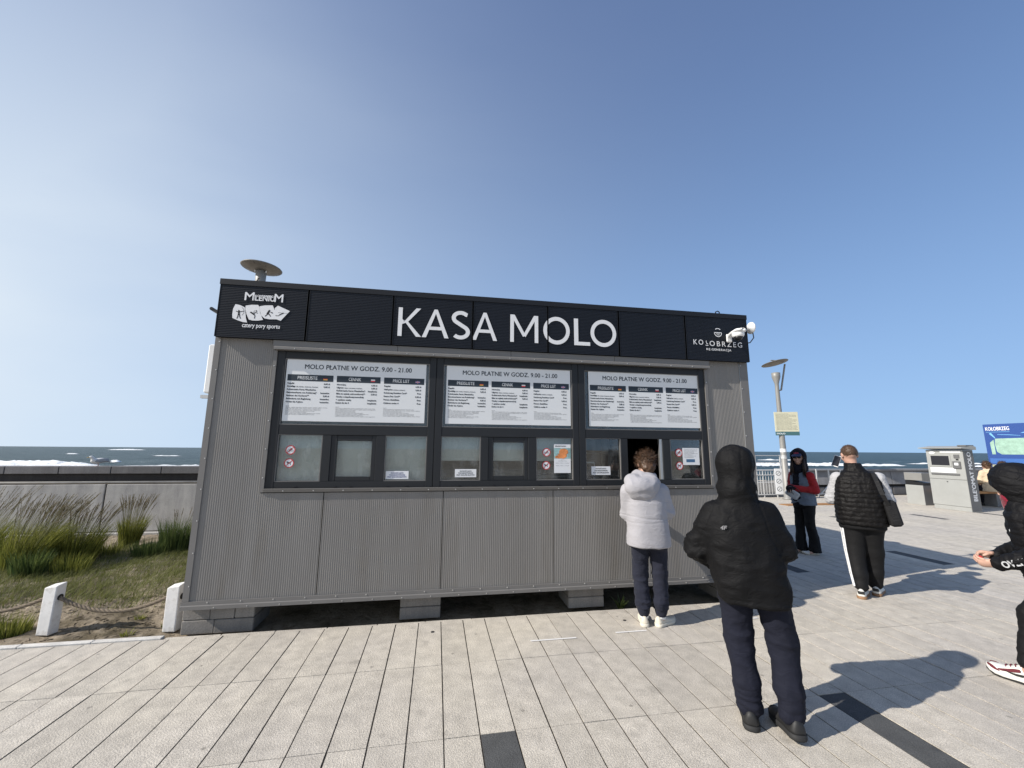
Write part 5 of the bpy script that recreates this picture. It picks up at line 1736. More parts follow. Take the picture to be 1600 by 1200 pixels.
# ------------------------------------------------------------------ implicit surfaces for people, birds and cloth
class Field:
    def __init__(s, lo, hi, vox):
        s.lo, s.vox = np.array(lo, np.float32), vox
        s.n = np.ceil((np.array(hi) - s.lo) / vox).astype(int) + 1
        s.ax = [s.lo[k] + vox * np.arange(s.n[k], dtype=np.float32) for k in range(3)]
        s.F = np.full(tuple(s.n), 9.0, np.float32)
    def _sub(s, lo, hi):
        a = np.clip(np.floor((np.array(lo) - s.lo) / s.vox).astype(int), 0, s.n - 1)
        b = np.clip(np.ceil((np.array(hi) - s.lo) / s.vox).astype(int) + 1, 1, s.n)
        if np.any(b <= a): return None, None
        sl = tuple(slice(a[k], b[k]) for k in range(3))
        X, Y, Z = np.meshgrid(s.ax[0][sl[0]], s.ax[1][sl[1]], s.ax[2][sl[2]], indexing='ij')
        return sl, (X, Y, Z)
    def _join(s, sl, d, k, op='u'):
        A = s.F[sl]
        if op == 'u':
            if k <= 0: s.F[sl] = np.minimum(A, d)
            else:
                h = np.clip(.5 + .5 * (A - d) / k, 0, 1)
                s.F[sl] = A + (d - A) * h - k * h * (1 - h)
        else:   # subtract
            d = -d
            if k <= 0: s.F[sl] = np.maximum(A, d)
            else:
                h = np.clip(.5 - .5 * (A - d) / k, 0, 1)
                s.F[sl] = A + (d - A) * h + k * h * (1 - h)
    def cone(s, a, b, ra, rb, k=.02, op='u', flat=None):
        """tapered capsule; flat=(axis vector, factor) squeezes it along that axis"""
        a, b = np.array(a, np.float32), np.array(b, np.float32)
        m = max(ra, rb) + k + 2 * s.vox + .01
        sl, P = s._sub(np.minimum(a, b) - m, np.maximum(a, b) + m)
        if sl is None: return s
        d = [P[i] - a[i] for i in range(3)]
        ba = b - a
        L2 = float(ba @ ba) + 1e-9
        h = np.clip((d[0] * ba[0] + d[1] * ba[1] + d[2] * ba[2]) / L2, 0, 1)
        q = [d[i] - ba[i] * h for i in range(3)]
        f_ = 1.0
        if flat is not None:
            ax = np.array(flat[0], np.float32)
            ax /= np.linalg.norm(ax)
            t = (q[0] * ax[0] + q[1] * ax[1] + q[2] * ax[2]) * (flat[1] - 1)
            q = [q[i] + ax[i] * t for i in range(3)]
            f_ = 1 / flat[1] if flat[1] > 1 else 1
        dist = (np.sqrt(q[0] ** 2 + q[1] ** 2 + q[2] ** 2) - (ra + (rb - ra) * h)) * f_
        s._join(sl, dist, k, op)
        return s
    def chain(s, pts, rad, k=.02, **kw):
        for i in range(len(pts) - 1): s.cone(pts[i], pts[i + 1], rad[i], rad[i + 1], k, **kw)
        return s
    def ell(s, c, r_, Rm=None, k=.02, op='u'):
        c, r_ = np.array(c, np.float32), np.array(r_, np.float32)
        m = float(r_.max()) + k + 2 * s.vox + .01
        sl, P = s._sub(c - m, c + m)
        if sl is None: return s
        d = [P[i] - c[i] for i in range(3)]
        if Rm is not None:
            Rm = np.array(Rm)[:3, :3]
            d = [sum(d[j] * Rm[j, i] for j in range(3)) for i in range(3)]
        k0 = np.sqrt(sum((d[i] / r_[i]) ** 2 for i in range(3)))
        k1 = np.sqrt(sum((d[i] / r_[i] ** 2) ** 2 for i in range(3))) + 1e-6
        s._join(sl, k0 * (k0 - 1) / k1, k, op)
        return s
    def loft(s, sec, yaw=0.0, k=.02, ex=2.3, op='u', round_=.015):
        """stacked (z, cx, cy, rx, ry) sections; yaw turns the ellipses"""
        sec = np.array(sec, np.float32)
        m = float(sec[:, 3:5].max()) + k + 2 * s.vox + .01
        lo = [sec[:, 1].min() - m, sec[:, 2].min() - m, sec[:, 0].min() - .03]
        hi = [sec[:, 1].max() + m, sec[:, 2].max() + m, sec[:, 0].max() + .03]
        sl, P = s._sub(lo, hi)
        if sl is None: return s
        z = P[2][0, 0, :]
        zz = np.linspace(sec[0, 0], sec[-1, 0], 200)
        def smooth(c):
            v = np.interp(zz, sec[:, 0], sec[:, c])
            kx = np.ones(13) / 13
            v2 = np.convolve(np.pad(v, 6, mode='edge'), kx, 'valid')
            return np.interp(z, zz, v2)
        cx, cy, rx, ry = (smooth(c) for c in (1, 2, 3, 4))
        X, Y = P[0] - cx, P[1] - cy
        c_, s_ = math.cos(yaw), math.sin(yaw)
        U, V = X * c_ + Y * s_, -X * s_ + Y * c_
        q = (np.abs(U / rx) ** ex + np.abs(V / ry) ** ex) ** (1 / ex)
        d = (q - 1) * np.minimum(rx, ry)
        dz = np.maximum(sec[0, 0] - P[2], P[2] - sec[-1, 0])
        w = round_
        d = np.minimum(np.maximum(d + w, dz + w), 0) + np.sqrt(np.maximum(d + w, 0) ** 2 + np.maximum(dz + w, 0) ** 2) - w
        s._join(sl, d, k, op)
        return s
    def cut(s, c, n):
        X, Y, Z = s.ax[0][:, None, None], s.ax[1][None, :, None], s.ax[2][None, None, :]
        d = (X - c[0]) * n[0] + (Y - c[1]) * n[1] + (Z - c[2]) * n[2]
        s.F = np.maximum(s.F, d.astype(np.float32))
        return s
    def geo(s):
        F, v = s.F, s.vox
        F[0], F[-1], F[:, 0], F[:, -1], F[:, :, 0], F[:, :, -1] = (np.maximum(q, v) for q in (F[0], F[-1], F[:, 0], F[:, -1], F[:, :, 0], F[:, :, -1]))
        I = F < 0
        cnt = np.zeros(tuple(s.n - 1), np.int8)
        for i in (0, 1):
            for j in (0, 1):
                for k in (0, 1):
                    cnt += I[i:i + s.n[0] - 1, j:j + s.n[1] - 1, k:k + s.n[2] - 1]
        ci = np.argwhere((cnt > 0) & (cnt < 8))
        vid = np.full(tuple(s.n - 1), -1, np.int32)
        vid[ci[:, 0], ci[:, 1], ci[:, 2]] = np.arange(len(ci))
        cor = [(i, j, k) for i in (0, 1) for j in (0, 1) for k in (0, 1)]
        val = np.stack([F[ci[:, 0] + a, ci[:, 1] + b, ci[:, 2] + c] for a, b, c in cor], 1)
        acc, num = np.zeros((len(ci), 3), np.float32), np.zeros(len(ci), np.float32)
        for p in range(8):
            for q in range(p + 1, 8):
                df = [abs(cor[p][t] - cor[q][t]) for t in range(3)]
                if sum(df) != 1: continue
                m = (val[:, p] < 0) != (val[:, q] < 0)
                t = val[:, p] / (val[:, p] - val[:, q] + 1e-12)
                for ax in range(3):
                    acc[:, ax] += np.where(m, cor[p][ax] + (cor[q][ax] - cor[p][ax]) * t, 0)
                num += m
        V = s.lo + v * (ci + acc / num[:, None])
        faces = []
        for ax in range(3):
            o1, o2 = [(1, 2), (2, 0), (0, 1)][ax]
            a = [slice(None)] * 3
            b = [slice(None)] * 3
            a[ax], b[ax] = slice(0, -1), slice(1, None)
            ch = I[tuple(a)] != I[tuple(b)]
            e = np.argwhere(ch)
            e = e[(e[:, o1] > 0) & (e[:, o2] > 0) & (e[:, o1] < s.n[o1] - 1) & (e[:, o2] < s.n[o2] - 1)]
            def cell(d1, d2):
                c = e.copy()
                c[:, o1] -= d1
                c[:, o2] -= d2
                return vid[c[:, 0], c[:, 1], c[:, 2]]
            q = np.stack([cell(1, 1), cell(0, 1), cell(0, 0), cell(1, 0)], 1)
            ins = I[e[:, 0], e[:, 1], e[:, 2]]
            q[~ins] = q[~ins][:, ::-1]
            faces.append(q)
        return V.astype(np.float64), np.concatenate(faces)

def vnormals(V, f):
    n = np.cross(V[f[:, 2]] - V[f[:, 0]], V[f[:, 3]] - V[f[:, 1]])
    out = np.zeros_like(V)
    for k in range(4): np.add.at(out, f[:, k], n)
    return out / (np.linalg.norm(out, axis=1, keepdims=True) + 1e-12)
def relax(V, f, it=1, w=.5):
    for _ in range(it):
        s_, c_ = np.zeros_like(V), np.zeros(len(V))
        for k in range(4):
            a, b = f[:, k], f[:, (k + 1) % 4]
            np.add.at(s_, a, V[b]); np.add.at(s_, b, V[a])
            np.add.at(c_, a, 1); np.add.at(c_, b, 1)
        V = V * (1 - w) + w * s_ / np.maximum(c_, 1)[:, None]
    return V
def shape(fld, name, m, parent=None, disp=None, rl=1, fmat=None):
    V, f = fld.geo()
    V = relax(V, f, rl)
    if disp is not None:
        n = vnormals(V, f)
        V = V + n * disp(V, n)[:, None]
    fm = None
    if fmat is not None:
        fm = fmat(V[f].mean(1))
    return np_mesh(name, V, f, m, parent, True, fm)
def ridge(P, seed=0.0):
    return 1 - 2 * np.abs(vnoise(P + seed))
def folds(amp, sc, seed=0.0, oct_=2):
    """cloth folds: ridged noise stretched by sc (per axis frequency)"""
    sc = np.array(sc, np.float32)
    def fn(V, n):
        P = V * sc
        w = .35 * np.stack([vnoise(P * .6 + 5 + seed), vnoise(P * .6 + 9 + seed), vnoise(P * .6 + 13 + seed)], -1)
        d = amp * (ridge(P + w, seed) - .3)
        if oct_ > 1: d = d + .45 * amp * ridge(P * 2.1 + w * 2, seed + 31)
        return d
    return fn
def near(V, c, r_):
    return np.exp(-(((V - np.array(c)) / r_) ** 2).sum(1))
def rotm(yaw=0, pitch=0, roll=0):
    return np.array((Matrix.Rotation(yaw, 3, 'Z') @ Matrix.Rotation(pitch, 3, 'X') @ Matrix.Rotation(roll, 3, 'Y')))

# ------------------------------------------------------------------ parts of a figure
def head_sdf(S, c, Rm, sc=1.0):
    """local y is where the face looks"""
    c = np.array(c)
    def o(x, y, z): return c + Rm @ (np.array([x, y, z]) * sc)
    S.ell(o(0, -.012, .022), np.array([.074, .093, .088]) * sc, Rm, .01)
    S.ell(o(0, .022, -.035), np.array([.058, .066, .075]) * sc, Rm, .03)
    S.ell(o(0, .060, -.085), np.array([.026, .022, .020]) * sc, Rm, .025)
    S.cone(o(0, .082, .012), o(0, .104, -.022), .009 * sc, .013 * sc, .012)
    for s_ in (-1, 1):
        S.ell(o(s_ * .030, .090, .010), np.array([.017, .012, .011]) * sc, Rm, .01, 'd')
        S.ell(o(s_ * .040, .066, -.030), np.array([.022, .020, .022]) * sc, Rm, .02)
        S.ell(o(s_ * .077, -.008, -.006), np.array([.011, .022, .032]) * sc, Rm, .006)
    S.ell(o(0, .086, -.058), np.array([.024, .008, .006]) * sc, Rm, .006)
    S.ell(o(0, .085, -.070), np.array([.020, .009, .007]) * sc, Rm, .006)
def hand_sdf(S, w, d, n, side, curl=.9, sc=1.0, spread=.12):
    """w wrist, d hand direction, n palm normal (side the fingers close to), side vector to the thumb"""
    w, d, n = np.array(w, float), np.array(d, float), np.array(n, float)
    d /= np.linalg.norm(d)
    n -= d * (n @ d)
    n /= np.linalg.norm(n)
    t = np.cross(d, n) * side
    kn = w + d * .085 * sc
    S.cone(w - d * .02, w + d * .03 * sc, .024 * sc, .030 * sc, .012, flat=(n, 1.5))
    S.cone(w + d * .03 * sc + t * .006, kn + t * .008, .034 * sc, .036 * sc, .012, flat=(n, 1.9))
    ln = [(.036, .026, .020), (.042, .030, .022), (.039, .028, .021), (.030, .021, .017)]
    for q in range(4):
        b = kn + t * (.030 - .020 * q) * sc - d * (.004 * abs(q - 1.2)) * sc
        ang = 0.0
        dd = d + t * spread * (1.2 - q) * .3
        p = b
        for j, l_ in enumerate(ln[q]):
            ang += curl * (.55, .85, .55)[j]
            v_ = dd * math.cos(ang) + n * math.sin(ang)
            v_ /= np.linalg.norm(v_)
            e = p + v_ * l_ * sc
            S.cone(p, e, (.0098, .0092, .0085)[j] * sc, (.0092, .0085, .0075)[j] * sc, .003)
            p = e
    b = w + d * .025 * sc + t * .026 * sc
    p1 = b + (d * .6 + t * .55 + n * .45) * .036 * sc
    p2 = p1 + (d * .85 + t * .05 + n * .5) * .030 * sc
    p3 = p2 + (d * .8 - t * .25 + n * .45) * .024 * sc
    S.chain([b, p1, p2, p3], [.014 * sc, .0125 * sc, .011 * sc, .009 * sc], .006)
def body_sdf(S, J, r=1.0, heads=True):
    """a continuous figure inside the clothes; J is the dict of joints"""
    pel, ch, nk = np.array(J['pelvis']), np.array(J['chest']), np.array(J['neck'])
    S.cone(pel, ch, .105 * r, .115 * r, .03)
    S.cone(ch, nk, .10 * r, .055 * r, .04)
    hc = np.array(J['head'])
    S.cone(nk, hc - np.array([0, 0, .03]), .052, .055, .02)
    head_sdf(S, hc, J['headR'], J.get('hs', 1.0))
    for sd in 'LR':
        S.cone(ch + [0, 0, .02], J['sh' + sd], .07 * r, .05 * r, .04)
        S.chain([J['sh' + sd], J['el' + sd], J['wr' + sd]], [.048 * r, .038 * r, .026], .015)
        S.chain([np.array(J['hip' + sd]), J['kn' + sd], J['an' + sd]], [.078 * r, .052 * r, .036], .02)
        S.cone(pel, J['hip' + sd], .10 * r, .08 * r, .03)
        tdir = np.array([*J['toe' + sd], 0.0])
        S.cone(np.array(J['an' + sd]) - [0, 0, .03], np.array(J['an' + sd]) + tdir * .09 - [0, 0, .056], .030, .018, .02)
        if 'hand' + sd in J:
            hd = J['hand' + sd]
            hand_sdf(S, J['wr' + sd], hd[0], hd[1], hd[2], hd[3] if len(hd) > 3 else .9, J.get('hsc', 1.0))
def person(name_, base, ang, J, skin, label, vox=.0075, r=1.0):
    pts = np.array([J[k] for k in J if k not in ('headR', 'hs', 'hsc', 'handL', 'handR', 'toeL', 'toeR')], float)
    S = Field(np.append(pts[:, :2].min(0) - .20, -.0), np.append(pts[:, :2].max(0) + .20, J['head'][2] + .17), vox)
    body_sdf(S, J, r)
    o = shape(S, 'person', skin)
    o.location = (base[0], base[1], 0)
    o.rotation_euler = (0, 0, R(ang) - math.pi / 2)
    tag(o, label, 'person')
    return o
def shoe(parent, heel, td, L_, m_up, m_sole, hw=.045, H_=.09, sole=.026, tilt=0.0, m_extra=None, lift=0.0, name='shoe'):
    """heel position on the floor, td toe direction (2-D); sole and upper lofted from rings"""
    td = np.array([td[0], td[1]], float)
    td /= np.linalg.norm(td)
    sd = np.array([td[1], -td[0]])
    ts = [0, .04, .12, .25, .40, .55, .70, .84, .94, 1.0]
    ws = [.45, .72, .84, .82, .80, .90, 1.0, .96, .72, .34]
    hs = [.72, .95, 1.0, 1.0, .88, .70, .56, .50, .42, .26]
    def pt(t, w, z):
        a = t * L_
        zz = z + max(0, t - .72) ** 2 * .25
        ca, sa = math.cos(tilt), math.sin(tilt)
        a2, z2 = a * ca - zz * sa, a * sa + zz * ca
        return (heel[0] + td[0] * a2 + sd[0] * w, heel[1] + td[1] * a2 + sd[1] * w, z2 + lift)
    def loft(rings):
        n_ = len(rings[0])
        V = [p for r_ in rings for p in r_]
        F = [(i * n_ + j, i * n_ + (j + 1) % n_, (i + 1) * n_ + (j + 1) % n_, (i + 1) * n_ + j) for i in range(len(rings) - 1) for j in range(n_)]
        F += [tuple(range(n_ - 1, -1, -1)), tuple((len(rings) - 1) * n_ + j for j in range(n_))]
        return V, F
    up_r, so_r = [], []
    for t, w, h in zip(ts, ws, hs):
        w_, h_ = w * hw, h * H_
        prof = [(-1, .0), (-1.0, .3), (-.92, .55), (-.72, .82), (-.38, .97), (0, 1.0), (.38, .97), (.72, .82), (.92, .55), (1.0, .3), (1, .0)]
        squash = .62 if .1 < t < .45 else .95
        up_r.append([pt(t, a * w_ * (1 if b < .5 else (squash + (1 - squash) * (1 - b))), sole * .8 + b * (h_ - sole * .8)) for a, b in prof])
        so_r.append([pt(t, a * (w_ + .005), b) for a, b in ((-.93, 0), (-1, .006), (-1, sole), (0, sole), (1, sole), (1, .006), (.93, 0))])
    # close the sole slightly beyond the upper at both ends
    so_r = [[pt(-.018, a * .3 * hw, b) for a, b in ((-.93, 0), (-1, .006), (-1, sole), (0, sole), (1, sole), (1, .006), (.93, 0))]] + so_r + \
           [[pt(1.022, a * .2 * hw, b) for a, b in ((-.93, 0.003), (-1, .008), (-1, sole), (0, sole), (1, sole), (1, .008), (.93, .003))]]
    V, F = loft(up_r)
    o = mesh_obj(name, V, F, m_up, parent, True)
    V, F = loft(so_r)
    s2 = mesh_obj('sole', V, F, m_sole, o, True)
    # laces
    if m_extra is not None:
        for q in range(4):
            t = .40 + q * .085
            h_ = np.interp(t, ts, hs) * H_
            b = MB().tube([pt(t, -.022, h_ - .008), pt(t + .02, -.01, h_ + .003), pt(t + .02, .01, h_ + .003), pt(t, .022, h_ - .008)], .004, 5)
            b.build('lace', m_extra, o, True)
    return o, pt
MAT['skin'] = mat('skin', (.52, .32, .24), .55, var=.06, vscale=14, bump=.15, bscale=120)
MAT['skin2'] = mat('weathered_skin', (.47, .28, .21), .55, var=.08, vscale=14, bump=.15, bscale=120)
def fabric(name, col, rough=.85, var=.10, vscale=6, bump=.25, bscale=350, sheen=.15, spec=.25, crumple=.55):
    m = mat(name, col, rough, var=var, vscale=vscale, bump=bump, bscale=bscale, bdist=.002, spec=spec, sheen=sheen)
    nt = m.node_tree
    # small soft creases over the weave
    tc = N(nt, 'ShaderNodeTexCoord')
    mp = N(nt, 'ShaderNodeMapping')
    mp.inputs['Scale'].default_value = (1.0, 1.0, 1.7)
    mp.inputs['Rotation'].default_value = (.35, .5, 0)
    nt.links.new(tc.outputs['Object'], mp.inputs[0])
    nz = N(nt, 'ShaderNodeTexNoise', i_Scale=13.0, i_Detail=3.0, i_Roughness=.5, i_Distortion=.8)
    nt.links.new(mp.outputs[0], nz.inputs['Vector'])
    ab = N(nt, 'ShaderNodeMath', operation='SUBTRACT')
    ab.inputs[1].default_value = .5
    nt.links.new(nz.outputs[0], ab.inputs[0])
    a2 = N(nt, 'ShaderNodeMath', operation='ABSOLUTE')
    nt.links.new(ab.outputs[0], a2.inputs[0])
    b = N(nt, 'ShaderNodeBump', i_Strength=crumple, i_Distance=.03)
    nt.links.new(a2.outputs[0], b.inputs['Height'])
    p = nt.nodes['Principled BSDF']
    if p.inputs['Normal'].links:
        nt.links.new(p.inputs['Normal'].links[0].from_socket, b.inputs['Normal'])
    nt.links.new(b.outputs[0], p.inputs['Normal'])
    return m
def strands(parent, name, n, c, r_, Rm, m, seed, ln=(.04, .09), w=.0035, up_=.3, region=None, curl=.6, flow=(0, -.4, 0), seg=4):
    """locks of hair rooted on an ellipsoid"""
    rng = np.random.default_rng(seed)
    V, F = [], []
    c, r_ = np.array(c), np.array(r_)
    k = 0
    while k < n:
        d = rng.normal(size=3)
        d /= np.linalg.norm(d)
        if region is not None and not region(d): continue
        k += 1
        p = c + Rm @ (d * r_)
        nrm = Rm @ (d / r_)
        nrm /= np.linalg.norm(nrm)
        tang = Rm @ np.array(flow) + rng.normal(size=3) * .55
        tang -= nrm * (tang @ nrm)
        tang /= np.linalg.norm(tang) + 1e-9
        L_ = rng.uniform(*ln)
        v_ = nrm * up_ + tang
        v_ /= np.linalg.norm(v_)
        side = np.cross(v_, nrm)
        side /= np.linalg.norm(side) + 1e-9
        b = len(V)
        q = p - nrm * .006
        cr = rng.normal(size=3) * curl
        for s in range(seg + 1):
            t = s / seg
            ww = w * (1 - t * .85) * rng.uniform(.8, 1.2)
            V += [q - side * ww, q + nrm * ww * .6, q + side * ww]
            v_ = v_ + (cr - nrm * .25) / seg
            v_ /= np.linalg.norm(v_)
            q = q + v_ * L_ / seg
        for s in range(seg):
            a = b + 3 * s
            F += [(a, a + 1, a + 4, a + 3), (a + 1, a + 2, a + 5, a + 4)]
    return tag(np_mesh(name, V, F, m, parent, True), kind='stuff')
def hair_mat(name, lo, hi):
    m, nt, p = new_mat(name)
    geo = N(nt, 'ShaderNodeNewGeometry')
    nt.links.new(ramp(nt, geo.outputs['Random Per Island'], [(0, lo), (1, hi)]), p.inputs['Base Color'])
    p.inputs['Roughness'].default_value = .5
    p.inputs['Specular IOR Level'].default_value = .4
    return m
A_ = np.array
# ------------------------------------------------------------------ person at the window: light grey jacket
MAT['ltgrey_shell'] = fabric('light_grey_shell', (.345, .338, .358), .72, .03, 5, .2, 300, crumple=.22)
MAT['navy_jersey'] = fabric('navy_jersey', (.015, .017, .029), .9, .15, 8, sheen=.05, crumple=.3)
MAT['navy_stripe'] = fabric('navy_side_stripe', (.05, .052, .075), .8, .3, 40)
MAT['cream_shoe'] = mat('cream_leather', (.62, .57, .47), .6, var=.08, vscale=15)
MAT['cream_sole'] = mat('cream_rubber', (.60, .56, .47), .7, var=.06, vscale=15)
MAT['white_cloth'] = fabric('white_lining', (.75, .75, .75), .9)
MAT['brown_hair'] = hair_mat('tousled_brown_hair', (.025, .013, .007), (.105, .055, .028))
f1 = A_([-.31, .95])
hr = rotm(R(18), R(-30))
J1 = dict(pelvis=(-.035, 0, .86), chest=(-.05, 0, 1.14), neck=(-.04, .045, 1.34), head=(-.03, .105, 1.485), headR=hr,
          shL=(-.205, -.05, 1.235), elL=(-.225, .06, 1.0), wrL=(-.13, .28, 1.05), shR=(.10, .05, 1.235), elR=(.145, .07, 1.03), wrR=(.085, .30, 1.06),
          hipL=(-.115, 0, .80), knL=(-.125, .03, .46), anL=(-.105, 0, .085), hipR=(.045, .02, .80), knR=(.055, .05, .46), anR=(.048, .03, .085),
          toeL=(-.1, .95), toeR=(.55, .80), handL=((.1, .9, .1), (.3, 0, -.9), 1), handR=((-.2, .9, .1), (-.3, 0, -.9), -1))
p1 = person('person', (4.24, -.47), 61.8, J1, MAT['skin'], 'person in a light grey hooded jacket standing at the open ticket window')
S = Field((-.42, -.32, .62), (.36, .45, 1.50), .0085)
S.loft([(.715, -.035, 0, .205, .165), (.80, -.036, 0, .200, .165), (.95, -.040, 0, .186, .158), (1.10, -.05, 0, .186, .152), (1.20, -.05, 0, .176, .135), (1.28, -.045, .01, .13, .11), (1.36, -.04, .03, .085, .085)], R(18), .02, 2.5)
for sd, q in (('L', -1), ('R', 1)):
    S.chain([A_(J1['sh' + sd]) + [0, 0, -.01], J1['el' + sd], A_(J1['wr' + sd])], [.078, .068, .050], .035)
S.ell((-.045, .05, 1.365), (.105, .10, .055), None, .03)
S.ell((-.045, .075, 1.43), (.078, .075, .07), None, .012, 'd')
def d1(V, n):
    U = V @ A_([[1, 0, .35], [0, 1, .2], [-.35, -.2, 1]])     # slanting folds
    a = folds(.0030, (4, 4, 9), 1.0, 1)(U, n) + folds(.0016, (11, 11, 16), 2.0, 1)(U, n)
    el = near(V, J1['elR'], .11) + near(V, J1['elL'], .11) + .5 * near(V, J1['shR'], .08)
    b = folds(.012, (9, 9, 15), 4.0, 1)(U, n) * el
    w1 = V[:, 2] - .985 + .10 * (V[:, 0] + .05) * .3 - .010 * vnoise(V * 6)
    w2 = V[:, 2] - .945 - .05 * (V[:, 0] + .05) - .008 * vnoise(V * 7 + 3)
    waist = -.0055 * np.exp(-(w1 / .0055) ** 2) - .0035 * np.exp(-(w2 / .005) ** 2)
    hem = -.003 * np.exp(-((V[:, 2] - .74) / .004) ** 2)
    yoke = -.003 * np.exp(-((V[:, 2] - 1.135 - .02 * vnoise(V * 4)) / .004) ** 2) * (V[:, 1] < 0)
    return a + b + waist + hem + yoke
shape(S, 'jacket', MAT['ltgrey_shell'], p1, d1, 1)
S = Field((-.33, -.34, 1.06), (.20, .22, 1.46), .0075)
S.ell((-.075, -.115, 1.265), (.165, .085, .105), rotm(R(18), R(25), R(8)), .02)
S.ell((-.16, -.08, 1.325), (.075, .085, .075), rotm(R(18)), .04)
S.ell((.01, -.035, 1.31), (.085, .085, .075), rotm(R(18)), .04)
S.ell((-.065, -.10, 1.19), (.12, .06, .05), rotm(R(18)), .04)
S.ell((-.055, .035, 1.375), (.125, .085, .055), rotm(R(18), R(20)), .04)
S.ell((-.035, .085, 1.435), (.078, .095, .105), rotm(R(18)), .02, 'd')
shape(S, 'hood', MAT['ltgrey_shell'], p1, lambda V, n: folds(.008, (6, 6, 9), 9.0, 1)(V, n) + folds(.003, (14, 14, 18), 2.0, 1)(V, n), 1)
S = Field((-.19, -.06, 1.28), (.14, .20, 1.46), .007)
S.ell((-.03, .055, 1.37), (.082, .08, .055), None, .01)
S.ell((-.03, .065, 1.42), (.068, .066, .07), None, .01, 'd')
shape(S, 'collar_lining', MAT['white_cloth'], p1)
S = Field((-.28, -.22, .06), (.22, .24, .86), .0085)
S.loft([(.70, -.035, 0, .165, .12), (.86, -.035, 0, .17, .13)], R(18), .02)
S.chain([J1['hipL'], A_(J1['knL']), (-.112, .005, .20), (-.105, 0, .13)], [.090, .068, .066, .054], .03)
S.chain([J1['hipR'], A_(J1['knR']), (.052, .03, .20), (.048, .03, .13)], [.090, .068, .066, .054], .03)
S.cone((-.105, 0, .145), (-.105, 0, .10), .044, .042, .01); S.cone((.048, .03, .145), (.048, .03, .10), .044, .042, .01)
def d1b(V, n):
    low = np.clip((.42 - V[:, 2]) / .25, 0, 1) * (V[:, 2] > .15)
    return folds(.006, (9, 9, 14), 3.0)(V, n) + low * folds(.009, (10, 10, 26), 6.0)(V, n)
shape(S, 'trousers', MAT['navy_jersey'], p1, d1b, 1)
b = MB()
pts = [(.130, .03, .74), (.124, .055, .60), (.118, .055, .46), (.112, .045, .30), (.102, .03, .17)]
for i in range(len(pts) - 1):
    a_, c_ = A_(pts[i]), A_(pts[i + 1])
    b.add([a_ + [.004, -.018, 0], a_ + [.004, .012, 0], c_ + [.004, .012, 0], c_ + [.004, -.018, 0], a_ + [-.02, -.018, 0], a_ + [-.02, .012, 0], c_ + [-.02, .012, 0], c_ + [-.02, -.018, 0]],
          [(0, 1, 2, 3), (4, 7, 6, 5), (0, 4, 5, 1), (3, 2, 6, 7), (0, 3, 7, 4), (1, 5, 6, 2)])
b.build('side_stripe', MAT['navy_stripe'], p1)
for nm, an, td in (('L', J1['anL'], (-.12, .95)), ('R', J1['anR'], (.62, .78))):
    t_ = A_(td) / np.linalg.norm(td)
    sh_, _ = shoe(p1, (an[0] - t_[0] * .065, an[1] - t_[1] * .065), td, .245, MAT['cream_shoe'], MAT['cream_sole'], .043, .092, .030)
    MB().lathe([(.040, .0), (.042, .02), (.036, .05)], (an[0], an[1], .062), 16).build('sock', MAT['white_cloth'], p1, True)
HC = A_(J1['head'])
S = Field(HC - .16, HC + .17, .0075)
S.ell(HC + hr @ A_([0, -.018, .025]), (.086, .100, .098), hr, .01)
S.ell(HC + hr @ A_([0, -.055, -.055]), (.068, .05, .070), hr, .03)
S.ell(HC + hr @ A_([0, .085, -.045]), (.062, .05, .080), hr, .02, 'd')
shape(S, 'hair', MAT['brown_hair'], p1, lambda V, n: .010 * vnoise(V * 38) + .006 * vnoise(V * 80), 0)
strands(p1, 'hair_locks', 1500, HC + hr @ A_([0, -.018, .022]), (.088, .102, .099), hr, MAT['brown_hair'], 3, (.035, .075), .0030, .42, lambda d: d[2] > -.55 and not (d[1] > .55 and d[2] < .35), .75, (0, -.2, -.25))
MB().lathe([(.004, -.02), (.006, .02)], tuple(HC + hr @ A_([.083, .03, .012])), 6, 'y').build('glasses_arm', MAT['black_plastic'], p1)

# ------------------------------------------------------------------ man in the black hooded jacket
MAT['black_shell'] = fabric('black_softshell', (.0042, .0042, .0048), .7, .1, 5, .2, 400, 0.0, .18, crumple=.34)
MAT['navy_trouser'] = fabric('dark_navy_trousers', (.0085, .0098, .019), .85, .12, 8, .3, 300, .0, crumple=.3)
MAT['black_shoe'] = mat('black_trainer', (.012, .012, .012), .6, var=.2, vscale=20)
MAT['black_sole'] = mat('black_rubber', (.016, .016, .016), .75)
MAT['logo_grey'] = mat('grey_logo_print', (.22, .22, .23), .6)
hr2 = rotm(R(14), R(-10))
J2 = dict(pelvis=(-.075, 0, .88), chest=(-.105, 0, 1.15), neck=(-.105, .02, 1.36), head=(-.105, .045, 1.525), headR=hr2,
          shL=(-.265, -.01, 1.225), elL=(-.362, .01, .985), wrL=(-.300, .075, .918), shR=(.055, .05, 1.235), elR=(.115, .055, 1.02), wrR=(.055, .23, .95),
          hipL=(-.165, 0, .82), knL=(-.160, .03, .47), anL=(-.125, .0, .095), hipR=(.020, .01, .82), knR=(.072, .05, .50), anR=(.085, -.01, .095),
          toeL=(-.1, .95), toeR=(-.40, .90), handL=((.72, .62, -.12), (.3, .6, .2), -1, 1.0), handR=((-.5, .8, .1), (-.6, 0, -.6), -1))
p2 = person('person', (4.19, -1.92), 49.9, J2, MAT['skin2'], 'man seen from behind in a black hooded jacket and dark navy trousers')
S = Field((-.50, -.30, .60), (.27, .40, 1.72), .0085)
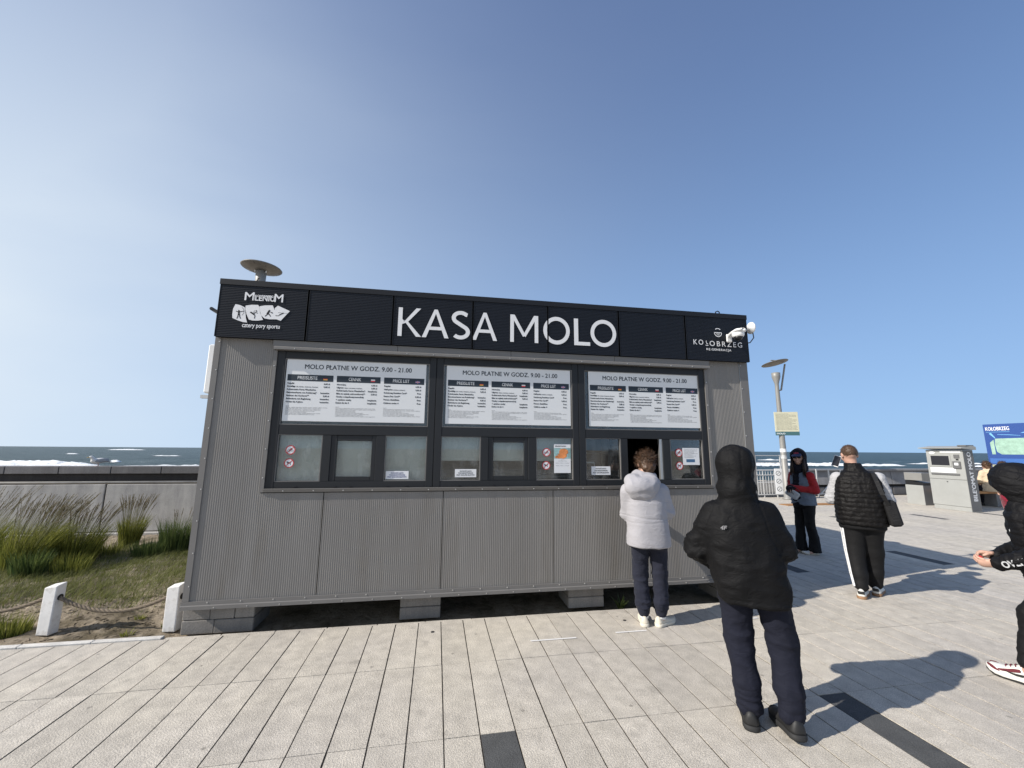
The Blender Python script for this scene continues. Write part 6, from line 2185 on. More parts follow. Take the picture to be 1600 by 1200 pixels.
S.loft([(.705, -.062, 0, .196, .155), (.80, -.070, 0, .208, .165), (.95, -.090, 0, .208, .165), (1.08, -.105, 0, .204, .155), (1.18, -.108, 0, .198, .140), (1.26, -.108, .01, .150, .118), (1.33, -.107, .015, .10, .10), (1.39, -.107, .02, .085, .09)], R(13), .02, 2.5)
S.chain([A_(J2['shL']) + [.012, 0, -.012], J2['elL'], J2['wrL']], [.082, .072, .052], .045)
S.chain([A_(J2['shR']) + [-.012, 0, -.012], J2['elR'], J2['wrR']], [.082, .072, .052], .045)
S.cut((-.02, 0, .745), (.22, -.18, -1)) if False else None
def d2(V, n):
    a = folds(.005, (5, 5, 12), 2.0, 1)(V, n) + folds(.004, (8, 8, 9), 22.0, 1)(V, n)
    lo_ = np.clip((1.0 - V[:, 2]) / .3, 0, 1)
    b = folds(.016, (9, 9, 18), 5.0)(V, n) * (near(V, J2['elL'], .13) + near(V, J2['elR'], .12) + near(V, J2['wrL'], .08))
    c = lo_ * folds(.008, (6, 6, 9), 8.0)(V, n) + folds(.004, (13, 13, 19), 18.0, 1)(V, n)
    # raglan seams and yoke
    s1 = np.abs((V[:, 0] + .235) - (1.315 - V[:, 2]) * -.42 - .06 * (1.315 - V[:, 2]))
    s2 = np.abs((V[:, 0] - .005) - (1.315 - V[:, 2]) * .30)
    bk = (V[:, 1] < .03) & (V[:, 2] > 1.0)
    seam = -.004 * (np.exp(-(s1 / .006) ** 2) + np.exp(-(s2 / .006) ** 2)) * bk
    return a + b + c + seam - .004 * np.exp(-((V[:, 2] - .735) / .005) ** 2)
def d2h(V, n):
    hd = np.clip((V[:, 2] - 1.34) / .06, 0, 1)
    lw_ = np.clip((1.52 - V[:, 2]) / .10, 0, 1)
    v_ = folds(.008, (15, 12, 5), 3.0, 1)(V, n)
    w_ = folds(.014, (13, 13, 12), 12.0, 1)(V, n)
    seam = -.0035 * (np.exp(-((V[:, 0] + .062) / .004) ** 2) + np.exp(-((V[:, 0] + .142) / .004) ** 2)) * (V[:, 2] > 1.45)
    neck = -.003 * np.exp(-((V[:, 2] - 1.335 - .25 * (V[:, 0] + .107)) / .008) ** 2) * (V[:, 1] < .06)
    return d2(V, n) * (1 - hd) + hd * (v_ + w_ * lw_ + seam) + neck
S.ell((-.102, .025, 1.548), (.104, .120, .120), rotm(R(14)), .02)
S.cone((-.104, .0, 1.53), (-.107, .008, 1.37), .104, .090, .05)
S.ell((-.107, -.012, 1.375), (.098, .092, .06), None, .06)
S.ell((-.125, .155, 1.52), (.075, .09, .105), rotm(R(14)), .03, 'd')
jk = shape(S, 'jacket', MAT['black_shell'], p2, d2h, 1)
for (a_, b_) in (((-.215, .07, 1.40), (-.225, .075, 1.34)), ((.0, .10, 1.41), (.012, .10, 1.36))):
    MB().tube([a_, b_], .004, 6).build('drawcord', MAT['black_plastic'], p2)
S = Field((-.32, -.20, .045), (.22, .22, .88), .0085)
S.loft([(.70, -.072, 0, .175, .13), (.88, -.08, 0, .175, .14)], R(10), .02)
S.chain([J2['hipL'], J2['knL'], (-.137, .005, .24), (-.125, .0, .105)], [.102, .078, .070, .066], .03)
S.chain([J2['hipR'], J2['knR'], (.083, .015, .24), (.085, -.01, .125)], [.102, .080, .072, .064], .03)
def d2t(V, n):
    low = np.clip((.30 - V[:, 2]) / .18, 0, 1)
    kn = near(V, J2['knR'], .12) + near(V, J2['knL'], .10)
    return folds(.0055, (8, 8, 11), 3.0)(V, n) + low * folds(.008, (9, 9, 34), 6.0)(V, n) + kn * folds(.008, (8, 8, 24), 9.0)(V, n)
shape(S, 'trousers', MAT['navy_trouser'], p2, d2t, 1)
shoe(p2, (-.120, -.078), (-.10, 1), .285, MAT['black_shoe'], MAT['black_sole'], .050, .105, .030)
shoe(p2, (.118, -.083), (-.42, .90), .285, MAT['black_shoe'], MAT['black_sole'], .050, .105, .030, tilt=-.10, lift=.028)
t = MB()
put_text(t, '4F', (-.205, -.168, 1.140), (.97, -.05, 0), (0, -.06, 1), .036, bold=.0009, shear=.3)
t.build('back_logo', MAT['logo_grey'], jk)

# ------------------------------------------------------------------ man in the quilted vest
MAT['black_quilt'] = fabric('black_quilted_nylon', (.0052, .0046, .0046), .6, .12, 8, .15, 300, .0, .2)
MAT['grey_marl'] = fabric('grey_marl_jersey', (.40, .40, .41), .92, .12, 40, .3, 250)
MAT['black_track'] = fabric('black_track_pants', (.006, .006, .0066), .75, .12, 8, sheen=0, crumple=.2)
MAT['white_shoe'] = mat('white_leather', (.66, .65, .60), .5, var=.04, vscale=15)
MAT['gum_sole'] = mat('gum_rubber_sole', (.25, .14, .07), .65)
MAT['short_hair'] = hair_mat('short_brown_hair', (.040, .024, .016), (.10, .060, .038))
MAT['dark_bag'] = fabric('charcoal_bag', (.014, .014, .015), .7, sheen=0)
hr4 = rotm(R(22), R(-16))
J4 = dict(pelvis=(0, 0, .90), chest=(.01, .01, 1.20), neck=(-.02, .03, 1.43), head=(-.043, .055, 1.585), headR=hr4,
          shL=(-.178, 0, 1.305), elL=(-.258, .03, 1.06), wrL=(-.15, .26, 1.24), shR=(.190, .02, 1.315), elR=(.250, .03, 1.07), wrR=(.17, .25, 1.12),
          hipL=(-.085, 0, .85), knL=(-.095, -.02, .48), anL=(-.075, -.13, .10), hipR=(.085, .02, .85), knR=(.075, .08, .48), anR=(.052, .10, .10),
          toeL=(.05, 1), toeR=(.15, 1), handL=((-.05, .25, .9), (.4, .8, 0), -1, .9), handR=((-.5, .8, .1), (-.6, 0, -.6), -1))
p4 = person('person', (7.10, -.10), 40.5, J4, MAT['skin2'], 'man walking away in a black quilted vest over grey sleeves', r=1.15)
S = Field((-.36, -.30, .70), (.36, .34, 1.52), .0085)
S.loft([(.785, 0, 0, .232, .175), (.88, 0, 0, .238, .182), (1.02, 0, 0, .236, .182), (1.18, .005, 0, .228, .170), (1.30, .008, 0, .212, .145), (1.37, .005, .005, .155, .115), (1.42, -.012, .012, .095, .09), (1.49, -.025, .02, .078, .082)], R(5), .02, 2.6)
S.ell((-.03, .03, 1.54), (.066, .07, .09), None, .008, 'd')
def d4(V, n):
    ph = V[:, 2] / .052 + .10 * vnoise(V * 9)
    q = np.abs(np.sin(math.pi * ph))
    torso = (V[:, 2] < 1.41)
    return torso * (.009 * np.sqrt(q) - .006) + folds(.004, (20, 20, 22), 2.0)(V, n) * .8 + .003 * vnoise(V * A_([60, 60, 25]))
shape(S, 'vest', MAT['black_quilt'], p4, d4, 0)
for sd in 'LR':
    pts = [A_(J4['sh' + sd]), A_(J4['el' + sd]), A_(J4['wr' + sd])]
    S = Field(np.min(pts, 0) - .13, np.max(pts, 0) + .13, .0085)
    S.chain(pts, [.074, .068, .052], .02)
    shape(S, 'sleeve', MAT['grey_marl'], p4, (lambda q: lambda V, n: folds(.005, (10, 10, 18), 5.0 + q)(V, n) + folds(.008, (12, 12, 26), 7.0)(V, n) * near(V, J4['el' + ('L' if q else 'R')], .1))(sd == 'L'), 1)
S = Field((-.27, -.34, .055), (.27, .30, .92), .0085)
S.loft([(.74, 0, 0, .215, .155), (.92, 0, 0, .22, .165)], R(5), .02)
S.chain([J4['hipL'], J4['knL'], (-.083, -.085, .25), (-.075, -.128, .12)], [.120, .090, .076, .064], .03)
S.chain([J4['hipR'], J4['knR'], (.060, .095, .25), (.052, .10, .12)], [.120, .090, .076, .064], .03)
def d4t(V, n):
    low = np.clip((.34 - V[:, 2]) / .2, 0, 1)
    return folds(.006, (5, 5, 5), 3.0, 1)(V, n) + low * folds(.006, (7, 7, 16), 6.0, 1)(V, n)
def fm4(C):
    # three white side stripes on the outer left leg
    axx = np.interp(C[:, 2], [.10, .25, .48, .85], [-.075, -.083, -.095, -.085])
    ayy = np.interp(C[:, 2], [.10, .25, .48, .85], [-.128, -.085, -.02, 0])
    an_ = np.degrees(np.arctan2(C[:, 1] - ayy, -(C[:, 0] - axx)))
    w = ((an_ > -42) & (an_ < -30)) | ((an_ > -22) & (an_ < -10)) | ((an_ > -2) & (an_ < 10))
    return (w & (C[:, 0] < -.09) & (C[:, 2] < .83)).astype(int)
shape(S, 'trousers', MAT['black_track'], p4, d4t, 1)
for a0 in (-36, -16, 4):
    b = MB()
    zz = np.linspace(.12, .80, 24)
    V, F = [], []
    for z_ in zz:
        ax_, ay_ = np.interp(z_, [.12, .25, .48, .85], [-.075, -.083, -.095, -.085]), np.interp(z_, [.12, .25, .48, .85], [-.128, -.085, -.02, 0])
        r_ = np.interp(z_, [.12, .25, .48, .85], [.064, .076, .090, .120])
        for da, dr in ((-5.5, .004), (-5.5, .0125), (5.5, .0125), (5.5, .004)):
            q_ = R(a0 + da)
            V.append((ax_ - (r_ + dr) * math.cos(q_), ay_ + (r_ + dr) * math.sin(q_), z_))
    for i in range(len(zz) - 1):
        for j in range(4): F.append((4 * i + j, 4 * i + (j + 1) % 4, 4 * i + 4 + (j + 1) % 4, 4 * i + 4 + j))
    b.add(V, F).build('side_stripe', MAT['white_cloth'], p4, True)
shoe(p4, (-.085, -.215), (.10, 1), .29, MAT['white_shoe'], MAT['gum_sole'], .049, .105, .030, tilt=0.0, m_extra=MAT['black_sole'])
shoe(p4, (.045, .020), (.16, 1), .29, MAT['white_shoe'], MAT['gum_sole'], .049, .105, .030, m_extra=MAT['black_sole'])
for x_, y_, z_ in ((-.083, -.222, .062), (.045, .013, .062)):
    MB().box(x_ - .030, x_ + .030, y_ - .002, y_ + .05, z_ - .01, z_ + .020, .006).build('heel_tab', MAT['black_sole'], p4)
HC = A_(J4['head'])
S = Field(HC - .15, HC + .15, .0065)
S.ell(HC + hr4 @ A_([0, -.014, .028]), (.0785, .097, .090), hr4, .01)
S.cut(HC + hr4 @ A_([0, -.05, -.035]), hr4 @ A_([0, -.30, -1]))
S.ell(HC + hr4 @ A_([0, .085, -.02]), (.07, .06, .075), hr4, .01, 'd')
shape(S, 'hair', MAT['short_hair'], p4, lambda V, n: .003 * vnoise(V * 90), 0)
strands(p4, 'hair_locks', 1500, HC + hr4 @ A_([0, -.014, .028]), (.078, .0965, .0895), hr4, MAT['short_hair'], 8, (.012, .024), .0022, 1.0, lambda d: d[2] > -.45 and d[1] < .75, .4, (0, .2, -.3), 2)
bg_ = MB()
bg_.box(-.055, .055, -.09, .09, -.15, .13, .022)
bo = bg_.build('shoulder_bag', MAT['dark_bag'], p4)
bo.location = (.262, -.055, .955)
bo.rotation_euler = (0, R(-10), R(15))
b = MB()
sp_ = [(.130, .03, 1.400), (.150, -.06, 1.385), (.170, -.155, 1.30), (.205, -.195, 1.15), (.245, -.150, 1.04), (.262, -.10, .98)]
for i in range(len(sp_) - 1):
    a_, c_ = A_(sp_[i]), A_(sp_[i + 1])
    b.add([a_ + [-.020, -.006, 0], a_ + [.020, -.006, 0], c_ + [.020, -.006, 0], c_ + [-.020, -.006, 0], a_ + [-.020, .004, 0], a_ + [.020, .004, 0], c_ + [.020, .004, 0], c_ + [-.020, .004, 0]],
          [(0, 1, 2, 3), (4, 7, 6, 5), (0, 3, 7, 4), (1, 5, 6, 2), (0, 4, 5, 1), (2, 6, 7, 3)])
b.build('bag_strap', MAT['dark_bag'], p4)
ph = MB().box(-.037, .037, -.004, .004, 0, .155, .003).build('mobile_phone', MAT['white_plastic'])
ph.parent = None
M4 = Matrix.Translation((7.10, -.10, 0)) @ Matrix.Rotation(R(40.5) - math.pi / 2, 4, 'Z')
ph.matrix_world = M4 @ Matrix.Translation((-.205, .32, 1.435)) @ Matrix.Rotation(R(20), 4, 'Y') @ Matrix.Rotation(R(-20), 4, 'X')
tag(ph, 'white mobile phone held up by the man in the quilted vest', 'phone')
MB().box(-.033, .033, -.0052, -.0042, .01, .145).build('screen', MAT['screen_dark'], ph)

# ------------------------------------------------------------------ woman in red sleeves and blue-grey vest
MAT['bluegrey_vest'] = fabric('blue_grey_padded_vest', (.115, .145, .19), .75, .1, 6)
MAT['red_sleeve'] = fabric('red_softshell', (.32, .012, .016), .7, .08, 6)
MAT['dark_hood'] = fabric('black_navy_jersey', (.007, .0075, .013), .9, sheen=0)
MAT['cap_blue'] = fabric('navy_cap', (.018, .030, .085), .85)
MAT['bag_grey'] = mat('pale_grey_bag', (.42, .44, .46), .6)
MAT['dark_hair'] = hair_mat('long_dark_hair', (.012, .008, .006), (.05, .028, .018))
f3, l3 = A_([-.643, -.766]), A_([.766, -.643])
hr3 = rotm(R(170), R(-4))
def q3(fwd, left, z): return (-.035 + f3[0] * fwd + l3[0] * left, f3[1] * fwd + l3[1] * left, z)
J3 = dict(pelvis=q3(0, 0, .86), chest=q3(.0, 0, 1.12), neck=q3(.01, 0, 1.36), head=(-.052, -.035, 1.525), headR=hr3, hs=.97,
          shL=q3(0, .155, 1.225), elL=q3(-.02, .20, 1.005), wrL=q3(.20, .045, 1.03), shR=q3(0, -.155, 1.225), elR=q3(.02, -.19, 1.0), wrR=q3(.20, -.03, 1.05),
          hipL=q3(0, .08, .82), knL=q3(.02, .085, .46), anL=q3(-.02, .09, .085), hipR=q3(0, -.08, .82), knR=q3(.03, -.08, .46), anR=q3(.04, -.085, .085),
          toeL=tuple(f3), toeR=tuple(f3), handL=(tuple(A_([*f3, .1])), (0, 0, -1), -1), handR=(tuple(A_([*(f3 + l3 * .5), .1])), (0, 0, -1), 1))
p3 = person('person', (8.15, 1.68), 45.1, J3, MAT['skin'], 'woman in a blue-grey vest with red sleeves and a dark hood')
yaw3 = math.atan2(l3[1], l3[0])
def L3(z, rx, ry, o=0.0): return (z, -.035 + f3[0] * o, f3[1] * o, rx, ry)
S = Field((-.30, -.28, .70), (.24, .24, 1.40), .0085)
S.loft([L3(.765, .178, .150), L3(.90, .170, .145), L3(.99, .158, .132), L3(1.10, .165, .135), L3(1.20, .160, .125), L3(1.28, .12, .105), L3(1.36, .085, .088)], yaw3, .02, 2.4)
S.ell(q3(.11, 0, 1.20), (.05, .05, .17), rotm(yaw3), .02, 'd')
shape(S, 'vest', MAT['bluegrey_vest'], p3, lambda V, n: folds(.008, (8, 8, 16), 4.0)(V, n) - .012 * np.exp(-((V[:, 2] - .985) / .012) ** 2), 1)
S = Field((-.28, -.26, .70), (.2, .2, 1.36), .0085)
S.loft([L3(.75, .140, .125, .03), L3(1.0, .13, .11, .03), L3(1.2, .13, .105, .02), L3(1.34, .08, .08)], yaw3, .02)
shape(S, 'inner_jacket', MAT['dark_hood'], p3, folds(.004, (9, 9, 16), 2.0), 1)
for sd in 'LR':
    pts = [A_(J3['sh' + sd]), A_(J3['el' + sd]), A_(J3['wr' + sd])]
    S = Field(np.min(pts, 0) - .12, np.max(pts, 0) + .12, .0085)
    S.chain(pts, [.070, .060, .045], .02)
    shape(S, 'sleeve', MAT['red_sleeve'], p3, folds(.006, (12, 12, 20), 5.0), 1)
    pw_ = pts[2] + A_([*f3, 0]) * .03
    S = Field(pw_ - .1, pw_ + .14, .006)
    hd = J3['hand' + sd]
    hand_sdf(S, pts[2], hd[0], hd[1], hd[2], .9, 1.12)
    S.cone(pts[2] - A_([*f3, 0]) * .03, pts[2] + A_([*f3, 0]) * .01, .046, .036, .01)
    shape(S, 'glove', MAT['dark_hood'], p3)
S = Field((-.27, -.22, .03), (.22, .22, .90), .0085)
S.loft([L3(.72, .150, .125), L3(.88, .15, .125)], yaw3, .02)
for sd, dx in (('L', 0), ('R', 0)):
    a_ = A_(J3['an' + sd])
    S.chain([J3['hip' + sd], J3['kn' + sd], (a_[0], a_[1], .26), (a_[0], a_[1], .06)], [.090, .066, .066, .086], .025)
shape(S, 'trousers', MAT['black_track'], p3, folds(.006, (8, 8, 9), 3.0), 1)
for sd in 'LR':
    a_ = A_(J3['an' + sd])
    shoe(p3, (a_[0] - f3[0] * .07, a_[1] - f3[1] * .07), tuple(f3 + A_([-.25, .2])), .25, MAT['white_shoe'], MAT['cream_sole'], .042, .085, .026)
HC = A_(J3['head'])
S = Field(HC + A_([-.17, -.17, -.26]), HC + A_([.17, .19, .18]), .007)
S.ell(HC + hr3 @ A_([0, -.02, .03]), (.110, .120, .125), hr3, .02)
S.cone(HC + hr3 @ A_([0, -.03, 0]), HC + hr3 @ A_([0, -.01, -.19]), .105, .12, .05)
S.ell(HC + hr3 @ A_([0, .10, -.02]), (.078, .11, .115), hr3, .02, 'd')
S.ell(HC + hr3 @ A_([0, 0, 0]), (.088, .10, .11), hr3, .02, 'd')
shape(S, 'hood', MAT['dark_hood'], p3, folds(.006, (11, 11, 11), 3.0), 1)
S = Field(HC - .16, HC + .18, .0065)
S.ell(HC + hr3 @ A_([0, -.005, .040]), (.084, .100, .080), hr3, .01)
S.cut(HC + hr3 @ A_([0, 0, .038]), hr3 @ A_([0, 0, -1]))
S.ell(HC + hr3 @ A_([0, .115, .040]), (.075, .075, .011), hr3 @ np.array(Matrix.Rotation(R(-12), 3, 'X')), .012)
shape(S, 'cap', MAT['cap_blue'], p3)
t = MB()
o_ = HC + hr3 @ A_([.035, .100, .068])
put_text(t, 'USA', tuple(o_), tuple(hr3 @ A_([-1, 0, 0])), tuple(hr3 @ A_([0, -.25, 1])), .035, fit=.07, bold=.001, lift=.004)
t.build('cap_lettering', MAT['red'], p3)
S = Field(HC - .14, HC + .14, .005)
for s_ in (-1, 1): S.ell(HC + hr3 @ A_([s_ * .033, .094, .012]), (.030, .012, .021), hr3, .006)
S.cone(HC + hr3 @ A_([-.065, .08, .018]), HC + hr3 @ A_([.065, .08, .018]), .006, .006, .005)
shape(S, 'sunglasses', MAT['black_plastic'], p3)
for s_, ln_ in ((-1, .30), (1, .30)):
    b = MB()
    rr2 = random.Random(3 + s_)
    for q in range(26):
        o_ = HC + hr3 @ A_([s_ * (.074 + .016 * rr2.random()), .045 + .035 * rr2.random(), -.02])
        w_ = hr3 @ A_([s_ * rr2.uniform(-.02, .035), rr2.uniform(.01, .05), 0])
        pts = [o_, o_ + w_ * .5 + A_([0, 0, -ln_ * .4]), o_ + w_ + A_([0, 0, -ln_ * rr2.uniform(.7, 1)])]
        b.tube([tuple(x) for x in pts], [.006, .007, .002], 5)
    b.build('hair_lock', MAT['dark_hair'], p3, True)
M3 = Matrix.Translation((8.15, 1.68, 0)) @ Matrix.Rotation(R(45.1) - math.pi / 2, 4, 'Z')
hb = MB().box(-.095, .095, -.025, .025, -.065, .065, .02).build('handbag', MAT['bag_grey'])
hb.matrix_world = M3 @ Matrix.Translation((-.175, -.235, .945)) @ Matrix.Rotation(R(-15), 4, 'Z') @ Matrix.Rotation(R(33), 4, 'Y')
tag(hb, 'small pale grey shoulder bag carried by the woman in red sleeves', 'bag')
MB().tube([(-.085, 0, .06), (-.06, -.01, .10), (.0, -.01, .115), (.06, -.01, .10), (.085, 0, .06)], .006, 6).build('strap', MAT['black_plastic'], hb, True)
for q in stroke(arc(0, -.005, .022, .022, 20, 170, 10), .010): hb_ = MB().add([(p.x, -.0262, p.y) for p in q], [(0, 1, 2, 3)]) if False else None
b = MB()
for q in stroke(arc(0, -.005, .022, .022, 20, 170, 10), .010): b.add([(p.x, -.0262, p.y) for p in q], [(0, 1, 2, 3)])
b.build('bag_mark', MAT['black_plastic'], hb)
# ------------------------------------------------------------------ person entering at the right edge
MAT['puffer'] = fabric('black_puffer', (.005, .005, .006), .68, .1, 8, .2, 300, 0, .2)
MAT['lettering_grey'] = mat('pale_grey_print', (.45, .46, .47), .6)
MAT['maroon'] = mat('maroon_leather', (.13, .018, .028), .5, var=.1, vscale=20)
MAT['burgundy'] = fabric('burgundy_fleece', (.20, .012, .03), .85)
MAT['red_thing'] = mat('glossy_red_plastic', (.50, .03, .03), .35)
MAT['beige_coat'] = fabric('beige_coat', (.58, .46, .32), .85, .1, 5)
MAT['pale_grey_coat'] = fabric('pale_grey_coat', (.55, .55, .57), .85)
hr5 = rotm(R(88), R(-32))
J5 = dict(pelvis=(.33, .02, .86), chest=(.26, .02, 1.12), neck=(.20, .02, 1.29), head=(.155, .02, 1.385), headR=hr5, hs=.95,
          shL=(.25, -.15, 1.165), elL=(.23, -.20, .93), wrL=(.025, -.135, .835), shR=(.24, .17, 1.165), elR=(.20, .20, .94), wrR=(.02, .02, .86),
          hipL=(.33, -.07, .80), knL=(.47, -.09, .46), anL=(.70, -.09, .16), hipR=(.32, .09, .80), knR=(.15, .09, .47), anR=(.075, .03, .10),
          toeL=(-.95, .2), toeR=(-.96, .28), hsc=.95, handL=((-.95, .15, -.12), (.1, .75, .5), 1, .75), handR=((-.95, -.25, .02), (0, -.7, -.6), 1, .8))
p5 = person('person', (6.30, -1.75), 31.7, J5, MAT['skin'], 'person in a black hooded puffer jacket at the right frame edge', .0062)
tm5 = lambda z: np.interp(z, [.6, .75, .9, 1.05, 1.18, 1.28], [.325, .315, .295, .265, .235, .215])
S = Field((-.06, -.34, .56), (.60, .38, 1.38), .0085)
S.loft([(.645, .325, .02, .175, .185), (.75, .315, .02, .19, .20), (.90, .295, .02, .19, .205), (1.05, .265, .02, .18, .20), (1.17, .24, .02, .155, .185), (1.25, .22, .02, .115, .13), (1.32, .20, .02, .09, .09)], 0, .02, 2.4)
def d5(V, n):
    q = np.abs(np.sin(math.pi * (V[:, 2] / .075 + .12 * vnoise(V * 7))))
    return .009 * np.sqrt(q) - .006 + folds(.006, (12, 12, 20), 2.0)(V, n)
jk5 = shape(S, 'jacket', MAT['puffer'], p5, d5, 0)
for sd in 'LR':
    pts = [A_(J5['sh' + sd]), A_(J5['el' + sd]), A_(J5['wr' + sd])]
    S = Field(np.min(pts, 0) - .13, np.max(pts, 0) + .13, .0085)
    S.chain(pts, [.080, .070, .045], .025)
    shape(S, 'sleeve', MAT['puffer'], p5, lambda V, n: folds(.009, (16, 10, 16), 5.0)(V, n), 1)
HC = A_(J5['head'])
S = Field((-.02, -.20, 1.17), (.42, .24, 1.60), .0075)
S.ell(HC + hr5 @ A_([0, -.03, .02]), (.118, .135, .135), hr5, .02)
S.cone(HC + A_([.05, 0, -.02]), (.23, .02, 1.25), .13, .12, .05)
S.ell(HC + hr5 @ A_([0, .155, -.035]), (.08, .09, .105), hr5, .03, 'd')
def d5h(V, n):
    L_ = (V - HC) @ hr5
    q = np.abs(np.sin(math.pi * ((V[:, 2] + .35 * V[:, 0]) / .062 + .12 * vnoise(V * 8))))
    return .006 * np.sqrt(q) - .004 + folds(.005, (11, 11, 16), 2.0)(V, n)
shape(S, 'hood', MAT['puffer'], p5, d5h, 0)
S = Field((.0, -.10, 1.16), (.30, .14, 1.36), .0075)
S.cone((.15, .02, 1.28), (.17, .02, 1.21), .07, .075, .02)
shape(S, 'scarf', MAT['burgundy'], p5, folds(.006, (14, 14, 20), 4.0), 1)
S = Field((-.04, -.25, .05), (.86, .25, .90), .009)
S.loft([(.62, .325, .02, .165, .16), (.88, .325, .02, .17, .17)], 0, .02)
S.chain([J5['hipR'], J5['knR'], (.11, .055, .25), (.085, .03, .15)], [.105, .080, .066, .058], .03)
S.chain([J5['hipL'], J5['knL'], (.60, -.09, .28), (.68, -.09, .18)], [.105, .080, .066, .058], .03)
shape(S, 'trousers', MAT['black_track'], p5, folds(.007, (9, 9, 16), 3.0), 1)
def sneaker(heel, td, tilt, lift):
    o, pt = shoe(p5, heel, td, .285, MAT['white_shoe'], MAT['white_shoe'], .050, .125, .030, tilt, MAT['maroon'], lift, 'sneaker')
    so_ = MB()
    # outsole
    for side in (-1, 1):
        ov = MB()
        def P(t, h, off=.0016): 
            w = np.interp(t, [0, .04, .12, .25, .40, .55, .70, .84, .94, 1.0], [.45, .72, .84, .82, .80, .90, 1.0, .96, .72, .34]) * .050
            return pt(t, side * (w + off), h)
        def band(ts_, lo_, hi_, nm, m):
            b = MB()
            k = len(ts_)
            V = [P(t, l_) for t, l_ in zip(ts_, lo_)] + [P(t, h_) for t, h_ in zip(ts_, hi_)]
            b.add(V, [(i, i + 1, k + i + 1, k + i) for i in range(k - 1)])
            b.build(nm, m, o)
        band([.74, .80, .86, .92, .97, .995], [.030, .030, .030, .030, .030, .030], [.034, .046, .054, .054, .048, .036], 'toe_guard', MAT['maroon'])
        band([.01, .06, .14, .24], [.030, .030, .030, .030], [.062, .072, .068, .034], 'heel_guard', MAT['maroon'])
        band([.40, .50, .60, .70, .78], [.066, .056, .048, .042, .040], [.086, .080, .068, .058, .050], 'eyelet_panel', MAT['maroon'])
        band([.28, .38, .48, .58, .68], [.052, .036, .034, .040, .050], [.060, .054, .050, .050, .053], 'side_mark', MAT['black_sole'])
    V = [pt(t, a * np.interp(t, [0, .04, .12, .55, .70, .84, .94, 1.0], [.5, .75, .88, .92, 1.0, .97, .75, .4]) * .053, z_) for t in np.linspace(-.01, 1.015, 14) for a, z_ in ((-1, -.006), (-1, .006), (1, .006), (1, -.006))]
    F = [(4 * i + j, 4 * i + (j + 1) % 4, 4 * i + 4 + (j + 1) % 4, 4 * i + 4 + j) for i in range(13) for j in range(4)]
    mesh_obj('outsole', V, F, MAT['black_sole'], o)
    tp = MB()
    ts_ = [.74, .80, .86, .92, .97]
    hs_ = [.060, .055, .052, .047, .037]
    V = [pt(t, w_ * .05, h_ + .002) for t, h_ in zip(ts_, hs_) for w_ in (-.30, 0, .30)]
    tp.add(V, [(3 * i + j, 3 * i + j + 1, 3 * i + 4 + j, 3 * i + 3 + j) for i in range(4) for j in range(2)])
sneaker((.150, .012), (-.96, .28), .02, .008)
sneaker((.765, -.105), (-.95, .2), -.35, .125)
rd = MB().lathe([(.006, -.03), (.016, -.026), (.018, 0), (.016, .022), (.006, .028)], (0, 0, 0), 14, 'y').build('red_toy', MAT['red_thing'], None, True)
M5 = Matrix.Translation((6.30, -1.75, 0)) @ Matrix.Rotation(R(31.7) - math.pi / 2, 4, 'Z')
rd.matrix_world = M5 @ Matrix.Translation((-.070, -.075, .845))
tag(rd, 'small red plastic item held in both hands at the right frame edge', 'object')
t = MB()
wr5, el5 = A_(J5['wrL']), A_(J5['elL'])
dr = (el5 - wr5) / np.linalg.norm(el5 - wr5)
sd_ = A_([0, -1.0, 0.0])
upv = np.cross(dr, -sd_)
upv /= np.linalg.norm(upv)
n5 = np.cross(dr, upv)
put_text(t, 'OVEH RE', tuple(wr5 + dr * .025 - upv * .022 + n5 * .060 * (1 if n5[1] < 0 else -1)), tuple(dr), tuple(upv), .060, bold=.0022, fit=.19)
t.build('sleeve_lettering', MAT['lettering_grey'], p5)
MB().lathe([(.012, -.003), (.012, .003)], (.098, -.075, 1.065), 8, 'x').build('chest_logo', MAT['lettering_grey'], p5)

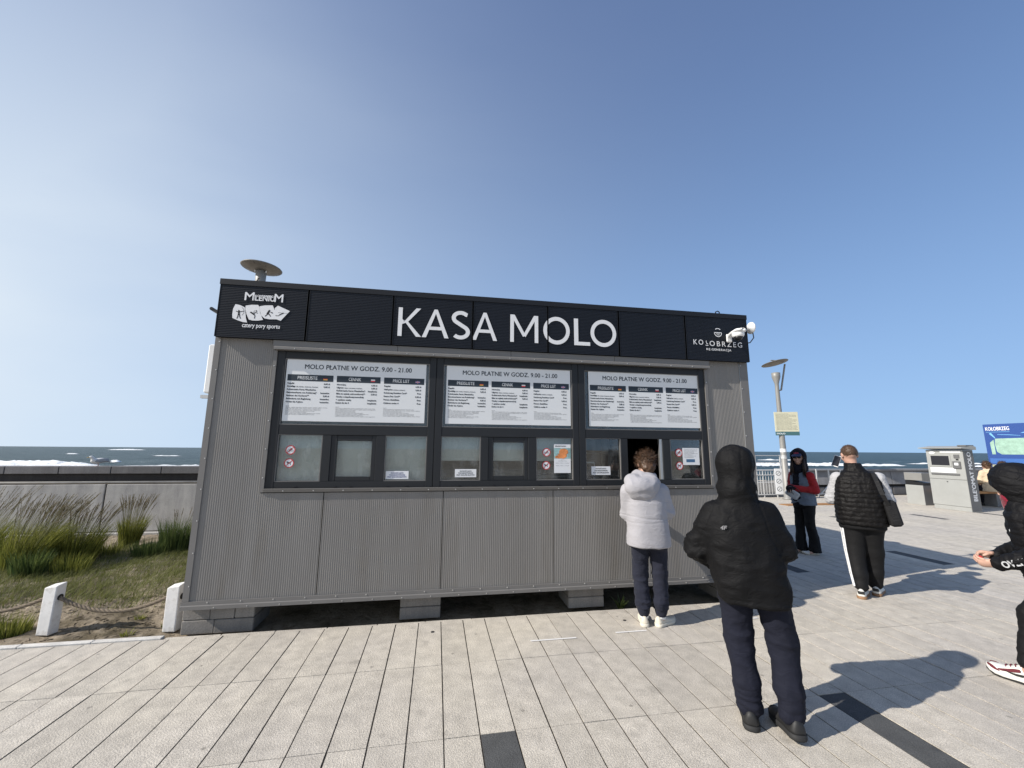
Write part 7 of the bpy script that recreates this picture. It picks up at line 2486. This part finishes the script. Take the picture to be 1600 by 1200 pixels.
# ------------------------------------------------------------------ people sitting on the bench
def sitter(x_, y_, ang, coat, hair, label, sc=1.0, hoodup=False, legs='dark_hood'):
    hrs = rotm(0, R(-10))
    Js = dict(pelvis=(0, 0, .56), chest=(0, .03, .90), neck=(0, .05, 1.10), head=(0, .07, 1.23), headR=hrs,
              shL=(-.17, .03, 1.02), elL=(-.22, .08, .78), wrL=(-.10, .28, .70), shR=(.17, .03, 1.02), elR=(.22, .08, .78), wrR=(.10, .28, .70),
              hipL=(-.09, .05, .55), knL=(-.11, .46, .55), anL=(-.11, .50, .12), hipR=(.09, .05, .55), knR=(.11, .46, .55), anR=(.11, .50, .12),
              toeL=(0, 1), toeR=(0, 1), handL=((.3, .9, -.1), (0, 0, -1), 1), handR=((-.3, .9, -.1), (0, 0, -1), -1))
    p = person('person', (x_, y_), 90, Js, MAT['skin'], label, .010)
    p.rotation_euler = (0, 0, R(ang) - math.pi / 2)
    S = Field((-.34, -.26, .44), (.34, .42, 1.18), .011)
    S.loft([(.47, 0, .0, .20, .17), (.7, 0, .01, .19, .15), (.95, 0, .03, .20, .14), (1.05, 0, .04, .15, .12), (1.14, 0, .05, .08, .08)], 0, .02)
    for sd in 'LR': S.chain([Js['sh' + sd], Js['el' + sd], Js['wr' + sd]], [.075, .065, .05], .03)
    S.ell((0, -.06, 1.05), (.14, .08, .09), None, .04)
    shape(S, 'coat', MAT[coat], p, folds(.008, (9, 9, 16), 3.0))
    S = Field((-.24, -.12, .08), (.24, .60, .68), .012)
    for sd in 'LR': S.chain([Js['hip' + sd], Js['kn' + sd], Js['an' + sd]], [.10, .075, .06], .03)
    shape(S, 'trousers', MAT[legs], p)
    for sd in 'LR':
        shoe(p, (Js['an' + sd][0], Js['an' + sd][1] - .07), (0, 1), .26, MAT['black_shoe'], MAT['black_sole'])
    hc = A_(Js['head'])
    S = Field(hc - .17, hc + .17, .009)
    S.ell(hc + hrs @ A_([0, -.025, .03]), (.095, .105, .10), hrs, .01)
    if hoodup: S.cone(hc + A_([0, -.03, 0]), hc + A_([0, -.03, -.15]), .11, .12, .04)
    else: S.ell(hc + hrs @ A_([0, -.06, -.05]), (.08, .06, .08), hrs, .03)
    S.ell(hc + hrs @ A_([0, .10, -.03]), (.07, .07, .10), hrs, .02, 'd')
    shape(S, 'hood' if hoodup else 'hair', MAT[coat] if hoodup else MAT[hair], p, lambda V, n: .008 * vnoise(V * 35))
    if not hoodup:
        strands(p, 'hair_locks', 350, hc + hrs @ A_([0, -.025, .03]), (.096, .106, .101), hrs, MAT[hair], 5, (.04, .09), .006, .6, lambda d: d[2] > -.6 and d[1] < .5, .7)
    return p
sitter(18.75, 5.72, 75, 'beige_coat', 'brown_hair', 'seated person in a beige hooded coat on the bench')
sitter(19.35, 5.70, 85, 'burgundy', 'brown_hair', 'seated person with brown hair and burgundy jacket at the bench end')
sitter(19.95, 5.62, 100, 'pale_grey_coat', 'dark_hair', 'seated person in a pale grey hood behind the black puffer jacket', hoodup=True)

# ------------------------------------------------------------------ gull
gl = empty('gull', (-4.215, 4.82, 1.252), R(228))
gl.scale = (.82, .82, .82)
tag(gl, 'white gull standing on the sea wall coping', 'bird')
S = Field((-.26, -.10, .03), (.28, .10, .30), .006)
S.ell((0, 0, .125), (.135, .062, .062), rotm(0, 0, R(8)), .01)
S.cone((.08, 0, .145), (.118, 0, .20), .045, .030, .03)
S.ell((.130, 0, .212), (.036, .028, .028), None, .015)
S.cone((-.10, 0, .115), (-.20, 0, .095), .040, .012, .03, flat=((0, 0, 1), 1.7))
shape(S, 'body', MAT['gull_white'], gl)
for s_ in (-1, 1):
    S = Field((-.26, -.10, .05), (.14, .10, .22), .006)
    S.ell((-.045, s_ * .048, .135), (.125, .022, .045), rotm(0, 0, R(10)), .01)
    S.cone((-.10, s_ * .045, .125), (-.22, s_ * .02, .10), .026, .006, .02)
    shape(S, 'wing', MAT['gull_grey'], gl)
    MB().tube([(.0, s_ * .022, .075), (-.008, s_ * .022, .035), (.0, s_ * .022, .0)], .0045, 6).build('leg', MAT['gull_leg'], gl)
    MB().add([(-.01, s_ * .022, .002), (.045, s_ * .022 - .018, .002), (.05, s_ * .022, .004), (.045, s_ * .022 + .018, .002), (0, s_ * .022, .012)], [(0, 1, 2, 3), (0, 4, 1), (1, 4, 2), (2, 4, 3), (3, 4, 0)]).build('foot', MAT['gull_leg'], gl)
    MB().lathe([(.004, -.002), (.004, .002)], (.146, s_ * .025, .218), 8, 'y').build('eye', MAT['black_plastic'], gl)
MB().tube([(.158, 0, .208), (.185, 0, .205), (.205, 0, .197)], [.010, .008, .002], 8).build('beak', MAT['gull_beak'], gl, True)
